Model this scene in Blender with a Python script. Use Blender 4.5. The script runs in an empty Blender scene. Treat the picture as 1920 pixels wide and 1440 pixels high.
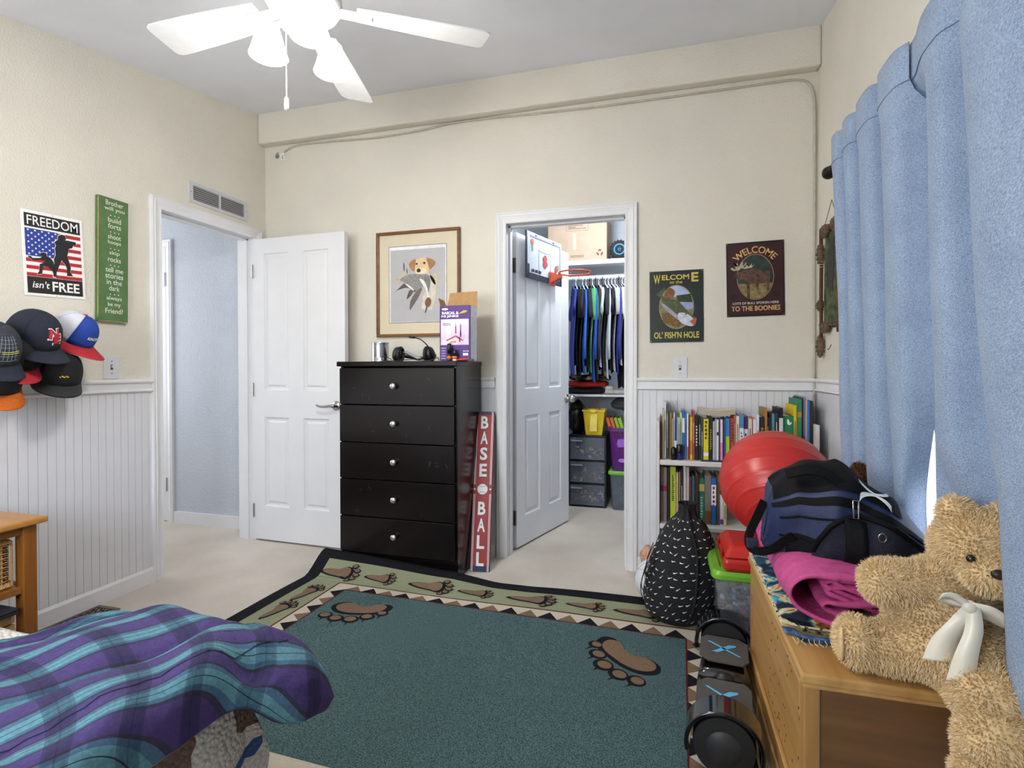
import bpy, bmesh, math, random
from mathutils import Vector as V, Matrix
random.seed(7)
PI = math.pi
SC = bpy.context.scene
COL = SC.collection

# ------------------------------------------------------------------ camera, world, lights, exposure
cam_d = bpy.data.cameras.new('camera'); cam = bpy.data.objects.new('camera', cam_d); COL.objects.link(cam)
cam_d.sensor_width = 36.0; cam_d.sensor_fit = 'HORIZONTAL'
cam_d.lens = 36.0 * 998.906 / 1920.0
cam_d.shift_x = 0.0003; cam_d.shift_y = -20.62 / 1920.0
cam_d.clip_start = 0.02
_yw, _pt, _rl = -0.278917, -0.0094737, -0.0019086
_fw = V((math.sin(_yw)*math.cos(_pt), math.cos(_yw)*math.cos(_pt), math.sin(_pt)))
_rt = V((math.cos(_yw), -math.sin(_yw), 0)); _up = _rt.cross(_fw)
_rt, _up = _rt*math.cos(_rl) + _up*math.sin(_rl), -_rt*math.sin(_rl) + _up*math.cos(_rl)
_m = Matrix((_rt, _up, -_fw)).transposed().to_4x4(); _m.translation = V((0, 0, 1.14))
cam.matrix_world = _m
SC.camera = cam

world = bpy.data.worlds.new('sky'); SC.world = world; world.use_nodes = True
_nt = world.node_tree; _bg = _nt.nodes['Background']
_sky = _nt.nodes.new('ShaderNodeTexSky'); _sky.sky_type = 'NISHITA'; _sky.sun_disc = False
_sky.sun_elevation = math.radians(40); _sky.sun_rotation = math.radians(120)
_nt.links.new(_sky.outputs[0], _bg.inputs[0]); _bg.inputs[1].default_value = 0.55

def light(name, kind, loc, power, color=(1, 1, 1), size=0.1, size_y=None, aim=None, spread=None):
    d = bpy.data.lights.new(name, kind); d.energy = power; d.color = color
    if kind == 'AREA':
        d.size = size
        if size_y: d.shape = 'RECTANGLE'; d.size_y = size_y
        if spread: d.spread = spread
    else: d.shadow_soft_size = size
    o = bpy.data.objects.new(name, d); COL.objects.link(o); o.location = loc
    if aim is not None:
        o.rotation_euler = (V(aim) - V(loc)).to_track_quat('-Z', 'Y').to_euler()
    return o
light('added_fill', 'AREA', (-1.45, -0.80, 1.42), 43, (0.93, 0.97, 1.0), 1.3, 0.9, aim=(-1.45, 3, 1.3))  # added fill from behind the camera; no window is known there
light('window_daylight', 'AREA', (1.35, 1.55, 1.75), 20, (0.95, 0.98, 1.0), 1.0, 1.3, aim=(.75, 1.5, 1.2))
light('closet_bulb', 'POINT', (-0.48, 3.72, 2.28), 30, (0.90, 0.95, 1.0), 0.06)
light('hall_daylight', 'AREA', (-4.3, 2.45, 1.5), 21, (0.97, 0.98, 1.0), 1.0, 1.6, aim=(-2.6, 2.7, 1.2))
FAN_W = 11.6
SC.view_settings.view_transform = 'Standard'; SC.view_settings.look = 'None'
SC.view_settings.exposure = 0.02; SC.view_settings.gamma = 1.0; SC.view_settings.use_curve_mapping = False

# ------------------------------------------------------------------ helpers: colour, materials
def C(h):
    if not isinstance(h, str): return tuple(h)
    h = h.lstrip('#'); v = [int(h[i:i+2], 16)/255 for i in (0, 2, 4)]
    return tuple(x/12.92 if x <= .04045 else ((x+.055)/1.055)**2.4 for x in v)
MATS = {}
def ramp(nt, stops, interp='LINEAR'):
    r = nt.nodes.new('ShaderNodeValToRGB'); r.color_ramp.interpolation = interp
    els = r.color_ramp.elements
    while len(els) < len(stops): els.new(0.5)
    for e, (p, c) in zip(els, stops): e.position = p; e.color = (*C(c), 1)
    return r
def M(base, rough=.6, var=.10, scale=35, bump=0.0, bscale=None, metal=0.0, stretch=None, col2=None, spec=.5, coat=0, trans=0, alpha=1, emit=0, sheen=0, coords='Object', name=None, detail=3, thresh=None):
    key = (str(base), rough, var, scale, bump, bscale, metal, stretch, str(col2), spec, coat, trans, alpha, emit, sheen, coords, detail, thresh)
    if key in MATS: return MATS[key]
    m = bpy.data.materials.new(name or 'material'); m.use_nodes = True
    nt = m.node_tree; L = nt.links; b = nt.nodes['Principled BSDF']
    tc = nt.nodes.new('ShaderNodeTexCoord'); mp = nt.nodes.new('ShaderNodeMapping')
    if stretch: mp.inputs['Scale'].default_value = stretch
    L.new(tc.outputs[coords], mp.inputs[0])
    n = nt.nodes.new('ShaderNodeTexNoise'); n.inputs['Scale'].default_value = scale; n.inputs['Detail'].default_value = detail
    L.new(mp.outputs[0], n.inputs[0])
    c = C(base)
    if col2 is not None: lo, hi = c, C(col2)
    else: lo = tuple(x*(1-var) for x in c); hi = tuple(min(1, x*(1+var)) for x in c)
    t = thresh or (.32, .68)
    r = ramp(nt, [(t[0], lo), (t[1], hi)]); L.new(n.outputs[0], r.inputs[0]); L.new(r.outputs[0], b.inputs['Base Color'])
    b.inputs['Roughness'].default_value = rough; b.inputs['Metallic'].default_value = metal
    b.inputs['Specular IOR Level'].default_value = spec
    if coat: b.inputs['Coat Weight'].default_value = coat; b.inputs['Coat Roughness'].default_value = .1
    if trans: b.inputs['Transmission Weight'].default_value = trans
    if alpha < 1: b.inputs['Alpha'].default_value = alpha
    if sheen: b.inputs['Sheen Weight'].default_value = sheen
    if emit: L.new(r.outputs[0], b.inputs['Emission Color']); b.inputs['Emission Strength'].default_value = emit
    if bump:
        n2 = nt.nodes.new('ShaderNodeTexNoise'); n2.inputs['Scale'].default_value = bscale or scale; n2.inputs['Detail'].default_value = 2
        L.new(mp.outputs[0], n2.inputs[0])
        bp = nt.nodes.new('ShaderNodeBump'); bp.inputs['Strength'].default_value = bump; bp.inputs['Distance'].default_value = .01
        L.new(n2.outputs[0], bp.inputs['Height']); L.new(bp.outputs[0], b.inputs['Normal'])
    MATS[key] = m
    return m
def wood(c1, c2, axis=2, scale=6, rough=.45, coat=.15):
    s = [scale*5]*3; s[axis] = scale*.35
    return M(c1, rough=rough, col2=c2, scale=1.0, stretch=tuple(s), bump=.05, coat=coat, detail=6, name='wood')
def nodes_mat(name, rough=.7):
    m = bpy.data.materials.new(name); m.use_nodes = True; b = m.node_tree.nodes['Principled BSDF']; b.inputs['Roughness'].default_value = rough
    return m, m.node_tree, b
def nmath(nt, op, a, b=None, c=None):
    n = nt.nodes.new('ShaderNodeMath'); n.operation = op
    for i, x in enumerate((a, b, c)):
        if x is None: continue
        if isinstance(x, (int, float)): n.inputs[i].default_value = x
        else: nt.links.new(x, n.inputs[i])
    return n.outputs[0]
def nmix(nt, f, a, b):
    n = nt.nodes.new('ShaderNodeMix'); n.data_type = 'RGBA'
    for i, x in ((0, f), (6, a), (7, b)):
        if isinstance(x, (int, float)): n.inputs[i].default_value = x
        elif isinstance(x, (tuple, str)): n.inputs[i].default_value = (*C(x), 1)
        else: nt.links.new(x, n.inputs[i])
    return n.outputs[2]

# ------------------------------------------------------------------ helpers: meshes and objects
class MB:
    def __init__(s): s.v = []; s.f = []; s.uv = None
    def add(s, vs, fs):
        o = len(s.v); s.v += [tuple(x) for x in vs]; s.f += [tuple(i+o for i in f) for f in fs]; return s
    def box(s, a, b):
        (x0, y0, z0), (x1, y1, z1) = a, b
        return s.add([(x0,y0,z0),(x1,y0,z0),(x1,y1,z0),(x0,y1,z0),(x0,y0,z1),(x1,y0,z1),(x1,y1,z1),(x0,y1,z1)],
            [(0,3,2,1),(4,5,6,7),(0,1,5,4),(1,2,6,5),(2,3,7,6),(3,0,4,7)])
    def hexa(s, lo, hi):  # two quads (4 points each) lower, upper
        return s.add(list(lo)+list(hi), [(0,3,2,1),(4,5,6,7),(0,1,5,4),(1,2,6,5),(2,3,7,6),(3,0,4,7)])
    def prism(s, pts, fr, d0, d1):  # polygon in a Plane frame extruded from d0 to d1 along its normal
        n = len(pts); vs = [fr.p(x, y, d0) for x, y in pts] + [fr.p(x, y, d1) for x, y in pts]
        return s.add(vs, [tuple(range(n-1, -1, -1)), tuple(range(n, 2*n))] + [(i, (i+1) % n, n+(i+1) % n, n+i) for i in range(n)])
    def tube(s, path, r, k=8, cap=True, closed=False):
        path = [V(p) for p in path]; n = len(path); rs = r if isinstance(r, (list, tuple)) else [r]*n
        vs = []; fs = []; prev = None
        for i, p in enumerate(path):
            if closed: t = (path[(i+1) % n] - path[i-1])
            else: t = path[min(i+1, n-1)] - path[max(i-1, 0)]
            t.normalize()
            if prev is None:
                a = V((0, 0, 1)) if abs(t.z) < .9 else V((1, 0, 0)); u = t.cross(a).normalized()
            else:
                u = (prev - t*prev.dot(t)); u = u.normalized() if u.length > 1e-6 else t.orthogonal().normalized()
            prev = u; w = t.cross(u)
            for j in range(k):
                a = 2*PI*j/k; vs.append(p + (u*math.cos(a) + w*math.sin(a))*rs[i])
        m = n if closed else n-1
        for i in range(m):
            for j in range(k):
                a, b = i*k, ((i+1) % n)*k
                fs.append((a+j, a+(j+1) % k, b+(j+1) % k, b+j))
        if cap and not closed: fs.append(tuple(range(k-1, -1, -1))); fs.append(tuple((n-1)*k+j for j in range(k)))
        return s.add(vs, fs)
    def lathe(s, prof, k=24, c=(0, 0, 0), axis=None, ang=(0, 2*PI), cap=True):
        # prof: list of (r, h) about +Z at c, or about axis=(origin dir)
        c = V(c); full = abs(ang[1]-ang[0]-2*PI) < 1e-6; kk = k if full else k+1
        R = V((0, 0, 1)).rotation_difference(V(axis)).to_matrix() if axis is not None else Matrix.Identity(3)
        vs = []; fs = []
        for r, h in prof:
            for j in range(kk):
                a = ang[0] + (ang[1]-ang[0])*j/k
                vs.append(c + R @ V((r*math.cos(a), r*math.sin(a), h)))
        for i in range(len(prof)-1):
            for j in range(kk if full else kk-1):
                j2 = (j+1) % kk
                fs.append((i*kk+j, i*kk+j2, (i+1)*kk+j2, (i+1)*kk+j))
        if full and cap:
            if prof[0][0] > 1e-5: fs.append(tuple(range(kk-1, -1, -1)))
            if prof[-1][0] > 1e-5: fs.append(tuple((len(prof)-1)*kk+j for j in range(kk)))
        return s.add(vs, fs)
    def grid(s, f, nu, nv, uv=None, thick=None):
        base = len(s.v)
        for i in range(nu+1):
            for j in range(nv+1): s.v.append(tuple(f(i/nu, j/nv)))
        for i in range(nu):
            for j in range(nv):
                a = base+i*(nv+1)+j; s.f.append((a, a+nv+1, a+nv+2, a+1))
        return s
    def ell(s, c, r, k=16, rot=None):
        c = V(c); r = r if isinstance(r, (tuple, list)) else (r, r, r); vs = []; fs = []; m = k//2
        R = rot or Matrix.Identity(3)
        for i in range(m+1):
            th = PI*i/m
            for j in range(k):
                a = 2*PI*j/k; vs.append(c + R @ V((r[0]*math.sin(th)*math.cos(a), r[1]*math.sin(th)*math.sin(a), r[2]*math.cos(th))))
        for i in range(m):
            for j in range(k): fs.append((i*k+j, (i+1)*k+j, (i+1)*k+(j+1) % k, i*k+(j+1) % k))
        return s.add(vs, fs)
    def mesh(s, name, mats=None, smooth=False):
        me = bpy.data.meshes.new(name); me.from_pydata(s.v, [], s.f)
        bm = bmesh.new(); bm.from_mesh(me); bmesh.ops.remove_doubles(bm, verts=bm.verts, dist=1e-6)
        bmesh.ops.recalc_face_normals(bm, faces=bm.faces); bm.to_mesh(me); bm.free()
        if smooth:
            for p in me.polygons: p.use_smooth = True
        for m in (mats if isinstance(mats, (list, tuple)) else [mats]):
            if m: me.materials.append(m)
        return me
    def build(s, name, mat, parent=None, smooth=False, bevel=0, sub=0, loc=None, seg=2, solid=0, angle=None):
        me = s.mesh(name, mat, smooth)
        return link(name, me, parent, bevel, sub, loc, seg, solid, angle)
def link(name, me, parent=None, bevel=0, sub=0, loc=None, seg=2, solid=0, angle=None):
    o = bpy.data.objects.new(name, me); COL.objects.link(o)
    if parent is not None: o.parent = parent
    if loc is not None: o.location = loc
    if solid:
        md = o.modifiers.new('solid', 'SOLIDIFY'); md.thickness = solid; md.offset = 0
    if bevel:
        md = o.modifiers.new('bevel', 'BEVEL'); md.width = bevel; md.segments = seg; md.limit_method = 'ANGLE'; md.angle_limit = math.radians(40)
    if sub:
        md = o.modifiers.new('sub', 'SUBSURF'); md.levels = sub; md.render_levels = sub
    if angle is not None:
        for p in me.polygons: p.use_smooth = True
        me.set_sharp_from_angle(angle=math.radians(angle))
    return o
class Fr:  # a flat frame: origin, right, up; normal = right x up
    def __init__(s, o, r, u):
        s.o = V(o); s.r = V(r).normalized(); s.u = (V(u) - s.r*V(u).dot(s.r)).normalized(); s.n = s.r.cross(s.u)
    def p(s, x, y, d=0): return s.o + s.r*x + s.u*y + s.n*d
def tag(o, label, cat, group=None):
    o['label'] = label; o['category'] = cat
    if group: o['group'] = group
    return o
def thing(name, label, cat, loc=(0, 0, 0), rz=0, group=None, rot=None):
    o = bpy.data.objects.new(name, None); COL.objects.link(o); o.location = loc; o.rotation_euler = rot or (0, 0, rz)
    o.empty_display_size = .05
    return tag(o, label, cat, group)
def struct(o): o['kind'] = 'structure'; return o
def copy_obj(o, parent=None, loc=None, name=None):
    c = o.copy(); COL.objects.link(c)
    if parent is not None: c.parent = parent
    if loc is not None: c.location = loc
    return c
def text_verts(s, offset=0.0, space=1.0):
    cu = bpy.data.curves.new('t', 'FONT'); cu.body = s; cu.offset = offset; cu.space_character = space; cu.resolution_u = 3
    cu.align_x = 'CENTER' if '\n' in s else 'LEFT'
    ob = bpy.data.objects.new('t', cu); COL.objects.link(ob)
    dg = bpy.context.evaluated_depsgraph_get(); me = bpy.data.meshes.new_from_object(ob.evaluated_get(dg))
    vs = [v.co.copy() for v in me.vertices]; fs = [tuple(p.vertices) for p in me.polygons]
    bpy.data.objects.remove(ob); bpy.data.curves.remove(cu); bpy.data.meshes.remove(me)
    return vs, fs
def text(fr, s, cx, cy, w, h, mat, parent, lvl=.0006, bold=.012, shear=0, name='lettering', rot=0, warp=None, space=1.0):
    # lettering fitted into a w x h box centred on (cx, cy) of the frame
    vs, fs = text_verts(s, bold, space)
    if not vs: return None
    x0 = min(v.x for v in vs); x1 = max(v.x for v in vs); y0 = min(v.y for v in vs); y1 = max(v.y for v in vs)
    mb = MB(); out = []
    cr, sr = math.cos(rot), math.sin(rot)
    for v in vs:
        x = ((v.x-x0)/(x1-x0)-.5)*w; y = ((v.y-y0)/(y1-y0)-.5)*h
        x += shear*y
        if warp: x, y = warp(x, y)
        out.append(fr.p(cx + x*cr - y*sr, cy + x*sr + y*cr, lvl))
    mb.v = [tuple(p) for p in out]; mb.f = fs
    me = bpy.data.meshes.new(name); me.from_pydata(mb.v, [], mb.f); me.materials.append(mat)
    return link(name, me, parent)
def flat(fr, pts, mat, parent, lvl=.0004, name='print', thick=.0003):
    return MB().prism(pts, fr, lvl-thick, lvl).build(name, mat, parent)
def ellipse(cx, cy, rx, ry, n=28, a0=0, a1=2*PI): return [(cx+rx*math.cos(a0+(a1-a0)*i/n), cy+ry*math.sin(a0+(a1-a0)*i/n)) for i in range(n)]
def rect(x0, y0, x1, y1): return [(x0, y0), (x1, y0), (x1, y1), (x0, y1)]
def star(cx, cy, r, n=5, q=.4): return [(cx+(r if i % 2 == 0 else r*q)*math.sin(PI*i/n), cy+(r if i % 2 == 0 else r*q)*math.cos(PI*i/n)) for i in range(2*n)]
def spline(pts, n=8, closed=False):
    pts = [V(p) for p in pts]; out = []; m = len(pts)
    for i in range(m if closed else m-1):
        if closed: p0, p1, p2, p3 = pts[i-1], pts[i], pts[(i+1) % m], pts[(i+2) % m]
        else: p0, p1, p2, p3 = pts[max(i-1, 0)], pts[i], pts[i+1], pts[min(i+2, m-1)]
        for k in range(n):
            t = k/n
            out.append(.5*((2*p1)+(p2-p0)*t+(2*p0-5*p1+4*p2-p3)*t*t+(3*p1-p0-3*p2+p3)*t**3))
    if not closed: out.append(pts[-1])
    return out
def blob(pts, n=5):  # smooth closed outline through 2D points
    return [(p.x, p.y) for p in spline([(x, y, 0) for x, y in pts], n, True)]
def lerp(a, b, t): return a+(b-a)*t
def interp(t, pts):  # piecewise linear through (t, value)
    if t <= pts[0][0]: return pts[0][1]
    for (a, x), (b, y) in zip(pts, pts[1:]):
        if t <= b: return lerp(x, y, (t-a)/(b-a))
    return pts[-1][1]
def sstep(a, b, x):
    t = max(0, min(1, (x-a)/(b-a))); return t*t*(3-2*t)
def remeshed(name, mb, voxel, mat, parent=None, smooth_iter=4, loc=None):
    me = mb.mesh(name, mat); o = bpy.data.objects.new('tmp', me); COL.objects.link(o)
    r = o.modifiers.new('r', 'REMESH'); r.mode = 'VOXEL'; r.voxel_size = voxel
    sm = o.modifiers.new('s', 'SMOOTH'); sm.iterations = smooth_iter; sm.factor = .5
    dg = bpy.context.evaluated_depsgraph_get(); out = bpy.data.meshes.new_from_object(o.evaluated_get(dg))
    bpy.data.objects.remove(o); out.name = name
    if not out.materials: out.materials.append(mat)
    for p in out.polygons: p.use_smooth = True
    return link(name, out, parent, loc=loc)

# ------------------------------------------------------------------ room
WL, WR, WB, WF = -2.6295, 0.7526, 3.0577, -0.80      # wall planes
def ceil_z(y): return 2.845 - 0.170*(2.99 - y)
cream = M('#ddd8cb', .85, .03, 3, .35, 140, name='cream_paint', spec=.25)
white = M('#e4e4e6', .45, .03, 6, .03, 60, name='white_paint', spec=.4)
wains = M('#dcdce1', .5, .03, 5, .03, 50, name='wainscot_paint', spec=.35)
white2 = M('#dedee0', .5, .02, 5, name='white_gloss', spec=.4)
ceilm = M('#eceef4', .9, .02, 4, .1, 160, name='ceiling_paint', spec=.2)
hallm = M('#bfc5cf', .6, .03, 4, .5, 110, name='hall_paint', spec=.4)
closm = M('#d9e0ea', .8, .03, 4, .2, 110, name='closet_paint', spec=.3)
def carpet():
    m, nt, b = nodes_mat('carpet', .95); L = nt.links
    tc = nt.nodes.new('ShaderNodeTexCoord')
    n1 = nt.nodes.new('ShaderNodeTexNoise'); n1.inputs['Scale'].default_value = 2.2; n1.inputs['Detail'].default_value = 4
    n2 = nt.nodes.new('ShaderNodeTexNoise'); n2.inputs['Scale'].default_value = 260; n2.inputs['Detail'].default_value = 2
    L.new(tc.outputs['Object'], n1.inputs[0]); L.new(tc.outputs['Object'], n2.inputs[0])
    r1 = ramp(nt, [(.3, '#cfc5b8'), (.65, '#e4dcd1')]); r2 = ramp(nt, [(.3, '#6f665c'), (.62, '#ffffff')])
    L.new(n1.outputs[0], r1.inputs[0]); L.new(n2.outputs[0], r2.inputs[0])
    mx = nt.nodes.new('ShaderNodeMix'); mx.data_type = 'RGBA'; mx.blend_type = 'MULTIPLY'; mx.inputs[0].default_value = .36
    L.new(r1.outputs[0], mx.inputs[6]); L.new(r2.outputs[0], mx.inputs[7]); L.new(mx.outputs[2], b.inputs['Base Color'])
    bp = nt.nodes.new('ShaderNodeBump'); bp.inputs['Strength'].default_value = .8; bp.inputs['Distance'].default_value = .008
    L.new(n2.outputs[0], bp.inputs['Height']); L.new(bp.outputs[0], b.inputs['Normal'])
    return m
struct(MB().box((-5.0, -1.0, -.1), (1.0, 5.0, 0)).build('floor', carpet()))

# sloping ceiling, vaulted up towards the beam
c = MB(); y0, y1 = -1.0, 3.06
c.add([(-2.75, y0, ceil_z(y0)), (.88, y0, ceil_z(y0)), (.88, y1, ceil_z(y1)), (-2.75, y1, ceil_z(y1)),
       (-2.75, y0, ceil_z(y0)+.1), (.88, y0, ceil_z(y0)+.1), (.88, y1, ceil_z(y1)+.1), (-2.75, y1, ceil_z(y1)+.1)],
      [(0,3,2,1),(4,5,6,7),(0,1,5,4),(1,2,6,5),(2,3,7,6),(3,0,4,7)])
struct(c.build('ceiling', ceilm))
def wall_x(name, x0, x1, ya, yb, mat, hole=None, top=3.0):
    mb = MB()
    if hole:
        h0, h1, z0, z1 = hole
        mb.box((x0, ya, 0), (x1, h0, top)); mb.box((x0, h1, 0), (x1, yb, top)); mb.box((x0, h0, z1), (x1, h1, top))
        if z0 > 0: mb.box((x0, h0, 0), (x1, h1, z0))
    else: mb.box((x0, ya, 0), (x1, yb, top))
    return struct(mb.build(name, mat))
def wall_y(name, y0, y1, xa, xb, mat, hole=None, top=3.0):
    mb = MB()
    if hole:
        h0, h1, z0, z1 = hole
        mb.box((xa, y0, 0), (h0, y1, top)); mb.box((h1, y0, 0), (xb, y1, top)); mb.box((h0, y0, z1), (h1, y1, top))
        if z0 > 0: mb.box((h0, y0, 0), (h1, y1, z0))
    else: mb.box((xa, y0, 0), (xb, y1, top))
    return struct(mb.build(name, mat))
LD = (2.262, 2.939, 2.002)      # bedroom door opening (y0, y1, top)
CD = (-.905, -.210, 1.998)      # closet opening (x0, x1, top)
wall_left = wall_x('wall_left', WL-.12, WL, WF, WB+.12, cream, (LD[0]-.02, LD[1]+.02, 0, LD[2]+.02))
wall_back = wall_y('wall_back', WB, WB+.12, WL-.12, WR+.12, cream, (CD[0]-.02, CD[1]+.02, 0, CD[2]+.02))
WIN = (1.02, 2.06, .50, 1.90)
wall_right = wall_x('wall_right', WR, WR+.12, WF, WB+.12, cream, WIN)
ADDED_WIN = (-2.15, -.75, .92, 1.92)  # opening added in the unseen front wall for the fill light
wall_front = wall_y('wall_front', WF-.12, WF, WL-.12, WR+.12, cream, ADDED_WIN)
bm_ = MB().box((WL, 2.987, 2.648), (WR, WB, 2.90)).build('wall_beam', cream, bevel=.012, seg=3); struct(bm_)

# wainscot: backing panel and bead boards, children of the walls
def boards(parent, axis, a, b, face, into, pitch=.037, z0=.083, z1=1.016, panel_to=None):
    t = .006
    n = int((b-a)/pitch)
    if axis == 'y': me = MB().box((0, 0, z0), (t, pitch-.0022, z1)).mesh('plank', wains)
    else: me = MB().box((0, 0, z0), (pitch-.0022, t, z1)).mesh('plank', wains)
    for i in range(n):
        p = a + i*pitch
        if axis == 'y': loc = (face if into > 0 else face-t, p, 0)
        else: loc = (p, face-t, 0)
        link('plank', me, parent, loc=loc)
pb = MB().box((WL, WF, 0), (WL+.0035, LD[0]-.06, 1.03)).build('panel', wains, wall_left)
boards(wall_left, 'y', .55, 2.195, WL+.0005, 1)
MB().box((WL, WB-.0035, 0), (CD[0]-.06, WB, 1.03)).build('panel', wains, wall_back)
MB().box((CD[1]+.06, WB-.0035, 0), (WR, WB, 1.03)).build('panel', wains, wall_back)
boards(wall_back, 'x', -1.13, -.975, WB-.0005, -1)
boards(wall_back, 'x', -.150, WR-.01, WB-.0005, -1)
MB().box((WR-.0035, 2.12, 0), (WR, WB, 1.03)).build('panel', wains, wall_right)
boards(wall_right, 'y', 2.20, WB-.01, WR-.0005, -1)

RAIL = [(0, 1.083), (.021, 1.083), (.024, 1.076), (.022, 1.068), (.013, 1.062), (.012, 1.034), (.019, 1.030), (.020, 1.023), (.010, 1.016), (0, 1.012)]
BASE = [(0, .084), (.007, .084), (.012, .074), (.014, .070), (.014, 0), (0, 0)]
NTRIM = [0]
def run(prof, wall, a, b, name, mat=white):
    # extrude a profile (depth, z) along a wall from a to b
    mb = MB(); n = len(prof)
    def pt(d, z, s):
        if wall == 'L': return (WL+d, s, z)
        if wall == 'R': return (WR-d, s, z)
        if wall == 'F': return (s, WF+d, z)
        return (s, WB-d, z)
    mb.add([pt(d, z, a) for d, z in prof]+[pt(d, z, b) for d, z in prof], [tuple(range(n)), tuple(range(2*n-1, n-1, -1))]+[(i, (i+1) % n, n+(i+1) % n, n+i) for i in range(n)])
    return struct(mb.build(name, mat))
def trim(): NTRIM[0] += 1; return 'trim_%d' % NTRIM[0]
run(RAIL, 'L', WF, 2.200, trim()); run(RAIL, 'B', WL, -.978, trim()); run(RAIL, 'B', -.147, WR, trim()); run(RAIL, 'R', 2.12, WB, trim())
run(BASE, 'L', WF, 2.200, 'baseboard_left'); run(BASE, 'B', WL, -.978, 'baseboard_back'); run(BASE, 'B', -.147, WR, 'baseboard_back_corner'); run(BASE, 'R', WF, WB, 'baseboard_right')

CAS = [(0, 0), (0, .009), (.005, .013), (.012, .011), (.022, .011), (.034, .015), (.044, .019), (.047, .015), (.053, .016), (.058, .020), (.064, .018), (.064, 0)]
def casing(fr, w, h, name):
    # door casing round an opening of width w (0..w) and height h in frame fr; three mitred boards
    root = bpy.data.objects.new(name, None); COL.objects.link(root); struct(root)
    n = len(CAS)
    def seg(lo, hi):
        MB().add(lo+hi, [tuple(range(n)), tuple(range(2*n-1, n-1, -1))]+[(i, (i+1) % n, n+(i+1) % n, n+i) for i in range(n)]).build('casing_board', white, root)
    seg([fr.p(-s, 0, d) for s, d in CAS], [fr.p(-s, h+s, d) for s, d in CAS])
    seg([fr.p(w+s, 0, d) for s, d in CAS], [fr.p(w+s, h+s, d) for s, d in CAS])
    seg([fr.p(-s, h+s, d) for s, d in CAS], [fr.p(w+s, h+s, d) for s, d in CAS])
    return root
casing(Fr((WL, LD[0], 0), (0, 1, 0), (0, 0, 1)), LD[1]-LD[0], LD[2], trim())
casing(Fr((CD[0], WB, 0), (1, 0, 0), (0, 0, 1)), CD[1]-CD[0], CD[2], trim())
# jamb linings with stops
t = bpy.data.objects.new(trim(), None); COL.objects.link(t); struct(t)
MB().box((WL-.125, LD[0]-.019, 0), (WL+.004, LD[0], LD[2])).build('jamb', white2, t)
MB().box((WL-.125, LD[1], 0), (WL+.004, LD[1]+.019, LD[2])).build('jamb', white2, t)
MB().box((WL-.125, LD[0]-.019, LD[2]), (WL+.004, LD[1]+.019, LD[2]+.019)).build('jamb', white2, t)
MB().box((WL-.075, LD[0], 0), (WL-.042, LD[0]+.010, LD[2])).build('door_stop', white2, t)
MB().box((WL-.075, LD[1]-.010, 0), (WL-.042, LD[1], LD[2])).build('door_stop', white2, t)
MB().box((WL-.075, LD[0], LD[2]-.010), (WL-.042, LD[1], LD[2])).build('door_stop', white2, t)
MB().box((WL-.034, LD[0]-.001, .915), (WL-.006, LD[0]+.0015, .975)).build('strike_plate', M('#8d8a84', .35, metal=1), t)
t = bpy.data.objects.new(trim(), None); COL.objects.link(t); struct(t)
MB().box((CD[0]-.019, WB-.004, 0), (CD[0], WB+.125, CD[2])).build('jamb', white2, t)
MB().box((CD[1], WB-.004, 0), (CD[1]+.019, WB+.125, CD[2])).build('jamb', white2, t)
MB().box((CD[0]-.019, WB-.004, CD[2]), (CD[1]+.019, WB+.125, CD[2]+.019)).build('jamb', white2, t)
MB().box((CD[0], WB+.045, 0), (CD[0]+.010, WB+.085, CD[2])).build('door_stop', white2, t)
MB().box((CD[1]-.010, WB+.045, 0), (CD[1], WB+.085, CD[2])).build('door_stop', white2, t)
MB().box((CD[0], WB+.045, CD[2]-.010), (CD[1], WB+.085, CD[2])).build('door_stop', white2, t)

# panelled doors
steel = M('#b9b8b5', .25, .05, 20, metal=1, name='brushed_steel')
dark_steel = M('#6b6862', .35, .08, 20, metal=1, name='hinge_steel')
def panel_door(name, hinge, ang, W, H, panels, mat, th=.035, face=-1, z0=.012):
    # slab from hinge along +x local; the visible face is local y = 0 (face=-1: normal -y); panels: (x0,x1,z0,z1)
    root = bpy.data.objects.new(name, None); COL.objects.link(root); struct(root); root.location = (hinge[0], hinge[1], 0); root.rotation_euler = (0, 0, ang)
    xs = sorted({0, W} | {p[0] for p in panels} | {p[1] for p in panels}); zs = sorted({z0, H} | {p[2] for p in panels} | {p[3] for p in panels})
    mb = MB(); fy = 0.0; by = th
    for i in range(len(xs)-1):
        for j in range(len(zs)-1):
            a = (xs[i], xs[i+1], zs[j], zs[j+1])
            if a in panels: continue
            mb.add([(a[0], fy, a[2]), (a[1], fy, a[2]), (a[1], fy, a[3]), (a[0], fy, a[3])], [(0, 1, 2, 3)])
    mb.add([(0, fy, z0), (W, fy, z0), (W, by, z0), (0, by, z0), (0, fy, H), (W, fy, H), (W, by, H), (0, by, H)], [(0, 3, 2, 1), (4, 5, 6, 7), (1, 2, 6, 5), (2, 3, 7, 6), (3, 0, 4, 7)])
    mb.build('slab', mat, root)
    for x0, x1, za, zb in panels:
        p = MB(); prof = [(0, 0), (.008, .009), (.018, .011), (.022, .011), (.034, .003), (.040, .0025)]
        rings = [[(x0+s, fy+d, za+s), (x1-s, fy+d, za+s), (x1-s, fy+d, zb-s), (x0+s, fy+d, zb-s)] for s, d in prof]
        vs = [q for r in rings for q in r]; fs = []
        for k in range(len(rings)-1):
            for m in range(4): fs.append((k*4+m, k*4+(m+1) % 4, (k+1)*4+(m+1) % 4, (k+1)*4+m))
        k = (len(rings)-1)*4; fs.append((k, k+1, k+2, k+3))
        p.add(vs, fs).build('panel', mat, root)
    return root
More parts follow.
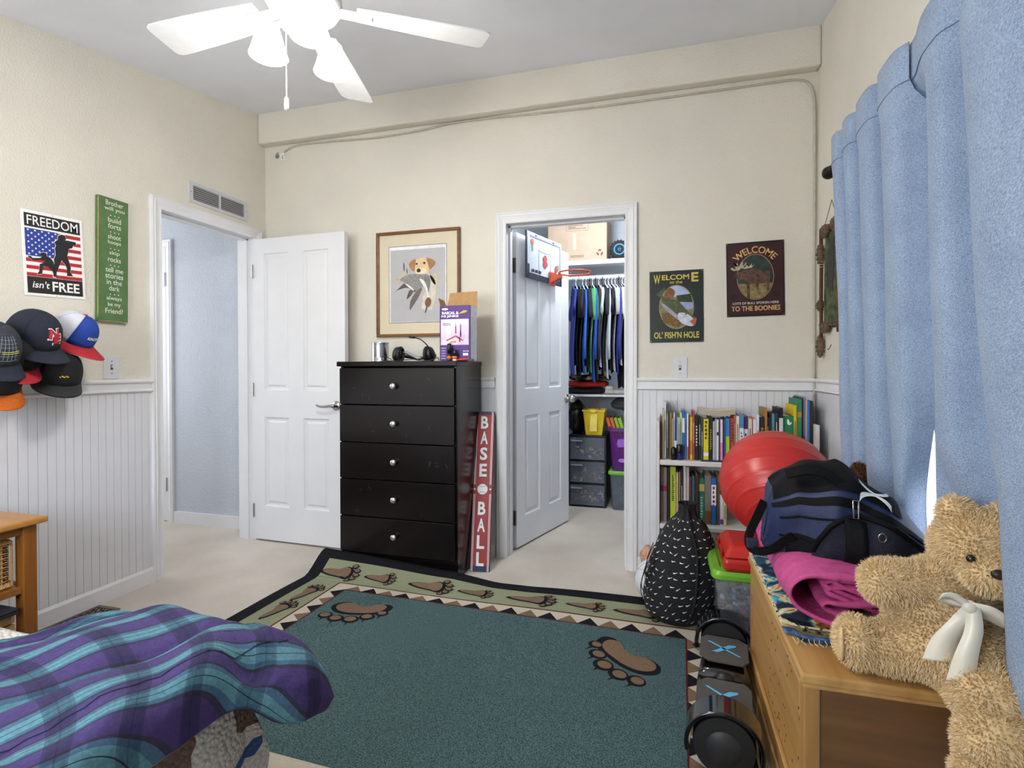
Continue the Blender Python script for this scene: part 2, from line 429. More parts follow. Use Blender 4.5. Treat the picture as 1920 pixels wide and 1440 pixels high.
def lever(root, x, z, d=-1):
    mb = MB(); mb.lathe([(0, 0), (.030, 0), (.031, .006), (.026, .010), (.012, .013), (.011, .045), (0, .047)], 20, (x, 0, z), (0, -1, 0))
    h = mb.build('rosette', steel, root, smooth=True)
    pts = spline([(x, -.042, z), (x-.02, -.047, z+.001), (x-.06, -.050, z-.004), (x-.095, -.048, z-.002), (x-.115, -.046, z+.006)], 5)
    MB().tube(pts, [.010-.004*i/(len(pts)-1) for i in range(len(pts))], 8).build('lever_handle', steel, root, smooth=True)
def knob(root, x, z):
    MB().lathe([(0, 0), (.030, 0), (.031, .005), (.014, .010), (.012, .028), (.022, .036), (.028, .048), (.026, .060), (.014, .067), (0, .068)], 20, (x, 0, z), (0, -1, 0)).build('knob', steel, root, smooth=True)
d1 = panel_door('door_1', (-2.615, 2.924), -.030, .705, 1.992, [(.085, .280, .235, .820), (.392, .585, .235, .820), (.085, .280, .998, 1.894), (.392, .585, .998, 1.894)], white2)
lever(d1, .642, .905)
for z in (.20, 1.0, 1.78): MB().lathe([(.006, -.045), (.006, .045)], 8, (-.004, -.003, z)).build('hinge', steel, d1)
cd_mat = M('#e6e8ed', .45, .02, 5, name='closet_door_paint', spec=.4)
ca = math.atan2(.71, .209)
d2 = panel_door('door_2', (-.886, 3.205), ca, .728, 1.985, [(.100, .295, .195, .835), (.425, .604, .195, .835), (.100, .295, 1.005, 1.900), (.425, .604, 1.005, 1.900)], cd_mat)
knob(d2, .690, .915)
for z in (.20, 1.78):
    h = MB().box((-.014, .002, z-.045), (-.001, .034, z+.045)).build('hinge', dark_steel, d2)
# closet and hall shells
wall_y('wall_closet_back', 4.86, 4.95, -1.8, .5, closm, top=2.5)
wall_x('wall_closet_left', -1.8, -1.72, WB+.12, 4.86, closm, top=2.5)
wall_x('wall_closet_right', .42, .5, WB+.12, 4.86, closm, top=2.5)
struct(MB().box((-1.8, WB+.12, 2.45), (.5, 4.95, 2.52)).build('ceiling_closet', M('#dcdcdc', .9)))
wall_y('wall_hall', 3.105, 3.17, -5.0, WL-.12, hallm, top=2.5)
wall_y('wall_hall_near', 1.70, 1.76, -5.0, WL-.12, hallm, top=2.5)
wall_x('wall_hall_end', -5.0, -4.94, 1.76, 3.105, hallm, top=2.5)
struct(MB().box((-5.0, 1.70, 2.40), (WL-.12, 3.17, 2.46)).build('ceiling_hall', M('#e2e2e2', .9)))
MB().box((-3.50, 3.092, 0), (WL-.12, 3.105, .085)).build('baseboard_hall', white2)['kind'] = 'structure'
casing(Fr((-4.30, 3.105, 0), (1, 0, 0), (0, 0, 1)), .742, 2.03, trim())
d3 = bpy.data.objects.new('door_3', None); COL.objects.link(d3); struct(d3)
MB().box((-4.30, 3.100, .01), (-3.558, 3.104, 2.03)).build('slab', white2, d3)
for z in (.28, 1.80): MB().lathe([(.007, -.05), (.007, .05)], 8, (-3.553, 3.094, z)).build('hinge', steel, d3)
# windows
wf = bpy.data.objects.new('window_1', None); COL.objects.link(wf); struct(wf)
vinyl = M('#f0f0f0', .4, .02, name='vinyl')
for a, b in (((WR, WIN[0], WIN[2]), (WR+.10, WIN[0]+.05, WIN[3])), ((WR, WIN[1]-.05, WIN[2]), (WR+.10, WIN[1], WIN[3])),
             ((WR, WIN[0]+.05, WIN[2]), (WR+.10, WIN[1]-.05, WIN[2]+.05)), ((WR, WIN[0]+.05, WIN[3]-.05), (WR+.10, WIN[1]-.05, WIN[3]))):
    MB().box(a, b).build('window_frame', vinyl, wf)
MB().box((WR+.04, WIN[0]+.05, WIN[2]+.05), (WR+.046, WIN[1]-.05, WIN[3]-.05)).build('pane', M('#ffffff', .02, 0, alpha=.10, name='window_glass'), wf)
wf = bpy.data.objects.new('added_window', None); COL.objects.link(wf); struct(wf)  # frame of the window added behind the camera for the fill light
for a, b in (((ADDED_WIN[0], WF-.10, ADDED_WIN[2]), (ADDED_WIN[0]+.05, WF, ADDED_WIN[3])), ((ADDED_WIN[1]-.05, WF-.10, ADDED_WIN[2]), (ADDED_WIN[1], WF, ADDED_WIN[3])),
             ((ADDED_WIN[0]+.05, WF-.10, ADDED_WIN[2]), (ADDED_WIN[1]-.05, WF, ADDED_WIN[2]+.05)), ((ADDED_WIN[0]+.05, WF-.10, ADDED_WIN[3]-.05), (ADDED_WIN[1]-.05, WF, ADDED_WIN[3]))):
    MB().box(a, b).build('window_frame', vinyl, wf)
# ------------------------------------------------------------------ common materials
black_pl = M('#141416', .35, .1, 30, name='black_plastic')
black_cl = M('#15151a', .85, .2, 90, .2, 300, name='black_cloth')
navy_cl = M('#1c2233', .85, .15, 90, .2, 300, name='navy_cloth')
white_pr = M('#f2f2f0', .6, .02, name='white_print')
black_pr = M('#16161a', .55, .1, name='black_print')
red_pr = M('#b5242a', .55, .06, name='red_print')
gold_pr = M('#d9b12c', .5, .1, name='gold_print')
paper = M('#e9e3d2', .8, .05, 60, name='paper')

# ------------------------------------------------------------------ ceiling fan
FX, FY = -1.16, 1.533
fan = thing('ceiling_fan', 'white five-blade ceiling fan with a lit lamp kit and pull chain', 'fan', (FX, FY, 0))
fanw = M('#e8e8e8', .4, .02, name='fan_white')
cz = ceil_z(FY)
MB().lathe([(.02, cz-.09), (.055, cz-.075), (.07, cz-.03), (.07, cz+.01)], 24).build('canopy', fanw, fan, smooth=True)
MB().lathe([(.013, 2.40), (.013, cz-.08)], 12).build('downrod', fanw, fan, smooth=True)
MB().lathe([(.03, 2.44), (.09, 2.425), (.12, 2.40), (.125, 2.36), (.11, 2.335), (.07, 2.32), (.07, 2.275), (.05, 2.262), (0, 2.26)], 28).build('motor_housing', fanw, fan, smooth=True)
bl = []
for x, w in ((.17, .052), (.30, .062), (.45, .070), (.56, .074), (.612, .074), (.628, .066), (.633, .052)): bl.append((x, w))
bmesh_b = MB(); t = .006
top = [(x, w) for x, w in bl]; out = [(x, w) for x, w in top] + [(x, -w) for x, w in reversed(top)]
n = len(out); tilt = math.radians(11)
def bp(x, y, z): return (x, y*math.cos(tilt)-z*math.sin(tilt), 2.352 + y*math.sin(tilt)+z*math.cos(tilt))
bmesh_b.add([bp(x, y, 0) for x, y in out]+[bp(x, y, t) for x, y in out], [tuple(range(n)), tuple(range(2*n-1, n-1, -1))]+[(i, (i+1) % n, n+(i+1) % n, n+i) for i in range(n)])
blade_me = bmesh_b.mesh('blade', fanw)
brk_me = MB().box((.09, -.022, 2.346), (.22, .022, 2.352)).mesh('blade_bracket', fanw)
a0 = math.atan2(.609, -.174)
for i in range(5):
    b = link('blade', blade_me, fan, bevel=.002); b.rotation_euler = (0, 0, a0 + i*2*PI/5)
    k = link('blade_bracket', brk_me, b)
lampg = M('#fffaf2', .5, 0, emit=18.0, name='lit_glass')
shade_me = MB().lathe([(.028, .10), (.034, .095), (.044, .06), (.055, .02), (.062, 0), (.060, -.002)], 20, cap=False).mesh('lamp_shade', lampg, True)
bulb_me = MB().lathe([(0, .0), (.020, .006), (.027, .026), (.022, .048), (.012, .07), (.012, .09)], 14).mesh('bulb', M('#ffffff', .5, 0, emit=14.0, name='bulb_glow'), True)
arm_me = MB().tube([(0, 0, 0), (.06, 0, .01), (.115, 0, 0)], .010, 8).mesh('lamp_arm', fanw, True)
for i, a in enumerate((196, 76, -44)):
    r = math.radians(a); p = (.118*math.cos(r), .118*math.sin(r))
    k = link('lamp_arm', arm_me, fan, loc=(0, 0, 2.285)); k.rotation_euler = (0, 0, r)
    s_ = link('lamp_shade', shade_me, fan, loc=(p[0], p[1], 2.185))
    link('bulb', bulb_me, s_, loc=(0, 0, .012))
    light('fan_bulb', 'POINT', (FX+p[0], FY+p[1], 2.165), FAN_W, (1.0, .97, .93), .05)
ch = MB()
for i in range(46): ch.ell((-.028, -.053, 2.262-.0052*i), .0022, 6)
ch.build('pull_chain', fanw, fan)
MB().lathe([(0, 1.984), (.007, 1.985), (.0075, 2.0), (.006, 2.022), (.003, 2.027), (0, 2.027)], 12, (-.028, -.053, 0)).build('chain_fob', M('#ffffff', .3, 0, name='fob_white'), fan, smooth=True)

# ------------------------------------------------------------------ left wall: signs, caps, switch, grille
ca_, sa_ = math.cos(.040), math.sin(.040)
sg = thing('tin_sign', 'white-edged metal sign with flag, soldier silhouettes and FREEDOM lettering', 'sign', (WL, 1.618, 1.456))
fr = Fr((.002, 0, 0), (0, ca_, sa_), (0, -sa_, ca_))
W_, H_ = .25, .368
MB().prism(rect(0, 0, W_, H_), fr, 0, .002).build('plate', white_pr, sg, bevel=.0008)
flat(fr, rect(.012, .297, .238, .354), black_pr, sg, .0026)
text(fr, 'FREEDOM', .125, .3255, .206, .041, white_pr, sg, .0032, .006)
flat(fr, rect(.012, .012, .238, .083), black_pr, sg, .0026)
text(fr, "isn't", .066, .050, .066, .030, white_pr, sg, .0032, .012, shear=.2)
text(fr, 'FREE', .166, .047, .114, .043, white_pr, sg, .0032, .02)
blu = M('#1c3a94', .55, .05, name='flag_blue')
st = MB()
for i in range(7):
    z1 = .287 - i*.0312; st.prism(rect(.012 if i > 3 else .012, z1-.0156, .238, z1), fr, .0022, .0026)
st.build('stripe_print', red_pr, sg)
flat(fr, rect(.012, .172, .140, .289), blu, sg, .0030)
st = MB()
for r in range(9):
    for c_ in range(5 if r % 2 == 0 else 4):
        st.prism(star(.024+c_*.027+(0 if r % 2 == 0 else .0135), .282-r*.0128, .0056), fr, .0031, .0034)
st.build('star_print', white_pr, sg)
def gz(px, py): return ((px-310)/860*.25, .368-(py-300-(px-310)*.2)/1215*.368)
s1 = [(800,700),(850,680),(900,700),(915,745),(895,768),(935,772),(1050,800),(1058,835),(1010,850),(1000,885),(945,895),(930,960),(915,1000),(940,1090),(962,1170),(950,1250),(990,1312),(900,1300),(905,1200),(885,1130),(830,1062),(790,1150),(750,1230),(745,1302),(702,1290),(710,1200),(728,1100),(720,1040),(750,980),(745,880),(762,840),(740,790),(790,755)]
s2 = [(370,970),(410,975),(430,1005),(540,1010),(560,985),(530,950),(570,930),(620,945),(625,985),(680,1020),(715,1080),(722,1160),(708,1262),(690,1200),(640,1150),(570,1130),(548,1240),(480,1240),(510,1200),(525,1095),(580,1080),(600,1050),(530,1040),(430,1030),(390,1000)]
for s in (s1, s2):
    q = [gz(*p) for p in s]
    cx_ = sum(p[0] for p in q)/len(q); cy_ = sum(p[1] for p in q)/len(q)
    flat(fr, [(x+(x-cx_)*.05, y+(y-cy_)*.03) for x, y in q], white_pr, sg, .0036, 'silhouette_edge')
    flat(fr, q, black_pr, sg, .0042, 'silhouette')
for x, y in ((.125, .361), (.125, .006)): flat(fr, ellipse(x, y, .0018, .0018, 8), black_pr, sg, .0026, 'nail')

sg = thing('wooden_sign', 'tall narrow green wooden board with white brother verse', 'sign', (WL, 1.909, 1.372))
fr = Fr((.002, 0, 0), (0, 1, -.012), (0, .024, 1))
green_w = M('#4a6b3c', .7, .12, 18, .15, 60, col2='#57784a', name='green_wood')
MB().prism(rect(0, 0, .150, .605), fr, 0, .020).build('board', green_w, sg, bevel=.003)
ed = MB()
ed.prism(rect(-.0006, .02, .002, .60), fr, .0175, .0205); ed.prism(rect(.004, -.0006, .15, .0025), fr, .012, .0205)
ed.build('worn_edge', M('#b79c62', .8, .25, 60, name='bare_wood'), sg)
lines = ['Brother', 'will you', '...', 'build', 'forts', '...', 'shoot', 'hoops', '...', 'skip', 'rocks', '...', 'tell me', 'stories', 'in the', 'dark', '...', 'always', 'be my', 'Friend?']
cream_pr = M('#dfe0cf', .7, .05, name='cream_print'); zc = .580
for ln in lines:
    if ln == '...':
        mb = MB()
        for dx in (-.02, 0, .02): mb.prism(ellipse(.080+dx, zc, .0028, .0028, 8), fr, .0203, .0208)
        mb.build('dot_print', cream_pr, sg); zc -= .0215
    else:
        ww = .0125*len(ln) if len(ln) > 5 else .0128*len(ln)
        text(fr, ln, .079, zc, min(.108, ww), .024 if any(c in ln for c in 'yphkbdlFtB') else .018, cream_pr, sg, .0208, .006); zc -= .0300

# baseball caps
def cap(name, label, pos, fwd, up, c_front, c_back, c_brim, under=None, sc=1.0, logo=None, button=None, stitch=None):
    f = V(fwd).normalized(); u = V(up); u = (u - f*u.dot(f)).normalized(); s = u.cross(f)
    root = thing(name, label, 'hat', pos, group='caps hanging on the wall')
    root.rotation_euler = Matrix((f, s, u)).transposed().to_euler()
    A, B_, Hh = .098*sc, .080*sc, .118*sc
    def dome(th, ph, k=1.0):  # th 0 top..pi/2 rim
        q = math.sin(th)**.80; zz = math.cos(th)**.85 if th < PI/2 else 0
        lean = .012*sc*zz
        return (A*k*q*math.cos(ph)+lean*.5, B_*k*q*math.sin(ph), Hh*k*zz)
    fa = math.radians(62)
    for nm, a0_, a1_, mt in (('crown_front', -fa, fa, c_front), ('crown_back', fa, 2*PI-fa, c_back)):
        MB().grid(lambda a, b: dome(.02+b*(PI/2-.02), lerp(a0_, a1_, a)), 18 if nm == 'crown_front' else 30, 10).build(nm, mt, root, smooth=True, solid=.002)
    seam = MB()
    for ph in (0, PI/3, 2*PI/3, PI, 4*PI/3, 5*PI/3):
        seam.tube([dome(.03+t*(PI/2-.03)/8, ph, 1.006) for t in range(9)], .0009, 4)
    seam.build('seam', c_front, root)
    MB().ell((.006*sc, 0, Hh), (.008, .008, .005), 10).build('button', button or c_front, root, smooth=True)
    def brim(a, b, dz=0):
        s_ = a*2-1; ph = s_*math.radians(82)
        bx, by = A*math.cos(ph), B_*math.sin(ph)
        ex = .074*sc*max(0, math.cos(s_*PI/2))**.55
        x = bx*.99 + b*ex + b*.004; y = by*(1+.10*b)
        return (x, y, .004 - .034*sc*s_*s_*(.35+.65*b) - .012*b + dz)
    MB().grid(lambda a, b: brim(a, b), 20, 6).build('brim', c_brim, root, smooth=True, solid=.002)
    MB().grid(lambda a, b: brim(a, b*.985, -.0022), 20, 6).build('brim_underside', under or c_brim, root, smooth=True)
    if stitch:
        mb = MB()
        for k in range(1, 7): mb.tube([brim(a/16, k/7, .0018) for a in range(1, 16)], .0006, 3)
        mb.build('stitch', stitch, root)
    return root, dome
def on_crown(root, dome, s, mat, ph0, th0, w, h, lvl=1.02, name='lettering', bold=.02, shear=0, rot=0):
    vs, fs = text_verts(s, bold); x0 = min(v.x for v in vs); x1 = max(v.x for v in vs); y0 = min(v.y for v in vs); y1 = max(v.y for v in vs)
    out = []
    for v in vs:
        x = ((v.x-x0)/(x1-x0)-.5)*w; y = ((v.y-y0)/(y1-y0)-.5)*h; x += shear*y
        x, y = x*math.cos(rot)-y*math.sin(rot), x*math.sin(rot)+y*math.cos(rot)
        out.append(dome(th0 - y/.115, ph0 + x/.088, lvl))
    me = bpy.data.meshes.new(name); me.from_pydata([tuple(p) for p in out], [], fs); me.materials.append(mat); return link(name, me, root)
navy = M('#1b2030', .9, .15, 120, .25, 400, name='navy_twill'); blk = M('#121317', .9, .15, 120, .25, 400, name='black_twill')
mesh_w = M('#d4d6de', .8, .10, 500, .3, 500, name='white_mesh'); redc = M('#b92733', .85, .1, 120, .2, 400, name='red_twill')
bluec = M('#1a3f98', .85, .08, 120, .2, 400, name='blue_twill'); orange = M('#c05d10', .85, .1, 120, .2, 400, name='orange_twill')
plaid_c = M('#23262d', .9, .2, 60, .2, 300, col2='#343944', name='plaid_twill')
r, dm = cap('baseball_hat', 'navy cap with raised red and white NE monogram', (WL+.115, 1.572, 1.262), (.84, .02, -.50), (.40, -.05, .92), navy, navy, navy, sc=1.08)
on_crown(r, dm, 'N', white_pr, .12, .98, .056, .052, 1.018, bold=.11); on_crown(r, dm, 'N', red_pr, .12, .98, .048, .044, 1.026, bold=.05)
on_crown(r, dm, 'E', white_pr, .28, 1.18, .042, .044, 1.020, bold=.11); on_crown(r, dm, 'E', red_pr, .28, 1.18, .034, .036, 1.028, bold=.05)
r, dm = cap('baseball_hat', 'white mesh trucker cap with blue front panel and red brim', (WL+.085, 1.738, 1.285), (.76, .26, -.58), (.40, .12, .9), bluec, mesh_w, redc, under=white_pr, button=redc, stitch=M('#8d1f28', .8))
on_crown(r, dm, 'KINDER', white_pr, -.05, 1.20, .060, .013, 1.02, bold=.02, shear=.2)
r, dm = cap('baseball_hat', 'dark grey plaid cap nearest the picture edge among the caps', (WL+.135, 1.412, 1.200), (.84, -.12, -.52), (.40, -.02, .9), plaid_c, plaid_c, navy, sc=1.1)
pl = MB()
for k in range(7): pl.tube([dm(.55+t*.12, -.5+k*.16, 1.012) for t in range(8)], .0007, 3)
for k in range(6): pl.tube([dm(.7+k*.14, -.6+t*.13, 1.012) for t in range(10)], .0007, 3)
pl.build('plaid_stripe', M('#8a8f99', .8), r)
yl = MB()
for k in range(2): yl.tube([dm(1.12+k*.06, -.1+t*.09, 1.016) for t in range(9)], .0013, 3)
yl.build('yellow_stripe', M('#c9c544', .7), r)
r, dm = cap('baseball_hat', 'black cap with red brim tucked below the navy monogram cap', (WL+.090, 1.520, 1.180), (.80, -.24, -.54), (.20, 0, .97), blk, blk, redc, sc=.98)
wv = MB().tube([dm(1.2, .55+.05*t, 1.02) if t < 5 else dm(1.2-.04*(t-4), .75, 1.02) for t in range(8)], .002, 4); wv.build('logo', M('#cbbba6', .7), r)
r, dm = cap('baseball_hat', 'black cap with bright orange brim hanging lowest of the caps', (WL+.110, 1.440, 1.090), (.80, -.22, -.54), (.20, 0, .97), blk, blk, orange, sc=1.05)
r, dm = cap('baseball_hat', 'black cap with small gold emblem, below the trucker cap', (WL+.088, 1.690, 1.108), (.76, -.44, -.46), (.22, .05, .97), blk, blk, blk, stitch=M('#6c6c70', .8))
for k_, (p_, t_, w_) in enumerate(((-.14, 1.24, .006), (-.06, 1.20, .009), (.03, 1.22, .007), (.12, 1.19, .010), (.20, 1.21, .006))):
    MB().grid(lambda a, b: dm(t_-.03+.05*b+.02*a, p_+w_/.09*a, 1.022), 3, 3).build('logo', gold_pr, r)

plate = M('#d6d7dc', .35, .01, name='switch_plate_plastic')
def switch(label, fr, parent_loc, toggles=1):
    t = thing('light_switch', label, 'switch', parent_loc)
    MB().prism(rect(-.038, -.057, .038, .057), fr, 0, .005).build('cover_plate', plate, t, bevel=.003)
    MB().prism(rect(-.006, -.013, .006, .013), fr, .005, .0056).build('slot', M('#4a4a4c', .6), t)
    MB().prism(rect(-.004, -.002, .004, .010), fr, .005, .014).build('toggle', plate, t, bevel=.001)
    for y in (-.030, .030): MB().prism(ellipse(0, y, .003, .003, 8), fr, .005, .0058).build('screw', steel, t)
switch('white light switch on the wall below the green wooden sign', Fr((0, 0, 0), (0, 1, 0), (0, 0, 1)), (WL, 1.987, 1.147))
switch('white light switch under the fish sign by the closet', Fr((0, 0, 0), (1, 0, 0), (0, 0, 1)), (.083, WB, 1.140))

vg = thing('air_vent', 'white wall return grille with two banks of louvres over the door', 'vent', (WL, 2.441, 2.100))
fr = Fr((0, 0, 0), (0, 1, 0), (0, 0, 1))
vm = M('#c6c6c9', .4, .03, name='vent_metal')
W_, H_ = .442, .122
mb = MB()
for q in (rect(0, 0, W_, .020), rect(0, H_-.020, W_, H_), rect(0, .020, .026, H_-.020), rect(W_-.026, .020, W_, H_-.020), rect(W_/2-.006, .020, W_/2+.006, H_-.020)): mb.prism(q, fr, 0, .008)
mb.build('frame', vm, vg)
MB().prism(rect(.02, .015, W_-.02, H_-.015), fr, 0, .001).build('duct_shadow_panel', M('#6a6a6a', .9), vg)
lv = MB().hexa([(.0015, .0, 0), (.0015, .185, 0), (.0030, .185, .001), (.0030, 0, .001)], [(.0085, 0, -.0055), (.0085, .185, -.0055), (.0095, .185, -.0045), (.0095, 0, -.0045)]).mesh('slat', vm)
for k in range(7):
    for x in (.027, W_/2+.006): link('slat', lv, vg, loc=(0, x, .030+k*.0115))
for x in (.010, W_-.010): MB().prism(ellipse(x, H_/2, .003, .003, 8), fr, .008, .009).build('screw', dark_steel, vg)

rg = thing('floor_register', 'grey metal floor register with scrolled openings by the baseboard', 'vent', (-2.600, 1.44, 0))
gm = M('#6f6a60', .5, .1, 40, metal=.5, name='register_metal')
mb = MB(); fr = Fr((0, 0, .004), (1, 0, 0), (0, 1, 0)); RW, RL = .130, .46
for q in (rect(0, 0, RW, .02), rect(0, RL-.02, RW, RL), rect(0, .02, .016, RL-.02), rect(RW-.016, .02, RW, RL-.02)): mb.prism(q, fr, 0, .005)
mb.build('frame', gm, rg)
MB().prism(rect(.01, .01, RW-.01, RL-.01), fr, -.003, -.002).build('duct', M('#0a0a0a', .9), rg)
mb = MB(); rr = random.Random(4)
for i in range(15):
    y = .034 + i*.028
    for j in range(4):
        x = .022 + j*.0285
        mb.tube([fr.p(x+.012+.012*math.cos(a*PI/4), y+.010*math.sin(a*PI/4)+(0.012 if j % 2 else 0), .002) for a in range(8)], .0024, 4, closed=True)
mb.build('grate', gm, rg)

# ------------------------------------------------------------------ nightstand with basket
nm = wood('#7e4a14', '#9a6224', 2, 5, .4); nm_t = wood('#a8702c', '#bd8740', 0, 5, .35)
ns = thing('nightstand', 'honey oak nightstand with slatted lower shelf beside the bed', 'nightstand', (-2.40, 1.20, 0))
nt_ = MB().box((-.205, -.20, .578), (.222, .212, .600)).build('top', nm_t, ns, bevel=.006)
for x, y in ((-.17, -.165), (-.17, .165), (.178, -.165), (.178, .165)):
    MB().box((x-.022, y-.022, 0), (x+.022, y+.022, .578)).build('leg', nm, ns, bevel=.003)
for a, b in (((.170, -.14, .545), (.190, .143, .578)), ((-.15, .155, .545), (.156, .175, .578)), ((.166, -.14, .335), (.190, .143, .360)), ((-.15, .155, .335), (.156, .175, .360)), ((-.15, -.175, .335), (.156, -.155, .360))):
    MB().box(a, b).build('rail', nm, ns, bevel=.002)
MB().box((-.16, -.155, .350), (.166, .155, .358)).build('basket_shelf', nm, ns)
MB().box((-.17, -.165, .13), (.178, .165, .15)).build('lower_shelf', nm, ns)
bk = thing('wicker_basket', 'woven tan wicker basket sitting in the nightstand', 'basket', (-2.40, 1.20, .360))
wick = M('#a87f48', .75, .25, 80, .3, 200, name='wicker'); wick2 = M('#b98f55', .75, .25, 80, .3, 200, name='wicker_rim')
bx, by = .165, .128
MB().box((-bx+.01, -by+.006, .0), (bx-.012, by-.006, .15)).build('lining', M('#3a2713', .9), bk)
wv = MB(); hk = 17
for k in range(hk):
    z = .020 + k*.0082; ph = PI*(k % 2)
    for side in (0, 1):
        pts = []
        if side == 0:
            for t_ in range(29): y = -by+.012 + t_*(2*by-.024)/28; pts.append((bx-.006+.004*math.sin(t_*PI/3.5+ph), y, z))
        else:
            for t_ in range(29): x = -bx+.012 + t_*(2*bx-.024)/28; pts.append((x, by-.004+.004*math.sin(t_*PI/3.5+ph), z))
        wv.tube(pts, .0028, 4)
wv.build('weave', wick, bk)
sk = MB()
for t_ in range(9): sk.tube([(bx-.006, -by+.012+(t_*3.5+1.75)*(2*by-.024)/28, .012), (bx-.006, -by+.012+(t_*3.5+1.75)*(2*by-.024)/28, .158)], .0035, 4)
for t_ in range(9): sk.tube([(-bx+.012+(t_*3.5+1.75)*(2*bx-.024)/28, by-.004, .012), (-bx+.012+(t_*3.5+1.75)*(2*bx-.024)/28, by-.004, .158)], .0035, 4)
sk.build('wicker_rib', wick, bk)
for z in (.008, .162):
    n_ = 44; rm = MB()
    for i in range(n_):
        y = -by + (i+.5)*2*by/n_; rm.tube([(bx-.014, y-.002, z), (bx-.006, y, z+.010), (bx+.003, y+.002, z), (bx-.006, y+.003, z-.010), (bx-.014, y+.002, z)], .0030, 4)
    for i in range(n_):
        x = -bx + (i+.5)*2*bx/n_; rm.tube([(x, by-.012, z), (x, by-.004, z+.010), (x, by+.005, z), (x, by-.004, z-.010)], .0030, 4)
    rm.build('rim', wick2, bk)
cb = thing('wooden_crate', 'pale pine slatted crate on the lower shelf of the nightstand', 'crate', (-2.40, 1.195, .150))
pine0 = wood('#b48d55', '#c9a46c', 0, 5, .5)
for z in (.0, .040, .080): MB().box((-.15, -.140, z+.002), (.165, -.132, z+.037)).build('slat', pine0, cb); MB().box((-.15, .132, z+.002), (.165, .140, z+.037)).build('slat', pine0, cb); MB().box((.157, -.132, z+.002), (.165, .132, z+.037)).build('slat', pine0, cb)
MB().box((-.15, -.132, .0), (.157, .132, .006)).build('bottom', pine0, cb)
lp = thing('laptop', 'closed dark blue laptop lying on the pine crate', 'laptop', (-2.385, 1.19, .270))
MB().box((-.15, -.140, 0), (.185, .138, .014)).build('base', M('#12161f', .4, .1), lp, bevel=.005)
MB().box((-.15, -.140, .0145), (.185, .138, .024)).build('lid', M('#232936', .45, .1), lp, bevel=.004)

# ------------------------------------------------------------------ dresser
DX0, DX1, DY0, DY1, DH = -1.775, -1.062, 2.636, 3.035, 1.178
esp = M('#070505', .26, .25, 1.0, .02, 60, stretch=(3, 30, 60), col2='#0f090b', coat=.12, spec=.35, name='espresso_veneer', detail=5)
dr = thing('chest_of_drawers', 'tall espresso five-drawer dresser with round nickel knobs', 'dresser', (DX0, DY0, 0))
DW, DD = DX1-DX0, DY1-DY0
MB().box((0, .020, .0), (.018, DD, DH-.028)).build('side_panel', esp, dr); MB().box((DW-.018, .020, 0), (DW, DD, DH-.028)).build('side_panel', esp, dr)
MB().box((.018, DD-.008, .05), (DW-.018, DD, DH-.028)).build('back_panel', esp, dr)
MB().box((.002, .016, 0), (DW-.002, .034, .098)).build('plinth', esp, dr)
MB().box((-.010, -.010, DH-.028), (DW+.006, DD, DH)).build('top', esp, dr, bevel=.004)
zs = (.103, .308, .518, .724, .936, 1.143)
nick = M('#d8d4cc', .3, .04, metal=.9, name='nickel')
kn = MB().lathe([(0, 0), (.008, 0), (.008, .012), (.015, .018), (.0175, .024), (.015, .030), (.006, .033), (0, .033)], 18, (0, 0, 0), (0, -1, 0)).mesh('knob', nick, True)
for i, (za, zb, kz) in enumerate(zip(zs, zs[1:], (.212, .417, .624, .835, 1.042))):
    d = MB().box((.004, .0, za+.003), (DW-.012, .020, zb-.003)).build('drawer', esp, dr, bevel=.0015)
    MB().box((.03, .020, za+.02), (DW-.03, DD-.03, zb-.03)).build('drawer_box', M('#3b2c20', .8), d)
    link('knob', kn, d, loc=(.351, .001, kz))
    if i == 2:
        fr = Fr((0, -.0004, 0), (1, 0, 0), (0, 0, 1)); scm = M('#6d6468', .7)
        for pts in ([(.555, .635), (.556, .605)], [(.555, .634), (.566, .634), (.566, .622), (.556, .620)], [(.586, .632), (.606, .630), (.590, .612), (.612, .610)], [(.650, .630), (.662, .604)]):
            MB().tube([fr.p(x, z) for x, z in pts], .0006, 4).build('scratch', scm, d)
    if i in (1, 3, 4):
        fr = Fr((0, -.0004, 0), (1, 0, 0), (0, 0, 1)); rr = random.Random(i)
        for k in range(5):
            x, z = rr.uniform(.05, .65), rr.uniform(za+.03, zb-.03); dx, dz = rr.uniform(-.012, .02), rr.uniform(-.02, .02)
            MB().tube([fr.p(x, z), fr.p(x+dx, z+dz)], .0005, 4).build('scratch', M('#6d6468', .7), d)
# things on the dresser
tin = M('#b9bcc0', .22, .05, 30, metal=1, name='tinplate')
can = thing('tin_can', 'bare ribbed silver tin can on the dresser', 'can', (-1.605, 2.80, DH))
prof = [(0, 0), (.050, 0), (.052, .003), (.050, .006)]
for k in range(9): z = .024+k*.008; prof += [(.050, z), (.0485, z+.004)]
prof += [(.050, .105), (.052, .112), (.049, .113), (.047, .108), (.047, .006), (0, .006)]
MB().lathe(prof, 32).build('can_body', tin, can, smooth=True)
hs = thing('gaming_headset', 'black over-ear headset with boom microphone on the dresser', 'headset', (-1.38, 2.78, DH))
soft = M('#0f0f11', .6, .2, 60, name='leatherette')
for sx, rot in ((-.105, .15), (.105, -.25)):
    R = Matrix.Rotation(rot, 3, 'Y')
    MB().ell((sx, 0, .042), (.024, .040, .044), 20, R).build('ear_cup', black_pl, hs, smooth=True)
    s_ = 1 if sx < 0 else -1
    MB().tube([(sx+s_*.022, .034*math.cos(a*PI/9), .042+.036*math.sin(a*PI/9)) for a in range(18)], .010, 8, closed=True).build('ear_cushion', soft, hs, smooth=True)
MB().tube(spline([(-.105, .03, .05), (-.09, .09, .03), (0, .135, .022), (.09, .09, .03), (.105, .03, .05)], 6), .009, 8).build('headband', black_pl, hs, smooth=True)
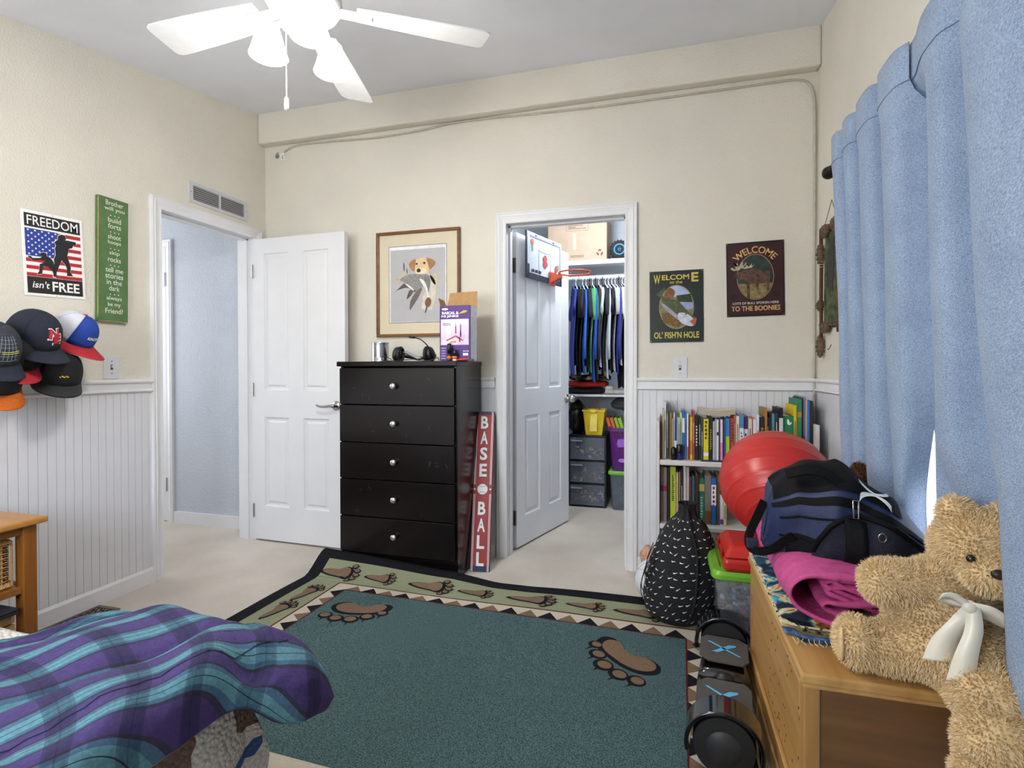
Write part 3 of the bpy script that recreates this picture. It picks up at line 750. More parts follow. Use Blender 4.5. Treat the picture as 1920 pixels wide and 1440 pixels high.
bmpt = spline([(.112, -.02, .052), (.105, -.035, .085), (.07, -.045, .120), (.03, -.045, .134)], 6)
MB().tube(bmpt, .0035, 6).build('boom', black_pl, hs, smooth=True)
MB().tube([(.03, -.045, .134), (.005, -.045, .138), (-.012, -.045, .142)], [.006, .0075, .004], 8).build('microphone', black_pl, hs, smooth=True)
MB().tube(spline([(-.12, -.03, .01), (-.16, -.05, .03), (-.175, -.05, .012), (-.14, -.06, .004), (-.05, -.07, .006), (.02, -.05, .012), (.06, -.06, .006), (.12, -.05, .004), (.16, -.03, .02), (.175, -.04, .004)], 6), .0022, 6).build('cord', black_pl, hs, smooth=True)
ph = thing('phone', 'black handheld device propped up between the headset ear cups', 'phone', (-1.385, 2.77, DH+.03), rot=(.15, .42, 0))
MB().box((-.055, -.025, 0), (.055, .028, .008)).build('body', black_pl, ph, bevel=.003); MB().box((-.048, -.022, .008), (.048, .024, .0086)).build('screen', M('#a9aeb2', .2), ph)
# rocket kit box with open flaps
rb = thing('rocket_kit_box', 'open purple model rocket box standing on the dresser', 'box', (-1.182, 2.70, DH))
fr = Fr((0, 0, 0), (1, 0, 0), (0, 0, 1)); BW, BH, BD = .178, .302, .105
pur = M('#4d2a78', .5, .08, name='purple_card'); card = M('#b08a5c', .85, .08, 60, name='cardboard'); wht = M('#eeeaf2', .6, .02)
MB().prism(rect(0, 0, BW, BH), fr, -.002, 0).build('front_panel', pur, rb)
MB().box((BW-.002, 0, 0), (BW, BD, BH)).build('side_panel', M('#c9c6cf', .6), rb); MB().box((0, 0, 0), (.002, BD, BH)).build('side_panel', pur, rb)
MB().box((0, BD-.002, 0), (BW, BD, BH)).build('back_panel', card, rb); MB().box((0, 0, 0), (BW, BD, .002)).build('bottom_panel', card, rb)
MB().hexa([(.0, BD-.002, BH), (BW, BD-.002, BH), (BW, BD, BH), (0, BD, BH)], [(.012, BD+.010, BH+.085), (BW-.002, BD+.010, BH+.090), (BW-.002, BD+.012, BH+.090), (.012, BD+.012, BH+.085)]).build('flap', card, rb)
MB().hexa([(0, .005, BH), (.002, .005, BH), (.002, BD-.01, BH), (0, BD-.01, BH)], [(-.014, .01, BH+.045), (-.012, .01, BH+.045), (-.012, BD-.015, BH+.04), (-.014, BD-.015, BH+.04)]).build('flap', card, rb)
text(fr, 'RASCAL &', .062, .262, .098, .016, wht, rb, .001, .05); text(fr, 'HI JINKS', .060, .243, .100, .015, wht, rb, .001, .05)
flat(fr, ellipse(.030, .283, .019, .006), wht, rb, .0006)
flat(fr, rect(.006, .088, .168, .228), M('#cdb4e0', .6, .25, 12, col2='#f4eefc'), rb, .0006)
for pts, m_ in (([(.091, .135), (.096, .200), (.094, .215), (.090, .200)], gold_pr), ([(.090, .150), (.097, .150), (.096, .190), (.091, .190)], red_pr), ([(.118, .130), (.125, .130), (.124, .195), (.121, .205), (.119, .195)], blu), ([(.118, .140), (.126, .140), (.125, .165), (.119, .165)], gold_pr),
                ([(.040, .108), (.092, .132), (.092, .139), (.036, .114)], red_pr), ([(.092, .132), (.135, .108), (.137, .114), (.094, .140)], red_pr), ([(.112, .103), (.122, .103), (.118, .130), (.110, .130)], red_pr), ([(.055, .095), (.095, .100), (.097, .112), (.062, .108)], M('#d98b7a', .6)),
                ([(.108, .255), (.150, .262), (.162, .272), (.140, .275)], gold_pr), ([(.018, .205), (.060, .203), (.060, .206), (.018, .208)], black_pr), ([(.016, .196), (.066, .194), (.066, .197), (.016, .199)], black_pr),
                ([(.135, .030), (.165, .030), (.165, .043), (.135, .043)], wht)):
    flat(fr, pts, m_, rb, .0010)
for k in range(5): flat(fr, rect(.008, .012+k*.014, .034, .017+k*.014), M('#a99bc0', .6), rb, .0006)
for k in range(4): flat(fr, ellipse(.138+k*.009, .054, .003, .003, 8), wht, rb, .0006)
for i, (x, lab) in enumerate(((-1.115, 'small black-capped bottle with orange label in front of the purple box'), (-1.083, 'small dark vial with orange label next to the capped bottle'))):
    bt = thing('small_bottle', lab, 'bottle', (x, 2.672, DH), group='small bottles on the dresser')
    h = .062 if i == 0 else .040
    MB().lathe([(0, 0), (.013, 0), (.014, .003), (.014, h*.55), (.006, h*.62), (.006, h*.66)], 16).build('body', M('#c8c8d0', .15, .05) if i else M('#2a2225', .3), bt, smooth=True)
    MB().lathe([(.0143, .010), (.0143, .026)], 16).build('label', M('#c96a2e', .6, .2, 200), bt, smooth=True)
    MB().lathe([(.0, h*1.55), (.012, h*1.5), (.0125, h*.66), (0, h*.66)], 16).build('cap', black_pl, bt, smooth=True)
rt_ = thing('red_tool', 'small red plastic tool lying by the purple box', 'tool', (-1.035, 2.668, DH))
MB().tube([(-.045, 0, .006), (0, .004, .008), (.03, 0, .010)], [.004, .006, .005], 8).build('handle', M('#b8332a', .4), rt_, smooth=True)
MB().box((.028, -.008, 0), (.060, .008, .010)).build('head', M('#3a2c30', .5), rt_)

# ------------------------------------------------------------------ framed dog picture
pf = thing('framed_picture', 'wood-framed print of a yellow dog carrying a duck', 'picture', (-1.770, WB, 1.337))
fr = Fr((0, -.002, 0), (1, 0, 0), (0, 0, 1)); PW, PH = .573, .665
fw_ = wood('#5d3817', '#7b5026', 0, 5, .35)
def fbar(name, lo, hi):
    MB().hexa(lo, hi).build(name, fw_, pf, bevel=.002)
b_ = .019
for q in (rect(0, 0, PW, b_), rect(0, PH-b_, PW, PH), rect(0, b_, b_, PH-b_), rect(PW-b_, b_, PW, PH-b_)): MB().prism(q, fr, 0, .020).build('frame_bar', fw_, pf, bevel=.004)
flat(fr, rect(b_, b_, PW-b_, PH-b_), M('#d9cdb3', .8, .03, 8), pf, .006, 'mat_board', .004)
flat(fr, rect(.086, .088, .482, .572), M('#3a342c', .8), pf, .0066, 'mat_bevel')
flat(fr, rect(.089, .091, .479, .569), M('#e8e8ec', .8), pf, .0072, 'print')
flat(fr, rect(.098, .094, .472, .548), M('#b9b8bb', .8, .04, 8), pf, .0078, 'print')
def dz(px, py):
    yt = 183-(px-130)*.08; return ((px-138)/745*.573, .665*(1-(py-yt)/(930+(px-130)/750*50)))
def art(pts, colr, lv, var=.12, sc_=60, c2=None): flat(fr, blob([dz(*p) for p in pts], 4), M(colr, .8, var, sc_, col2=c2), pf, lv, 'print')
art([(600,540),(660,600),(672,720),(640,850),(590,870),(545,850),(560,740),(600,650)], '#d6ccbd', .0084)
art([(300,610),(380,540),(420,520),(400,600),(330,640)], '#c3b7a0', .0084); art([(620,560),(680,540),(705,600),(660,640)], '#c9bba2', .0084)
art([(384,440),(394,470),(392,520),(384,500)], '#4b4540', .0088); art([(414,490),(420,520),(417,545),(411,520)], '#5b5550', .0088)
art([(480,480),(495,425),(540,398),(590,408),(615,455),(612,520),(585,548),(540,552),(500,545)], '#d9b98a', .0090, c2='#e6cba2')
art([(492,413),(455,430),(434,460),(450,500),(478,522),(490,470)], '#a87b4c', .0094); art([(593,403),(640,414),(667,440),(640,482),(618,505),(604,465)], '#a87b4c', .0094)
art([(500,500),(545,490),(590,505),(575,545),(535,552),(500,540)], '#ecdcc0', .0096)
art([(350,592),(440,550),(540,548),(610,555),(625,620),(605,690),(565,650),(545,695),(500,705),(440,660),(390,625)], '#8f8e8c', .0096, .3, 90)
art([(500,700),(548,675),(520,750),(470,830),(440,868),(446,790)], '#6d665e', .0098, .3, 90); art([(440,690),(470,700),(440,750),(412,768),(425,720)], '#5e5852', .0098)
art([(392,630),(430,650),(490,690),(480,708),(420,668),(330,690),(290,722),(345,670)], '#57524c', .0100, .3, 90); art([(395,628),(440,650),(480,690),(468,692),(420,655)], '#e8e6e0', .0102)
art([(528,590),(560,600),(590,650),(612,740),(618,790),(604,775),(585,690),(555,640)], '#ece9e2', .0104)
art([(560,575),(610,580),(618,640),(605,720),(590,650)], '#7b7a7c', .0103, .3, 90)
art([(600,755),(625,770),(628,810),(608,842),(585,835),(575,800)], '#7a5a40', .0106); art([(588,838),(598,842),(584,890),(574,890)], '#59606c', .0106)
for p, r_ in (((521, 514), 19), ((503, 455), 9), ((572, 447), 11)): q = dz(*p); flat(fr, ellipse(*q, r_*.00075, r_*.00068, 14), M('#2b2624', .6), pf, .0110, 'print')
# glazing is not noticeable in the photo, thin glass sheet kept clear
MB().prism(rect(b_, b_, PW-b_, PH-b_), fr, .0125, .0130).build('glass_pane', M('#ffffff', .03, 0, trans=1, name='picture_glass', alpha=.12), pf)

# ------------------------------------------------------------------ baseball board leaning by the dresser
bs = thing('baseball_sign', 'tall red board lettered BASEBALL leaning beside the dresser', 'sign', (-1.048, 2.795, 0))
fr = Fr((0, 0, 0), (.112, .018, 0), (.000, .205, .880)); BL = .903; BWd = .113
redb = M('#9c2a2c', .5, .10, 30, name='red_board'); blueb = M('#1f2a50', .5, .1, name='blue_band')
MB().prism(rect(0, 0, BWd, BL), fr, -.014, 0).build('board', M('#17161c', .5), bs, bevel=.002)
flat(fr, rect(.001, .001, BWd-.001, BL-.001), redb, bs, .0006, 'face')
flat(fr, rect(.001, .001, BWd-.001, .032), blueb, bs, .0012); flat(fr, rect(.001, BL-.018, BWd-.001, BL-.001), blueb, bs, .0012)
for x in (.006, .0125, BWd-.0155, BWd-.009):
    flat(fr, rect(x, .002, x+.0030, .425), white_pr, bs, .0018, 'stripe'); flat(fr, rect(x, .478, x+.0030, BL-.002), white_pr, bs, .0018, 'stripe')
flat(fr, star(.0105, .452, .0085), white_pr, bs, .0018, 'star_print'); flat(fr, star(BWd-.0105, .452, .0085), white_pr, bs, .0018, 'star_print')
flat(fr, ellipse(.0565, .452, .030, .030, 30), white_pr, bs, .0018, 'ball_print')
for s_ in (1, -1):
    pts = [(.0565+.022*math.sin(a), .452+s_*(.030-.016*math.cos(a))) for a in [(-1.1+.22*i) for i in range(11)]]
    MB().tube([fr.p(x, y, .002) for x, y in pts], .0012, 4).build('stitch', M('#8a8a90', .6), bs)
for ch_, y in zip('BASEBALL', (.838, .748, .655, .560, .345, .252, .160, .068)):
    text(fr, ch_, .0585, y-.002, .044, .074, M('#26263c', .6), bs, .0014, .03, name='lettering'); text(fr, ch_, .0565, y, .044, .074, white_pr, bs, .0020, .03, name='lettering')

# ------------------------------------------------------------------ cable along the beam and hook
cabm = M('#b9b5a6', .6, .1, name='clear_cable')
cb_pts = [(-2.468, 2.600), (-2.353, 2.634), (-1.987, 2.623), (-1.792, 2.613), (-1.566, 2.616), (-1.42, 2.624), (-1.189, 2.641), (-.739, 2.627), (-.426, 2.619), (-.13, 2.617), (.15, 2.618), (.416, 2.619), (.569, 2.621), (.656, 2.617), (.705, 2.594), (.732, 2.53), (.738, 2.4), (.738, 2.0), (.736, 1.6), (.738, 1.30), (.737, 1.10), (.735, 1.075)]
pts = spline([(x, WB-.009, z) for x, z in cb_pts] + [(.733, WB-.030, 1.05), (.735, WB-.026, 1.0), (.738, WB-.014, .95), (.738, WB-.014, .5), (.738, WB-.02, .09)], 4)
rl = thing('rope_light', 'clear rope light strung under the beam and down the corner', 'cable')
MB().tube(pts, .0055, 6).build('tubing', cabm, rl, smooth=True)
pt = MB().prism(rect(-.016, -.028, .014, .018), Fr((-2.484, WB-.006, 2.575), (.97, 0, .2), (-.2, 0, .97)), 0, .001).build('tag', M('#eef0f4', .6), rl)
fr = Fr((-2.484, WB-.006, 2.575), (.97, 0, .2), (-.2, 0, .97))
for k in range(3): flat(fr, rect(-.006, -.018+k*.010, .006, -.014+k*.010), black_pr, rl, .0016)
hk_ = thing('wall_hook', 'small grey cup hook at the start of the rope light', 'hook', (-2.53, WB, 2.579))
MB().lathe([(0, .004), (.014, .004), (.014, 0)], 14, (0, 0, 0), (0, -1, 0)).build('base', M('#8d8c86', .5), hk_)
MB().tube(spline([(0, -.003, 0), (.004, -.018, -.004), (.014, -.026, .004), (.022, -.020, .016)], 5), .004, 6).build('hook_arm', M('#8d8c86', .5), hk_, smooth=True)
# ------------------------------------------------------------------ closet
shw = M('#e6e9ee', .5, .02, name='shelf_white')
cs = thing('closet_shelf', 'white upper closet shelf above the hanging rod', 'shelf', (0, 0, 0))
MB().box((-1.72, 4.33, 1.985), (.42, 4.86, 2.010)).build('shelf_board', shw, cs); MB().box((-1.72, 4.325, 1.978), (.42, 4.335, 2.013)).build('edge_trim', shw, cs)
MB().box((-1.72, 4.845, 1.90), (.42, 4.86, 1.985)).build('cleat', shw, cs)
rd = thing('closet_rod', 'white round hanging rod running the width of the closet', 'rod', (0, 4.42, 1.885))
MB().tube([(-1.71, 0, 0), (.41, 0, 0)], .016, 14).build('pole', shw, rd, smooth=True)
for x in (-1.715, .405): MB().lathe([(.03, 0), (.03, .01)], 16, (x, 0, 0), (1, 0, 0)).build('socket', shw, rd)
cs = thing('closet_shelf', 'white lower closet shelf under the hanging clothes', 'shelf', (0, 0, 0))
MB().box((-1.72, 4.36, .905), (.42, 4.86, .922)).build('shelf_board', shw, cs); MB().tube([(-.46, 4.375, .945), (.41, 4.375, .945)], .018, 12).build('rail', M('#e4dfd5', .4), cs, smooth=True)

bx_ = thing('moving_box', 'large brown cardboard carton on the upper closet shelf', 'box', (-.930, 4.345, 2.010))
fr = Fr((0, 0, 0), (1, 0, 0), (0, 0, 1)); cbm = M('#a89684', .85, .05, 10, name='carton')
MB().box((0, 0, 0), (.485, .38, .375)).build('carton_body', cbm, bx_, bevel=.004)
ink = M('#5b4a3a', .8)
for q in (rect(.155, .250, .335, .252), rect(.155, .36, .335, .362), rect(.155, .25, .157, .36), rect(.333, .25, .335, .36)): flat(fr, q, ink, bx_, .0006)
for k in range(7): flat(fr, rect(.172, .266+k*.012, .172+(.145, .06, .12, .09, .13, .07, .10)[k], .271+k*.012), ink, bx_, .0006)
for k in range(2): flat(fr, rect(.19, .035+k*.010, .30, .039+k*.010), ink, bx_, .0006)
flat(fr, rect(.21, .10, .235, .23), M('#c9b596', .5), bx_, .0004, 'tape')
for k in range(3):
    a = k*2*PI/3+PI/2; q = [(.428+.026*math.cos(a+d)*r_, .062+.026*math.sin(a+d)*r_) for d, r_ in ((-.75, .75), (-.55, 1.15), (.35, 1.1), (.75, .85), (.55, .45), (-.3, .5))]
    flat(fr, q, ink, bx_, .0006, 'logo')
tt = thing('toy_truck', 'black remote control truck with blue spoked wheels beside the carton', 'toy', (-.345, 4.42, 2.010))
tire = M('#1a1a1b', .85, .2, 60, .5, 120); rimb = M('#2a86cf', .4, .05)
for wx, wy in ((0, -.05), (.20, -.05), (0, .22), (.20, .22)):
    w = MB(); w.lathe([(.042, -.035), (.066, -.035), (.075, -.02), (.077, 0), (.075, .02), (.066, .035), (.042, .035)], 28, (wx, wy, .077), (0, -1, 0))
    o = w.build('wheel', tire, tt, smooth=True)
    kn_ = MB()
    for i in range(18):
        a = i*2*PI/18; kn_.tube([(wx+.076*math.cos(a), wy-.03, .077+.076*math.sin(a)), (wx+.076*math.cos(a), wy+.03, .077+.076*math.sin(a))], .005, 5)
    kn_.build('tread', tire, o)
    h = MB(); h.lathe([(0, .02), (.012, .025), (.014, .012)], 14, (wx, wy-.012, .077), (0, -1, 0)); h.lathe([(.036, .026), (.045, .028), (.045, .0), (.036, .0), (.036, .026)], 24, (wx, wy-.010, .077), (0, -1, 0), cap=False)
    for i in range(10):
        a = i*2*PI/10; h.tube([(wx+.012*math.cos(a), wy-.026, .077+.012*math.sin(a)), (wx+.040*math.cos(a), wy-.030, .077+.040*math.sin(a))], .0042, 5)
    h.build('rim', rimb, o, smooth=True)
MB().box((-.02, .0, .075), (.26, .17, .13)).build('chassis', black_pl, tt, bevel=.02); MB().hexa([(.02, .01, .13), (.2, .01, .13), (.2, .16, .13), (.02, .16, .13)], [(.07, .03, .19), (.16, .03, .19), (.16, .14, .19), (.07, .14, .19)]).build('cab', black_pl, tt, bevel=.01)
db = thing('storage_bag', 'dark navy duffel stored on the upper closet shelf behind the hoop', 'bag', (-1.12, 4.60, 2.010))
b_ = MB().ell((0, 0, .13), (.18, .20, .15), 20); b_.v = [(x, y, max(0, z)) for x, y, z in b_.v]; b_.build('body', M('#2b3560', .8, .2, 40), db, smooth=True)
MB().tube(spline([(-.1, 0, .25), (-.05, 0, .30), (.05, 0, .30), (.1, 0, .25)], 5), .01, 6).build('handle', black_cl, db, smooth=True)

# hanging garments, each with its hanger
def garment(i, x, kind, c1, label, hz, hanger, dz=0.0, ang=0.5, c2=None, sleeve=None, length=.64):
    g = thing('hanging_shirt' if kind != 'jacket' else 'hanging_jacket', label, 'shirt' if kind != 'jacket' else 'jacket', (x, 4.42, 1.868+dz), .24, group='clothes on the closet rod')
    rr = random.Random(i*13+5)
    ph = rr.uniform(0, 6)
    sl = sleeve or (.20 if kind == 'tee' else .55)
    def surf(s, t, side):
        # s -1..1 across, t 0..1 down
        w = .205 + .012*math.sin(t*4+ph) - .02*(t > .6)*(t-.6)
        y = s*w
        z = -.045 - .075*abs(s)**1.3 - t*(length - .05*abs(s))
        bulge = .0085 + .003*math.sin(s*5+ph+t*3)
        edge = 1-abs(s)**6
        return (side*bulge*edge + .010*math.sin(t*5+1), y, z)
    m1 = M(c1, .9, .12, 60, .25, 220, name='cotton')
    mb = MB(); mb.grid(lambda a, b: surf(a*2-1, b, 1), 12, 10); mb.grid(lambda a, b: surf(a*2-1, b, -1), 12, 10)
    mb.build('body', m1, g, smooth=True)
    for sgn in (-1, 1):
        ml = M(c2, .9, .12, 60, .25, 220, name='cotton') if c2 else m1
        p0 = V((0, sgn*.175, -.115)); dirn = V((0, sgn*.42, -1)).normalized() if kind == 'tee' else V((0, sgn*.16, -1)).normalized()
        pts = [p0 + dirn*sl*k/5 + V((.008*math.sin(k*.8+1), 0, 0)) for k in range(6)]
        sv = MB(); n_ = 12; front = sgn == -1 and i in (1, 4, 5, 9, 12, 14)
        if front: p0 = V((.012, -.215, -.105)); dirn = V((.10, -.10, -1)).normalized(); sl_ = .21+.02*(i % 3); pts = [p0 + dirn*sl_*k/5 for k in range(6)]
        vs = []; fs = []
        for k, p in enumerate(pts):
            for j in range(n_):
                a = 2*PI*j/n_; wy = (.062 - .012*k/5) if kind != 'tee' else (.066 + .006*k/5)
                q = V((0, -dirn.z*sgn, dirn.y*sgn)).normalized()
                if front:
                    vs.append(p + V((.024+.014*k/5, 0, 0))*math.cos(a) + V((0, .016, 0))*math.sin(a)); continue
                vs.append(p + V((1, 0, 0))*.0115*math.cos(a) + q*wy*math.sin(a)*(.75 if k == 0 else 1))
        for k in range(5):
            for j in range(n_): fs.append((k*n_+j, k*n_+(j+1) % n_, (k+1)*n_+(j+1) % n_, (k+1)*n_+j))
        fs.append(tuple(5*n_+j for j in range(n_)))
        MB().add(vs, fs).build('sleeve', ml, g, smooth=True)
    hm = M(hanger, .35, .05, name='hanger_plastic')
    hg = MB(); hg.tube(spline([(0, 0, .020), (0, .020, .008), (0, .012, -.016), (0, 0, -.030), (0, 0, -.050)], 4), .0035, 6)
    hg.tube(spline([(0, -.012, .024), (0, -.020, .004), (0, -.018, -.010)], 3), .0030, 6); hg.tube([(0, -.012, .024), (0, 0, .030), (0, .012, .022), (0, .020, .008)], .0030, 6)
    hg.tube([(0, -.17, -.100), (0, -.06, -.058), (0, 0, -.046), (0, .06, -.058), (0, .17, -.100)], .0040, 6)
    hg.build('hanger', hm, g, smooth=True)
    return g
wears = [(-.735, 'tee', '#2e3f9a', 'royal blue shirt, first on the rod next to the closet door', '#3a6ab0', .5, None), (-.708, 'tee', '#101114', 'black cotton shirt between the royal blue and dark grey shirts', '#e8eef4', .5, None),
 (-.680, 'tee', '#23252c', 'charcoal tee with faded chest print on a teal hanger', '#2a9ab0', .5, None), (-.652, 'long', '#2f63c8', 'bright blue long-sleeved shirt on a white hanger', '#f0f2f4', .5, None),
 (-.624, 'tee', '#1b2230', 'short navy tee hanging before the green shirt', '#f0f2f4', .5, None), (-.594, 'tee', '#46975a', 'bright green polo with pale piping', '#17181a', .55, None),
 (-.570, 'long', '#2a50b5', 'blue sweatshirt between the green polo and a charcoal hoodie', '#f0f2f4', .5, None), (-.545, 'jacket', '#262a33', 'long charcoal hooded jacket reaching the lower shelf', '#17181a', .5, None),
 (-.518, 'tee', '#dfe2e6', 'white tee with grey flecks behind a charcoal tee', '#f0f2f4', .5, None), (-.492, 'tee', '#232833', 'charcoal short-sleeved tee hanging mid-rod', '#17181a', .5, None),
 (-.466, 'long', '#b9c2cc', 'pale grey-blue sweatshirt on a white hanger', '#f0f2f4', .5, None), (-.440, 'tee', '#17181c', 'black shirt right behind the grey team jersey', '#f0f2f4', .5, None),
 (-.412, 'tee', '#b4b7ba', 'grey team jersey with blue lettering and striped cuffs', '#f0f2f4', .55, None), (-.386, 'long', '#2c3690', 'dark blue jersey peeking out behind the grey one', '#f0f2f4', .5, None),
 (-.358, 'tee', '#e6e6e4', 'plain white tee with loose sleeves near the closet frame', '#17181a', .55, None), (-.328, 'jacket', '#1d1e22', 'black zip jacket hanging last before the frame', '#f0f2f4', .5, None),
 (-.296, 'tee', '#c7dcf0', 'light blue shirt half hidden by the closet frame', '#f0f2f4', .5, None)]
for i, (x, kind, c1, lab, hc, an, c2) in enumerate(wears):
    ln = {'tee': .69, 'long': .74, 'jacket': .78}[kind] + random.Random(i).uniform(-.06, .06)
    g = garment(i, x, kind, c1, lab, 0, hc, ang=an, length=ln)
    if 'jersey with blue lettering' in lab:
        jf = Fr((.036, 0, 0), (0, -1, 0), (0, 0, 1)); jf = Fr((.040, .0, 0), (0, 1, 0), (0, 0, 1))
        for f_ in (jf, Fr((-.030, 0, 0), (0, -1, 0), (0, 0, 1))):
            for q in ([(-.09, -.16), (-.01, -.14), (.06, -.16), (.05, -.20), (-.08, -.20)], [(-.07, -.22), (.04, -.22), (.05, -.27), (-.05, -.28)]): flat(f_, blob(q, 3), M('#2b3a94', .7), g, .001, 'print')
    if 'black zip' in lab:
        MB().box((-.03, -.16, -.30), (.03, -.10, -.24)).build('badge', M('#2f8fd0', .5), g, bevel=.01)
# folded textiles on the lower shelf
def folded(name, label, cat, loc, w, d, layers, mats, th=.03, group=None, over=.0):
    t = thing(name, label, cat, loc, group=group); rr = random.Random(len(label))
    for k in range(layers):
        m = mats[k % len(mats)]; z0 = k*th
        def f(a, b, z0=z0, k=k):
            an = 2*PI*b; r_ = .5
            yy = (a-.5)*w
            e = 2.6; cy = math.copysign(abs(math.cos(an))**(2/e), math.cos(an)); cz = math.copysign(abs(math.sin(an))**(2/e), math.sin(an))
            ds = 1 - .25*max(0, abs(a-.5)*2-.92)/.08
            return (yy, d/2*cy + .006*math.sin(yy*30+k), z0 + th*.52 + th*.5*cz*ds + .004*math.sin(yy*18+k*2+cy*2))
        mb = MB().grid(f, 24, 24)
        n_ = 25
        mb.f.append(tuple(range(24, -1, -1))); mb.f.append(tuple(24*25+j for j in range(25)))
        mb.build('fold', m, t, smooth=True)
    return t
folded('folded_blanket', 'bright red folded blanket on the lower closet shelf', 'blanket', (-.62, 4.52, .975), .32, .28, 1, [M('#b0201f', .9, .1, 30, .3, 120)], .055)
folded('folded_blanket', 'black and tan patterned fleece folded on top of the red blanket', 'blanket', (-.60, 4.52, 1.032), .32, .27, 1, [M('#1b1613', .95, .1, 26, .4, 120, col2='#a98f68', thresh=(.52, .6))], .05)
folded('folded_blanket', 'dark folded blanket under the red one', 'blanket', (-.64, 4.52, .924), .30, .26, 1, [M('#15151a', .9, .1, 30)], .05)
rl2 = thing('paper_roll', 'small white roll lying at the edge of the lower closet shelf', 'roll', (-.432, 4.43, .968), rz=0)
MB().tube([(-.03, 0, 0), (.03, 0, 0)], .026, 18).build('roll_body', M('#ece9e4', .8), rl2, smooth=True); MB().tube([(-.031, 0, 0), (.031, 0, 0)], .008, 10).build('core', M('#b9a98f', .8), rl2)

# drawer tower
grayt = M('#8b93a2', .25, .05, 8, alpha=.30, name='smoked_plastic')
tw = thing('plastic_drawer_tower', 'black three-drawer tower with smoky see-through fronts', 'drawer unit', (-.755, 4.35, 0))
TW, TD = .303, .36
for a, b in (((0, 0, 0), (.010, TD, .585)), ((TW-.010, 0, 0), (TW, TD, .585)), ((0, 0, .575), (TW, TD, .588)), ((0, TD-.01, 0), (TW, TD, .585)), ((.01, 0, .376), (TW-.01, TD, .384)), ((.01, 0, .188), (TW-.01, TD, .196)), ((.01, 0, 0), (TW-.01, TD, .010))):
    MB().box(a, b).build('frame_panel', black_pl, tw)
toyc = ['#c0392b', '#d9d4c6', '#2e4fa0', '#c9a23a', '#7d8794', '#8a3b34', '#e4e1d8', '#3c6b45', '#caa27a', '#23262c', '#9aa7b8', '#b85a2a']
TOYM = [M(c, .45, .05) for c in toyc]
def bits(name, parent, n, lo, hi, sz, seed, mats=TOYM):
    # loose toy pieces nobody could count: joined by colour into stuff parts
    rr = random.Random(seed); groups = [MB() for _ in mats]
    for _ in range(n):
        c = V((rr.uniform(lo[0], hi[0]), rr.uniform(lo[1], hi[1]), lo[2]+(hi[2]-lo[2])*rr.random()**1.3)); R = Matrix.Rotation(rr.uniform(0, 6), 3, V((rr.uniform(-1, 1), rr.uniform(-1, 1), rr.uniform(-1, 1))).normalized())
        s = V((rr.uniform(.5, 1.6)*sz, rr.uniform(.4, .9)*sz, rr.uniform(.3, .7)*sz)); k = rr.randrange(len(mats))
        vs = [c + R @ V((x*s.x, y*s.y, z*s.z)) for z in (-1, 1) for x, y in ((-1, -1), (1, -1), (1, 1), (-1, 1))]
        groups[k].add(vs, [(0,3,2,1),(4,5,6,7),(0,1,5,4),(1,2,6,5),(2,3,7,6),(3,0,4,7)])
    for g, m in zip(groups, mats):
        if g.v: o = g.build(name, m, parent); o['kind'] = 'stuff'
for k, (za, zb) in enumerate(((.386, .574), (.198, .375), (.012, .187))):
    d = MB().box((.012, -.006, za+.004), (TW-.012, .000, zb-.004)).build('drawer', grayt, tw, bevel=.002)
    MB().box((.014, -.016, zb-.038), (.11, -.006, zb-.026)).build('handle', M('#9aa2ae', .3), d, bevel=.004)
    MB().box((.014, .004, za+.004), (TW-.014, TD-.02, za+.010)).build('drawer_bottom', M('#4b525e', .5), d)
    bits('toy_pieces', d, 90, (.03, .015, za+.02), (TW-.03, .20, za+.10), .011, 40+k)
yb = thing('yellow_bin', 'bright yellow tapered plastic bin on the drawer tower', 'bin', (-.552, 4.45, .589))
yel = M('#e0c21c', .35, .04, 12, name='yellow_plastic')
def taper(mb, w0, d0, w1, d1, h, th=.004, z0=0):
    o0 = [(-w0, -d0), (w0, -d0), (w0, d0), (-w0, d0)]; o1 = [(-w1, -d1), (w1, -d1), (w1, d1), (-w1, d1)]
    vs = [(x, y, z0) for x, y in o0]+[(x, y, z0+h) for x, y in o1]+[(x-math.copysign(th, x), y-math.copysign(th, y), z0+h) for x, y in o1]+[(x-math.copysign(th, x), y-math.copysign(th, y), z0+th) for x, y in o0]
    fs = [(0,3,2,1)]
    for k in range(3):
        for m in range(4): fs.append((k*4+m, k*4+(m+1) % 4, (k+1)*4+(m+1) % 4, (k+1)*4+m))
    fs.append((12, 13, 14, 15)); return mb.add(vs, fs)
taper(MB(), .066, .085, .088, .105, .205).build('bin_body', yel, yb, bevel=.003)
rm = MB()
for q in ((-.094, -.112, .094, -.104), (-.094, .104, .094, .112), (-.094, -.104, -.086, .104), (.086, -.104, .094, .104)): rm.box((q[0], q[1], .196), (q[2], q[3], .208))
rm.build('rim', yel, yb)
fr = Fr((0, -.112, .205), (1, 0, 0), (0, 0, 1)); MB().prism([(.034*math.cos(a), .010+ -.030*math.sin(a)) for a in [PI*i/14 for i in range(15)]][::-1], fr, 0, .010).build('handle_lip', yel, yb, bevel=.002)
MB().prism(rect(-.028, -.17, .028, -.03), Fr((0, -.098, .205), (1, 0, 0), (0, .14, 1)), 0, .002).build('rib', yel, yb)
sk_ = thing('orange_stick', 'thin orange stick poking out of the yellow bin', 'stick', (-.560, 4.47, .66))
MB().tube([(0, 0, 0), (.012, 0, .10), (.022, 0, .185)], .005, 8).build('shaft', M('#c7623a', .5), sk_, smooth=True); MB().ell((.022, 0, .187), .0055, 8).build('tip', M('#b3502b', .5), sk_)
bb = thing('black_bag', 'crumpled shiny black bag on the drawer tower', 'bag', (-.715, 4.52, .589))
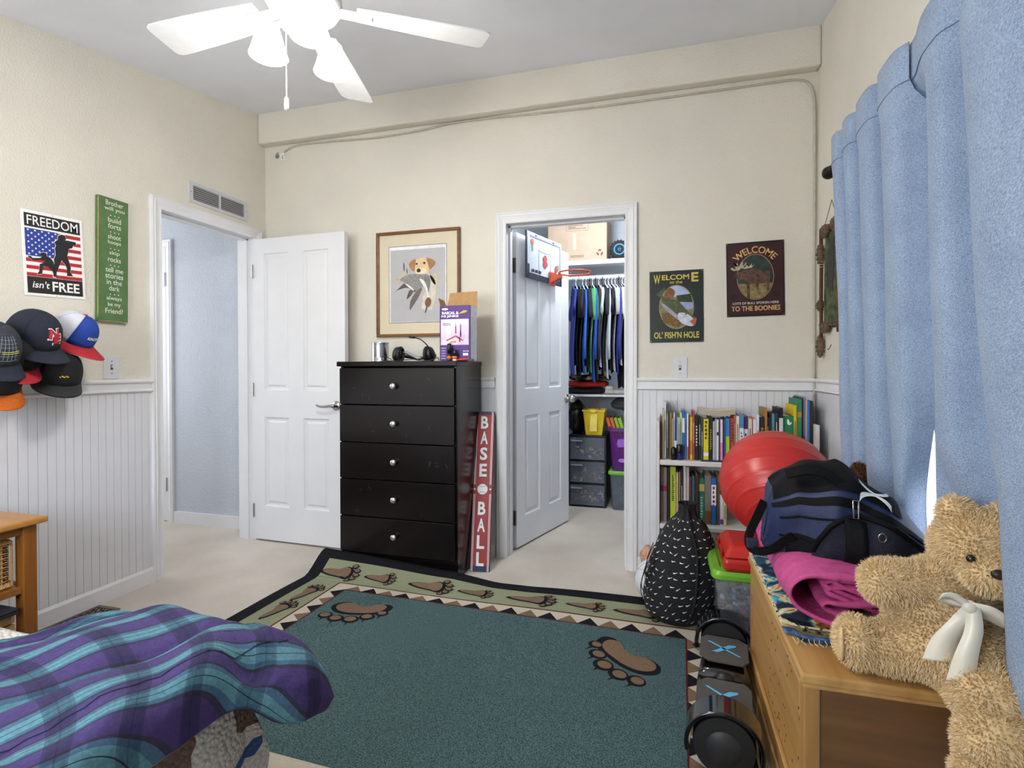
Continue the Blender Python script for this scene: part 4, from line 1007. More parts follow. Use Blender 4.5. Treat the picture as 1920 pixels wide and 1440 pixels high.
b_ = MB().ell((0, 0, .13), (.075, .12, .15), 24); b_.v = [(x*(1+.12*math.sin(z*60+y*30)), y*(1+.1*math.sin(z*50+x*40)), max(.0, z+.01*math.sin(x*90+y*60))) for x, y, z in b_.v]
b_.build('body', M('#0c0c0f', .3, .3, 30, .8, 30), bb, smooth=True); MB().tube(spline([(-.03, -.10, .2), (0, -.12, .24), (.04, -.10, .22)], 5), .006, 6).build('strap', black_cl, bb, smooth=True)
# two stacked bins
def rounded(w, d, r=.03, n=5):
    out = []
    for cx, cy, a in ((w-r, d-r, 0), (-w+r, d-r, PI/2), (-w+r, -d+r, PI), (w-r, -d+r, 1.5*PI)):
        for i in range(n+1): out.append((cx+r*math.cos(a+PI/2*i/n), cy+r*math.sin(a+PI/2*i/n)))
    return out
def tub(parent, name, mat, w0, d0, w1, d1, h, z0=0, th=.004, r=.03):
    a, b = rounded(w0, d0, r), rounded(w1, d1, r); n = len(a); ai, bi = rounded(w0-th, d0-th, r), rounded(w1-th, d1-th, r)
    vs = [(x, y, z0) for x, y in a]+[(x, y, z0+h) for x, y in b]+[(x, y, z0+h) for x, y in bi]+[(x, y, z0+th) for x, y in ai]
    fs = [tuple(range(n-1, -1, -1)), tuple(3*n+i for i in range(n))]
    for k in range(3): fs += [(k*n+i, k*n+(i+1) % n, (k+1)*n+(i+1) % n, (k+1)*n+i) for i in range(n)]
    return MB().add(vs, fs).build(name, mat, parent, smooth=False)
def lid(parent, mat, w, d, z0, h=.022, r=.035):
    mb = MB(); rings = [(w, d, 0), (w+.004, d+.004, .004), (w+.004, d+.004, h*.6), (w-.004, d-.004, h), (w-.03, d-.03, h), (w-.036, d-.036, h-.006)]
    n = len(rounded(w, d, r)); vs = []; fs = []
    for ww, dd, z in rings: vs += [(x, y, z0+z) for x, y in rounded(ww, dd, r)]
    for k in range(len(rings)-1): fs += [(k*n+i, k*n+(i+1) % n, (k+1)*n+(i+1) % n, (k+1)*n+i) for i in range(n)]
    fs.append(tuple(range(n-1, -1, -1))); fs.append(tuple((len(rings)-1)*n+i for i in range(n)))
    return mb.add(vs, fs).build('lid', mat, parent, smooth=False, bevel=0)
lime = M('#6fae2e', .4, .05, 10, name='lime_plastic'); clear = M('#aab2be', .12, .03, 6, alpha=.24, name='clear_plastic')
gb = thing('storage_tote', 'clear tote with lime green lid, under the purple tub in the closet', 'tote', (-.235, 4.50, 0))
tub(gb, 'tub', M('#7d8794', .2, .05, alpha=.42), .165, .18, .185, .20, .285); lid(gb, lime, .195, .21, .285, .030)
bits('toy_pieces', gb, 120, (-.14, -.16, .02), (.14, .14, .20), .016, 77, [M(c, .5) for c in ('#3a4652', '#59636e', '#8c8f8a', '#6b5d48', '#2c3640')])
pb_ = thing('storage_tub', 'see-through purple tub stacked on the lime-lidded tote', 'tub', (-.245, 4.49, .316))
tub(pb_, 'tub', M('#6a2a8c', .2, .05, alpha=.62, name='purple_plastic'), .155, .17, .180, .195, .330); 
rmm = MB(); a_ = rounded(.192, .207, .04); n = len(a_); i_ = rounded(.178, .193, .04)
rmm.add([(x, y, .318) for x, y in a_]+[(x, y, .345) for x, y in a_]+[(x, y, .345) for x, y in i_]+[(x, y, .318) for x, y in i_], [(k*n+i, k*n+(i+1) % n, ((k+1) % 4)*n+(i+1) % n, ((k+1) % 4)*n+i) for k in range(4) for i in range(n)])
rmm.build('rim', M('#5a2478', .35), pb_)
fr = Fr((0, -.186, 0), (1, 0, 0), (0, 0, 1)); flat(fr, [(-.11, .19), (-.05, .195), (-.03, .25), (-.06, .262), (-.11, .255), (-.118, .22)], M('#9b5bd0', .5), pb_, .0035, 'sticker')
flat(fr, ellipse(-.075, .088, .03, .016), M('#b07ad8', .5), pb_, .012, 'sticker')
bits('toy_pieces', pb_, 80, (-.13, -.15, .02), (.13, .13, .20), .018, 78, [M(c, .5) for c in ('#a33a30', '#b5722c', '#5a2a78', '#7a3a4a')])
for i, (c, lab) in enumerate((('#d8622a', 'orange plastic binder leaning in the purple tub'), ('#dd6e30', 'second orange binder leaning against the first in the tub'), ('#9fc433', 'lime green binder leaning in the purple tub'), ('#a8cc40', 'yellow-green binder at the end of the row in the tub'))):
    bd = thing('binder', lab, 'binder', (-.355+i*.032, 4.42, .42), rot=(0, -.30, 0), group='binders in the purple tub')
    bmt = M(c, .5, .05); MB().box((-.012, 0, 0), (-.009, .22, .325)).build('cover', bmt, bd); MB().box((.009, 0, 0), (.012, .22, .325)).build('cover', bmt, bd); MB().box((-.012, -.003, 0), (.012, 0, .325)).build('spine', bmt, bd); MB().box((-.008, .004, .004), (.008, .21, .32)).build('pages', paper, bd)
gp = thing('grey_cushion', 'dark grey-green cushion stuffed under the lower closet shelf', 'cushion', (-.25, 4.60, .835))
b_ = MB().ell((0, 0, 0), (.19, .16, .065), 28); b_.v = [(x, y, z+.008*math.sin(x*40+y*25)) for x, y, z in b_.v]; b_.build('cover', M('#4a5555', .9, .1, 40, .4, 25), gp, smooth=True)
MB().tube([(.185*math.cos(a*PI/20), .155*math.sin(a*PI/20), .002) for a in range(40)], .006, 6, closed=True).build('piping', M('#3b4545', .9), gp, smooth=True)

# mini basketball hoop hooked over the closet door
hp = thing('basketball_hoop', 'mini basketball hoop with clear backboard hung over the closet door', 'hoop', (-.886, 3.205, 0), ca)
fr = Fr((.060, -.040, 1.715), (1, 0, 0), (0, 0, 1)); HW, HH = .475, .292
acry = M('#dfe8f4', .15, .02, 6, alpha=.75, name='acrylic')
MB().prism(rect(0, 0, HW, HH), fr, -.006, 0).build('backboard', acry, hp, bevel=.002)
nvb = M('#1d2740', .5, .05)
for q in (rect(0, -.006, HW, .030), rect(-.006, -.006, .004, HH), rect(0, .0, .030, .085), rect(HW-.030, .0, HW, .05)): MB().prism(q, fr, -.008, .003).build('border', nvb, hp)
for q in (rect(.045, HH-.030, HW-.022, HH-.020), rect(HW-.030, .07, HW-.020, HH-.020)): MB().prism(q, fr, 0, .003).build('border_line', M('#6a7a9c', .5), hp)
for q in (rect(.150, .185, .320, .196), rect(.150, .05, .160, .196), rect(.310, .05, .320, .196)): MB().prism(q, fr, 0, .002).build('square_line', M('#aeb9cc', .5), hp)
for k, pts in enumerate(([(.205, .150), (.235, .175), (.262, .150), (.250, .135), (.270, .115), (.235, .085), (.205, .110), (.216, .132)], [(.05, .245), (.075, .250), (.082, .225), (.068, .205), (.052, .220)], [(.060, .205), (.074, .205), (.072, .172), (.064, .172)], [(.375, .120), (.400, .130), (.405, .095), (.385, .070), (.372, .090)], [(.405, .130), (.430, .135), (.425, .100), (.408, .092)], [(.385, .066), (.425, .070), (.420, .040), (.388, .042)])):
    flat(fr, blob(pts, 3), M(('#b5454a', '#b5454a', '#3f9a66', '#b5454a', '#3f9a66', '#26344c')[k], .5), hp, .004, 'logo')
for k in range(3): flat(fr, rect(.055+k*.045, .040, .088+k*.045, .058), black_pr, hp, .004)
orm = M('#c4471f', .35, .05, name='orange_steel')
MB().prism(rect(.285, -.02, .365, .075), fr, .003, .010).build('rim_mount', orm, hp, bevel=.003)
MB().hexa([fr.p(.295, .0, .010), fr.p(.355, .0, .010), fr.p(.355, .06, .010), fr.p(.295, .06, .010)], [fr.p(.305, .030, .075), fr.p(.345, .030, .075), fr.p(.345, .052, .075), fr.p(.305, .052, .075)]).build('bracket', orm, hp)
rc = fr.p(.325, .055, .175); MB().tube([rc + V((.105*math.cos(a*PI/20), .105*math.sin(a*PI/20), 0)) for a in range(40)], .0055, 8, closed=True).build('rim', orm, hp, smooth=True)
for a in range(8):
    p = rc + V((.105*math.cos(a*PI/4+.2), .105*math.sin(a*PI/4+.2), -.006)); MB().tube([p, p+V((.004, .004, -.012)), p+V((.010, .0, -.012)), p+V((.012, 0, -.002))], .0015, 4).build('net_hook', orm, hp)
for x in (.10, .34): MB().box((.06+x, -.040, 1.975), (.06+x+.03, -.036, 2.0)).build('door_bracket', steel, hp); MB().box((.06+x, -.040, 1.987), (.06+x+.03, .040, 1.990)).build('door_bracket', steel, hp)
# ------------------------------------------------------------------ back wall signs on the closet's other side
sg = thing('fishing_sign', 'dark green tin sign with leaping bass and fishing hole greeting', 'sign', (-.076, WB, 1.278))
fr = Fr((0, -.003, 0), (1, 0, .008), (-.014, 0, 1)); W_, H_ = .281, .392
def sg_pts(px, py): return ((px-108)/577*W_, H_*(1-(py-468+(px-108)*.055)/762))
MB().prism(rect(0, 0, W_, H_), fr, 0, .0015).build('plate', M('#12191a', .35, .2, 10, col2='#1a2a22'), sg, bevel=.0005)
lg = M('#cfd45a', .5, .2, 60, col2='#c9a24a')
text(fr, 'ELCOM', .137, .356, .142, .028, lg, sg, .0022, .02); text(fr, 'W', .040, .348, .036, .050, lg, sg, .0026, .02); text(fr, 'E', .238, .352, .036, .050, lg, sg, .0026, .03); text(fr, 'to the', .140, .329, .066, .016, lg, sg, .0022, .012)
text(fr, "OL' FISH'N HOLE", .140, .040, .236, .036, lg, sg, .0022, .02)
cx_, cy_ = .141, .193
flat(fr, ellipse(cx_, cy_, .091, .120, 36), M('#a99a72', .5), sg, .0019); flat(fr, ellipse(cx_, cy_, .0885, .1175, 36), M('#5d5a34', .6, .5, 40, col2='#8a8a5c'), sg, .0022)
def clip(pts): return pts
flat(fr, [(cx_+.086*math.cos(a), cy_+.115*math.sin(a)) for a in [(.35+.12*i) for i in range(19)]], M('#a9b6d8', .6, .1, 20), sg, .0025)
flat(fr, blob([(.075, .235), (.085, .285), (.11, .300), (.135, .275), (.12, .245)], 3), M('#7d5232', .7, .4, 90), sg, .0028); flat(fr, [(.140, .255), (.215, .262), (.226, .215), (.150, .220)], M('#2c3a20', .7, .4, 90), sg, .0028)
flat(fr, [(.150, .220), (.227, .216), (.226, .180), (.160, .170)], M('#8e98c0', .5, .2, 40), sg, .0026); flat(fr, [(.070, .110), (.15, .080), (.205, .115), (.12, .16), (.062, .165)], M('#74562c', .7, .4, 90), sg, .0028)
fish = [(190,700),(240,660),(275,625),(268,680),(250,730),(330,750),(420,780),(490,850),(560,920),(610,950),(600,1000),(560,1040),(500,1030),(420,990),(330,900),(260,820),(230,745),(190,725)]
flat(fr, blob([sg_pts(*p) for p in fish], 3), M('#46502e', .5, .4, 60), sg, .0034); flat(fr, blob([sg_pts(*p) for p in [(245,800),(330,860),(420,940),(430,985),(340,920),(260,850)]], 3), M('#9a95a4', .5, .2, 60), sg, .0038)
flat(fr, blob([sg_pts(*p) for p in [(415,910),(480,900),(560,940),(600,1000),(560,1040),(470,1020),(425,980)]], 3), M('#c3c4cf', .4, .2, 60), sg, .0040); flat(fr, blob([sg_pts(*p) for p in [(545,985),(610,950),(592,1030),(560,1010)]], 3), M('#a4554a', .5), sg, .0044); flat(fr, ellipse(*sg_pts(500, 915), .004, .004, 10), black_pr, sg, .0046)
for x, y in ((.006, H_-.007), (W_-.006, H_-.007), (.006, .007), (W_-.006, .007)): flat(fr, ellipse(x, y, .0025, .0025, 8), steel, sg, .0024, 'nail')
sg = thing('moose_sign', 'maroon tin sign with a bull moose and boonies greeting', 'sign', (.322, WB, 1.408))
fr = Fr((0, -.003, 0), (1, 0, .016), (-.016, 0, 1)); W_, H_ = .281, .392
def mg(px, py): return ((px-940)/618*W_, H_*(1-(py-155+(px-940)*.075)/795))
MB().prism(rect(0, 0, W_, H_), fr, 0, .0015).build('plate', M('#1c1416', .3), sg, bevel=.0005); flat(fr, rect(.008, .010, W_-.008, H_-.010), M('#3a1a1e', .3, .25, 8), sg, .0019)
tan_ = M('#d6a96a', .5, .2, 60)
def arc(x, y, R=.105): a = x/R; return ((R+y)*math.sin(a), (R+y)*math.cos(a)-R)
text(fr, 'WELCOME', .141, .350, .225, .036, tan_, sg, .0026, .01, warp=lambda x, y: arc(x, y, .125))
text(fr, 'LOTS OF BULL SPOKEN HERE', .141, .070, .222, .012, M('#d8d6d2', .5), sg, .0026, .01); text(fr, 'TO THE BOONIES', .141, .042, .236, .026, tan_, sg, .0026, .02)
cx_, cy_ = .141, .207; flat(fr, ellipse(cx_, cy_, .090, .120, 36), M('#b59a66', .5), sg, .0023); flat(fr, ellipse(cx_, cy_, .0875, .1175, 36), M('#15221f', .5, .5, 30, col2='#2d4038'), sg, .0026)
flat(fr, [(cx_+.085*math.cos(a), cy_+.115*math.sin(a)) for a in [PI+.3+.14*i for i in range(19)]], M('#6b4f24', .6, .5, 70, col2='#8e8a56'), sg, .0029)
moose = [(1015,490),(1060,465),(1110,450),(1190,425),(1270,420),(1330,445),(1400,445),(1415,500),(1400,560),(1400,640),(1370,650),(1370,570),(1290,580),(1280,660),(1255,620),(1250,580),(1190,590),(1190,740),(1160,740),(1155,580),(1130,540),(1080,545),(1040,525),(1012,520)]
flat(fr, [mg(*p) for p in moose], M('#33231e', .6, .35, 60, col2='#6a4a36'), sg, .0034)
antl = M('#b3a68c', .5)
for pts in ([(985,430),(1000,410),(1030,430),(1090,420),(1090,435),(1020,450)], [(1015,350),(1030,400),(1060,360),(1075,400),(1120,340),(1120,395),(1160,350),(1150,400),(1100,420),(1040,425)], [(1110,420),(1150,380),(1185,400),(1215,365),(1215,395),(1245,375),(1215,410),(1140,425)]): flat(fr, [mg(*p) for p in pts], antl, sg, .0038)
for x, y in ((.006, H_-.007), (W_-.006, H_-.007), (.006, .007), (W_-.006, .007)): flat(fr, ellipse(x, y, .0025, .0025, 8), steel, sg, .0024, 'nail')
for x, y in ((.035, .105), (.24, .11)): flat(fr, blob([(x-.014, y-.012), (x+.014, y-.012), (x+.016, y+.008), (x, y+.018), (x-.016, y+.008)], 3), M('#241417', .35), sg, .0022)

# ------------------------------------------------------------------ bookshelf and books
bsw = M('#d9d6d3', .5, .03, 6, name='shelf_paint')
bk = thing('bookshelf', 'low white painted bookshelf in the corner below the chair rail', 'bookshelf', (0, 2.80, 0))
MB().box((-.036, 0, 0), (-.022, .235, .868)).build('side_board', bsw, bk, bevel=.003); MB().box((.686, 0, 0), (.703, .235, .868)).build('side_board', bsw, bk, bevel=.003)
for z in (.672, .348, .060): MB().box((-.022, 0, z-.026), (.686, .235, z)).build('shelf_board', bsw, bk, bevel=.006, seg=3)
MB().box((-.022, .225, .05), (.686, .235, .672)).build('back_board', bsw, bk)
BOOKS1 = [
(-.0215,.0115,.218,'brown-spined book at the open end','#6b4a28'),(-.0090,.0080,.250,'thin cream pamphlet next to the brown-spined book','#b7a98c'),(-.0000,.0095,.290,'tall white spiral booklet','#dcdcdc'),(.0100,.0110,.271,'tall dark grey folder','#4b4b4c'),(.0220,.0060,.239,'thin dark brown paperback beside the grey folder','#3c3326'),(.0280,.0095,.234,'mustard paperback','#8c7430'),(.0380,.0070,.207,'short beige paperback behind the small bottle','#a79d8b'),(.0460,.0060,.237,'thin white paperback next to a navy one','#dededc'),(.0520,.0095,.210,'navy and white paperback','#27407c'),(.0620,.0060,.210,'lavender paperback','#d7d2e6'),(.0690,.0085,.213,'pale mint paperback','#a9d3c4'),(.0780,.0090,.235,'lime yellow paperback','#d6e07a'),(.0880,.0125,.248,'tall royal blue hardback','#1f62b4'),(.1010,.0090,.233,'sky blue paperback next to the royal blue hardback','#2f77c0'),(.1110,.0075,.233,'white paperback with orange foot','#eee3d8'),(.1190,.0060,.219,'thin dark red paperback','#7a1f22'),(.1260,.0120,.217,'yellow and orange paperback','#d9b52a'),(.1390,.0090,.246,'rust red hardback standing proud of its neighbours','#9d4b3c'),(.1500,.0150,.227,'black book with white block lettering','#17171a'),(.1670,.0115,.215,'black paperback with tiny brown letters','#201d1c'),(.1790,.0110,.210,'dark green paperback','#3d4a3a'),(.1910,.0240,.208,'bright yellow thick paperback','#ddcf1e'),(.2170,.0170,.216,'thick black-brown paperback','#241c18'),(.2350,.0095,.197,'short light grey paperback','#b9b9b6'),(.2450,.0078,.207,'pale blue-grey paperback','#a9b4c4'),(.2530,.0085,.206,'white paperback with black mark','#e6e6e4'),(.2620,.0070,.205,'slate purple paperback','#45424c'),(.2700,.0105,.207,'pink and white paperback','#e58bbd'),(.2810,.0060,.206,'plum purple paperback','#6a2a62'),(.2880,.0070,.208,'thin steel blue paperback','#2f5a92'),(.2960,.0180,.212,'blue and lime green paperback','#2a86c4'),(.3170,.0160,.213,'brick red paperback with green dot','#b4433c'),(.3340,.0090,.226,'tan orange hardback','#b4683c'),(.3440,.0140,.226,'cream hardback with blank spine','#e5d6c6'),
(.3590,.0190,.232,'white and light blue study guide','#4a86c2'),(.3790,.0190,.225,'white and purple study guide','#4a2a62'),(.4000,.0170,.213,'cream paperback with green script','#d9d3b8'),(.4200,.0150,.214,'white paperback with orange red foot','#d2552a'),(.4360,.0120,.236,'plain white hardback before the black one','#dfe2ea'),(.4490,.0235,.225,'black book with gold lettering','#15201c'),(.4730,.0110,.267,'orange and olive slim hardback','#8b7a34'),(.4850,.0090,.222,'short navy paperback','#2a3358'),(.4950,.0110,.245,'black and amber paperback','#2b221c'),(.5070,.0120,.240,'turquoise slim paperback','#4aa0b0'),(.5200,.0120,.243,'dark plum paperback','#3b3440'),(.5360,.0180,.270,'black book with long white label','#121214'),(.5550,.0460,.231,'thick green hardback with white bird emblem','#1c7a4c'),(.6030,.0130,.283,'tall yellow softcover','#e0c426'),(.6170,.0190,.315,'tall teal green guide','#2f7d5c'),(.6370,.0060,.320,'black spiral notebook','#17181a'),(.6440,.0090,.326,'tallest grey and blue softcover','#8a93a8'),(.6540,.0078,.313,'dusty pink notebook','#c9a8ac'),(.6620,.0105,.306,'bright blue tall paperback','#2f78c8'),(.6730,.0110,.306,'dark brown spiral notebook at the end','#33261f')]
BOOKS2 = [
(-.0180,.0130,.282,'taupe paperback with purple band','#8c7a76'),(-.0040,.0170,.277,'pinkish beige book with red band','#9a8580'),(.0150,.0130,.275,'black book beside the lime one','#17171a'),(.0300,.0270,.281,'bright lime green book','#b7c735'),(.0590,.0100,.257,'cream and orange thin book','#c9b28c'),(.0700,.0100,.256,'tan thin book','#a88558'),(.0820,.0100,.272,'navy black book','#1c2133'),(.0940,.0130,.290,'white thin book, tallest of its row','#dfe0e2'),(.1090,.0135,.285,'pale pink thin book','#c4b0ac'),(.1240,.0090,.237,'maroon thin book','#5a3038'),(.1350,.0130,.239,'thin teal-edged book','#3a6a78'),(.1500,.0180,.242,'dark brown book with tiny lettering','#2f211e'),(.1700,.0260,.229,'green book with gold crest','#1d6a45'),(.1970,.0300,.248,'grey book with bronze picture','#77706c'),(.2280,.0230,.235,'blue and white book standing proud','#1d5fae'),(.2530,.0160,.245,'dark tan book','#6b5a44'),(.2700,.0150,.153,'short white book with purple foot','#e4dfe8'),(.2860,.0130,.148,'short pale yellow book by the ball','#d8d59a')]
EXTRA = {'navy and white paperback': [(.0, .45, '#e4e6ee')], 'white paperback with orange foot': [(.0, .28, '#c87a3a')], 'yellow and orange paperback': [(.12, .45, '#c8772d')], 'white paperback with black mark': [(.62, .7, '#222222')], 'pink and white paperback': [(.45, 1, '#ecdfe8')], 'blue and lime green paperback': [(.05, .58, '#a9c43a')], 'brick red paperback with green dot': [(.18, .25, '#2f7a45')], 'white and light blue study guide': [(.0, .72, '#e6ecf4')], 'white and purple study guide': [(.0, .72, '#ece8f0')], 'white paperback with orange red foot': [(.66, 1, '#e6e6ea')], 'orange and olive slim hardback': [(.62, 1, '#b96f34')], 'black and amber paperback': [(.0, .6, '#a8722c')], 'black book with long white label': [(.25, .82, '#d8d4d8')], 'tallest grey and blue softcover': [(.0, .42, '#2a6a92')], 'taupe paperback with purple band': [(.55, .65, '#6a2a72')], 'pinkish beige book with red band': [(.56, .66, '#a8283a')], 'green book with gold crest': [(.72, .88, '#b7a35a')], 'grey book with bronze picture': [(.02, .28, '#6b4a2a')], 'blue and white book standing proud': [(.42, .86, '#eceef2')], 'short white book with purple foot': [(.04, .2, '#5a3a8a')], 'bright yellow thick paperback': [(.10, .18, '#e8e8f0')], 'tall royal blue hardback': [(.55, .85, '#dfe6f2')], 'tall teal green guide': [(.72, .80, '#b0803a')]}
LET = {'black book with gold lettering': ('Fun with No', '#c9a23a', .45)}
MARK = {'black book with white block lettering': ('HISTORY', '#e8e8e8', .55), 'bright yellow thick paperback': ('STUDY', '#3a3a20', .75), 'black book with gold lettering': ('Fun with Nature', '#c9a23a', .45), 'bright lime green book': ('Big Words for', '#3a4a10', .62), 'thick black-brown paperback': ('ADVENTURE', '#a38a70', .5), 'brick red paperback with green dot': ('STORIES', '#3a2022', .7), 'thick green hardback with white bird emblem': ('Clicker', '#d9d98a', .40), 'green book with gold crest': ('TREASURY', '#8fb0b4', .38), 'blue and white book standing proud': ('Bible', '#7a2a5a', .62), 'white and light blue study guide': ('ENGLISH', '#5a6a80', .42), 'white and purple study guide': ('MATHS', '#5a4a70', .42)}
def book(x, w, h, desc, col, z, row, i):
    rr = random.Random(i*7+row); d = min(.150 + (h-.2)*.35, .19) if h > .16 else .13
    y0 = 2.848 + rr.uniform(-.006, .008) - (.012 if 'proud' in desc else 0)
    w = max(w - .0006, .0045)
    t = thing('book', desc + (' on the upper shelf' if row == 1 else ' on the lower shelf'), 'book', (x, y0, z), group='books on the upper shelf' if row == 1 else 'books on the lower shelf')
    cm = M(col, .55, .06, 40, name='book_cover'); tk = min(.0018, w*.2)
    mb = MB(); mb.box((0, 0, 0), (w, tk, h)); mb.build('spine', cm, t)
    MB().box((0, tk, 0), (tk, d, h)).build('cover', cm, t); MB().box((w-tk, tk, 0), (w, d, h)).build('cover', cm, t)
    MB().box((tk, tk, .002), (w-tk, d-.003, h-.004)).build('pages', paper, t)
    fr = Fr((0, 0, 0), (1, 0, 0), (0, 0, 1))
    for a, b, c in EXTRA.get(desc, []): flat(fr, rect(0, a*h, w, b*h), M(c, .55, .05), t, .0004, 'spine_print')
    if desc in LET:
        s, c, k = LET[desc]; text(fr, s, w*.5, h*k, h*.62, w*.48, M(c, .6), t, .0008, .02, rot=-PI/2)
    elif desc in MARK:  # lettering too small to read in the photo: short strokes
        s, c, k = MARK[desc]; mb = MB(); n_ = len(s)
        for q in range(n_):
            z_ = h*(k-.24+.48*q/n_); mb.prism(rect(w*.28, z_, w*(.72 if q % 3 else .6), z_+h*.48/n_*.62), fr, .0005, .0008)
        mb.build('lettering', M(c, .6), t)
    elif w > .0075 and desc not in EXTRA and rr.random() < .7:
        lum = sum(C(col)); flat(fr, rect(w*.36, h*rr.uniform(.2, .35), w*.64, h*rr.uniform(.65, .85)), M('#d8d0c0' if lum < .7 else '#5a4a48', .6, .6, 300), t, .0004, 'spine_print')
    if 'spiral' in desc:
        mb = MB()
        for k in range(int(h/.012)): zz = .008+k*.012; mb.tube([(w+.002*math.cos(a), -.002+.004*math.sin(a), zz) for a in [j*PI/3 for j in range(6)]], .0008, 4, closed=True)
        mb.build('wire_rope_binding', dark_steel, t)
    if 'bird emblem' in desc: flat(fr, blob([(.018, .200), (.024, .188), (.034, .190), (.040, .204), (.032, .198), (.026, .212), (.020, .216)], 3), white_pr, t, .0010, 'logo')
for i, b in enumerate(BOOKS1): book(*b[:3], b[3], b[4], .673, 1, i)
for i, b in enumerate(BOOKS2): book(*b[:3], b[3], b[4], .349, 2, i+60)
fb = thing('book', 'thick beige paperback lying flat across the upper row of books', 'book', (.168, 2.865, .673+.228))
def sag(x): return .004*math.cos((x-.087)/.174*PI*1.0)*-1
def slab(mb, z0, z1, d0, d1):
    mb.grid(lambda a, b: (a*.174, d0 if b in (0, 1) or b < .5 else d1, 0), 1, 1)
mb = MB(); n = 12
for zz0, zz1, nm, mt in ((.0, .024, 'pages', M('#b8ab9c', .8, .12, 1.0, stretch=(2, 2, 400))), (.0242, .0258, 'cover', M('#d9cfb2', .6)), (-.0016, -.0002, 'cover', M('#cfc4a8', .6))):
    mb = MB(); vs = []; fs = []
    for k in range(n+1):
        x = .174*k/n; s_ = -.010*math.sin(PI*k/n)
        vs += [(x, 0, zz0+s_+.008), (x, .11, zz0+s_+.008), (x, .11, zz1+s_+.008), (x, 0, zz1+s_+.008)]
    for k in range(n):
        for m in range(4): fs.append((k*4+m, k*4+(m+1) % 4, k*4+4+(m+1) % 4, k*4+4+m))
    fs.append((0, 1, 2, 3)); fs.append((n*4+3, n*4+2, n*4+1, n*4)); mb.add(vs, fs).build(nm, mt, fb)
bt = thing('plug_in_freshener', 'small blue glass bottle with black cap on the upper bookshelf ledge', 'bottle', (.075, 2.828, .673))
MB().lathe([(0, 0), (.010, 0), (.013, .004), (.015, .028), (.016, .034)], 18).build('glass', M('#2b3270', .1, .1, alpha=.8), bt, smooth=True); MB().lathe([(.003, .002), (.003, .032)], 8).build('wick', white_pr, bt); MB().lathe([(.016, .034), (.0165, .040), (.0165, .072), (.014, .077), (0, .078)], 18).build('bottle_top', black_pl, bt, smooth=True)
mb = thing('black_gadget', 'rounded black gadget beside the small blue bottle', 'gadget', (.046, 2.834, .673))
MB().lathe([(0, 0), (.014, 0), (.015, .03), (.013, .055), (.005, .064), (0, .064)], 16).build('shell', black_pl, mb, smooth=True); MB().ell((0, -.0135, .045), .003, 8).build('button', dark_steel, mb)
tb = thing('tablet', 'thin dark tablet lying on the upper shelf edge', 'tablet', (.225, 2.822, .673))
MB().box((-.05, -.016, 0), (.055, .012, .006)).build('body', M('#2a2e52', .3), tb, bevel=.002); MB().box((-.046, -.014, .006), (.051, .010, .0066)).build('screen', M('#3a4470', .15), tb)

# ------------------------------------------------------------------ exercise ball, tool case, brick tote
bl_ = thing('exercise_ball', 'big ribbed red exercise ball resting on the tool case', 'ball', (.446, 2.445, .655))
R_ = .217; prof = []
for i in range(121):
    th = PI*i/120; rdg = .0032*max(0, math.cos(th*24))**8 if .35 < th < 2.8 else 0
    prof.append((max(0, (R_+rdg-.0008)*math.sin(th)), (R_-.0008+rdg)*math.cos(th)))
MB().lathe(prof, 64, (0, 0, 0), (-.10, -.80, -.58)).build('vinyl_shell', M('#c4302c', .32, .05, 5, .03, 300, name='red_vinyl', spec=.5), bl_, smooth=True)
ax = V((-.10, -.80, -.58)).normalized(); MB().lathe([(0, R_+.002), (.010, R_+.0015), (.011, R_-.001)], 14, (0, 0, 0), ax).build('valve_plug', M('#b52a27', .4), bl_, smooth=True)
tc_ = thing('tool_case', 'red plastic tool case on the lime tote lid', 'case', (.375, 2.375, .341))
redp = M('#c22a22', .35, .05, 8, name='red_plastic')
MB().box((-.150, -.150, 0), (.150, .150, .050)).build('case_base', redp, tc_, bevel=.015, seg=3); MB().hexa([(-.150, -.150, .052), (.150, -.150, .052), (.150, .150, .052), (-.150, .150, .052)], [(-.118, -.105, .094), (.118, -.105, .094), (.118, .115, .094), (-.118, .115, .094)]).build('case_lid', redp, tc_, bevel=.012, seg=3)
MB().box((-.04, -.09, .093), (.04, .09, .097)).build('raised_panel', redp, tc_, bevel=.003)
for y in (-.08, .08): MB().box((-.156, y-.02, .035), (-.149, y+.02, .068)).build('latch', M('#a8221c', .4), tc_, bevel=.002)
tt_ = thing('storage_tote', 'clear tote full of small toy bricks with lime lid behind the wooden chest', 'tote', (.385, 2.425, .014))
tub(tt_, 'tub', clear, .165, .165, .188, .185, .290); lid(tt_, lime, .200, .200, .292, .034)
bits('toy_bricks', tt_, 420, (-.145, -.148, .015), (.145, .145, .20), .009, 91)
sw = 'white'
# ------------------------------------------------------------------ backpack, white ball, salt lamp
bp_ = thing('drawstring_backpack', 'slumped black backpack printed with small white swooshes', 'backpack', (.056, 2.500, .014))
pk = [(0, .095, .085), (.03, .135, .105), (.10, .152, .118), (.18, .150, .118), (.27, .140, .110), (.35, .118, .096), (.42, .082, .072), (.465, .042, .042), (.495, .034, .036), (.515, .040, .042)]
def bag(th, z, k=1.0):
    rx = interp(z, [(a, b) for a, b, c in pk]); ry = interp(z, [(a, c) for a, b, c in pk])
    fold = 1 + .05*sstep(.22, .46, z)*math.cos(th*9) + .022*math.sin(th*4+z*22)
    lean = .045*sstep(0, .5, z)
    return (rx*k*fold*math.cos(th)+lean, ry*k*fold*math.sin(th)+.03*sstep(0, .5, z), z)
MB().grid(lambda a, b: bag(a*2*PI, b*.515), 72, 34).build('bag_body', black_cl, bp_, smooth=True)
MB().add([bag(a*PI/18, 0) for a in range(36)], [tuple(range(36))]).build('base', black_cl, bp_)
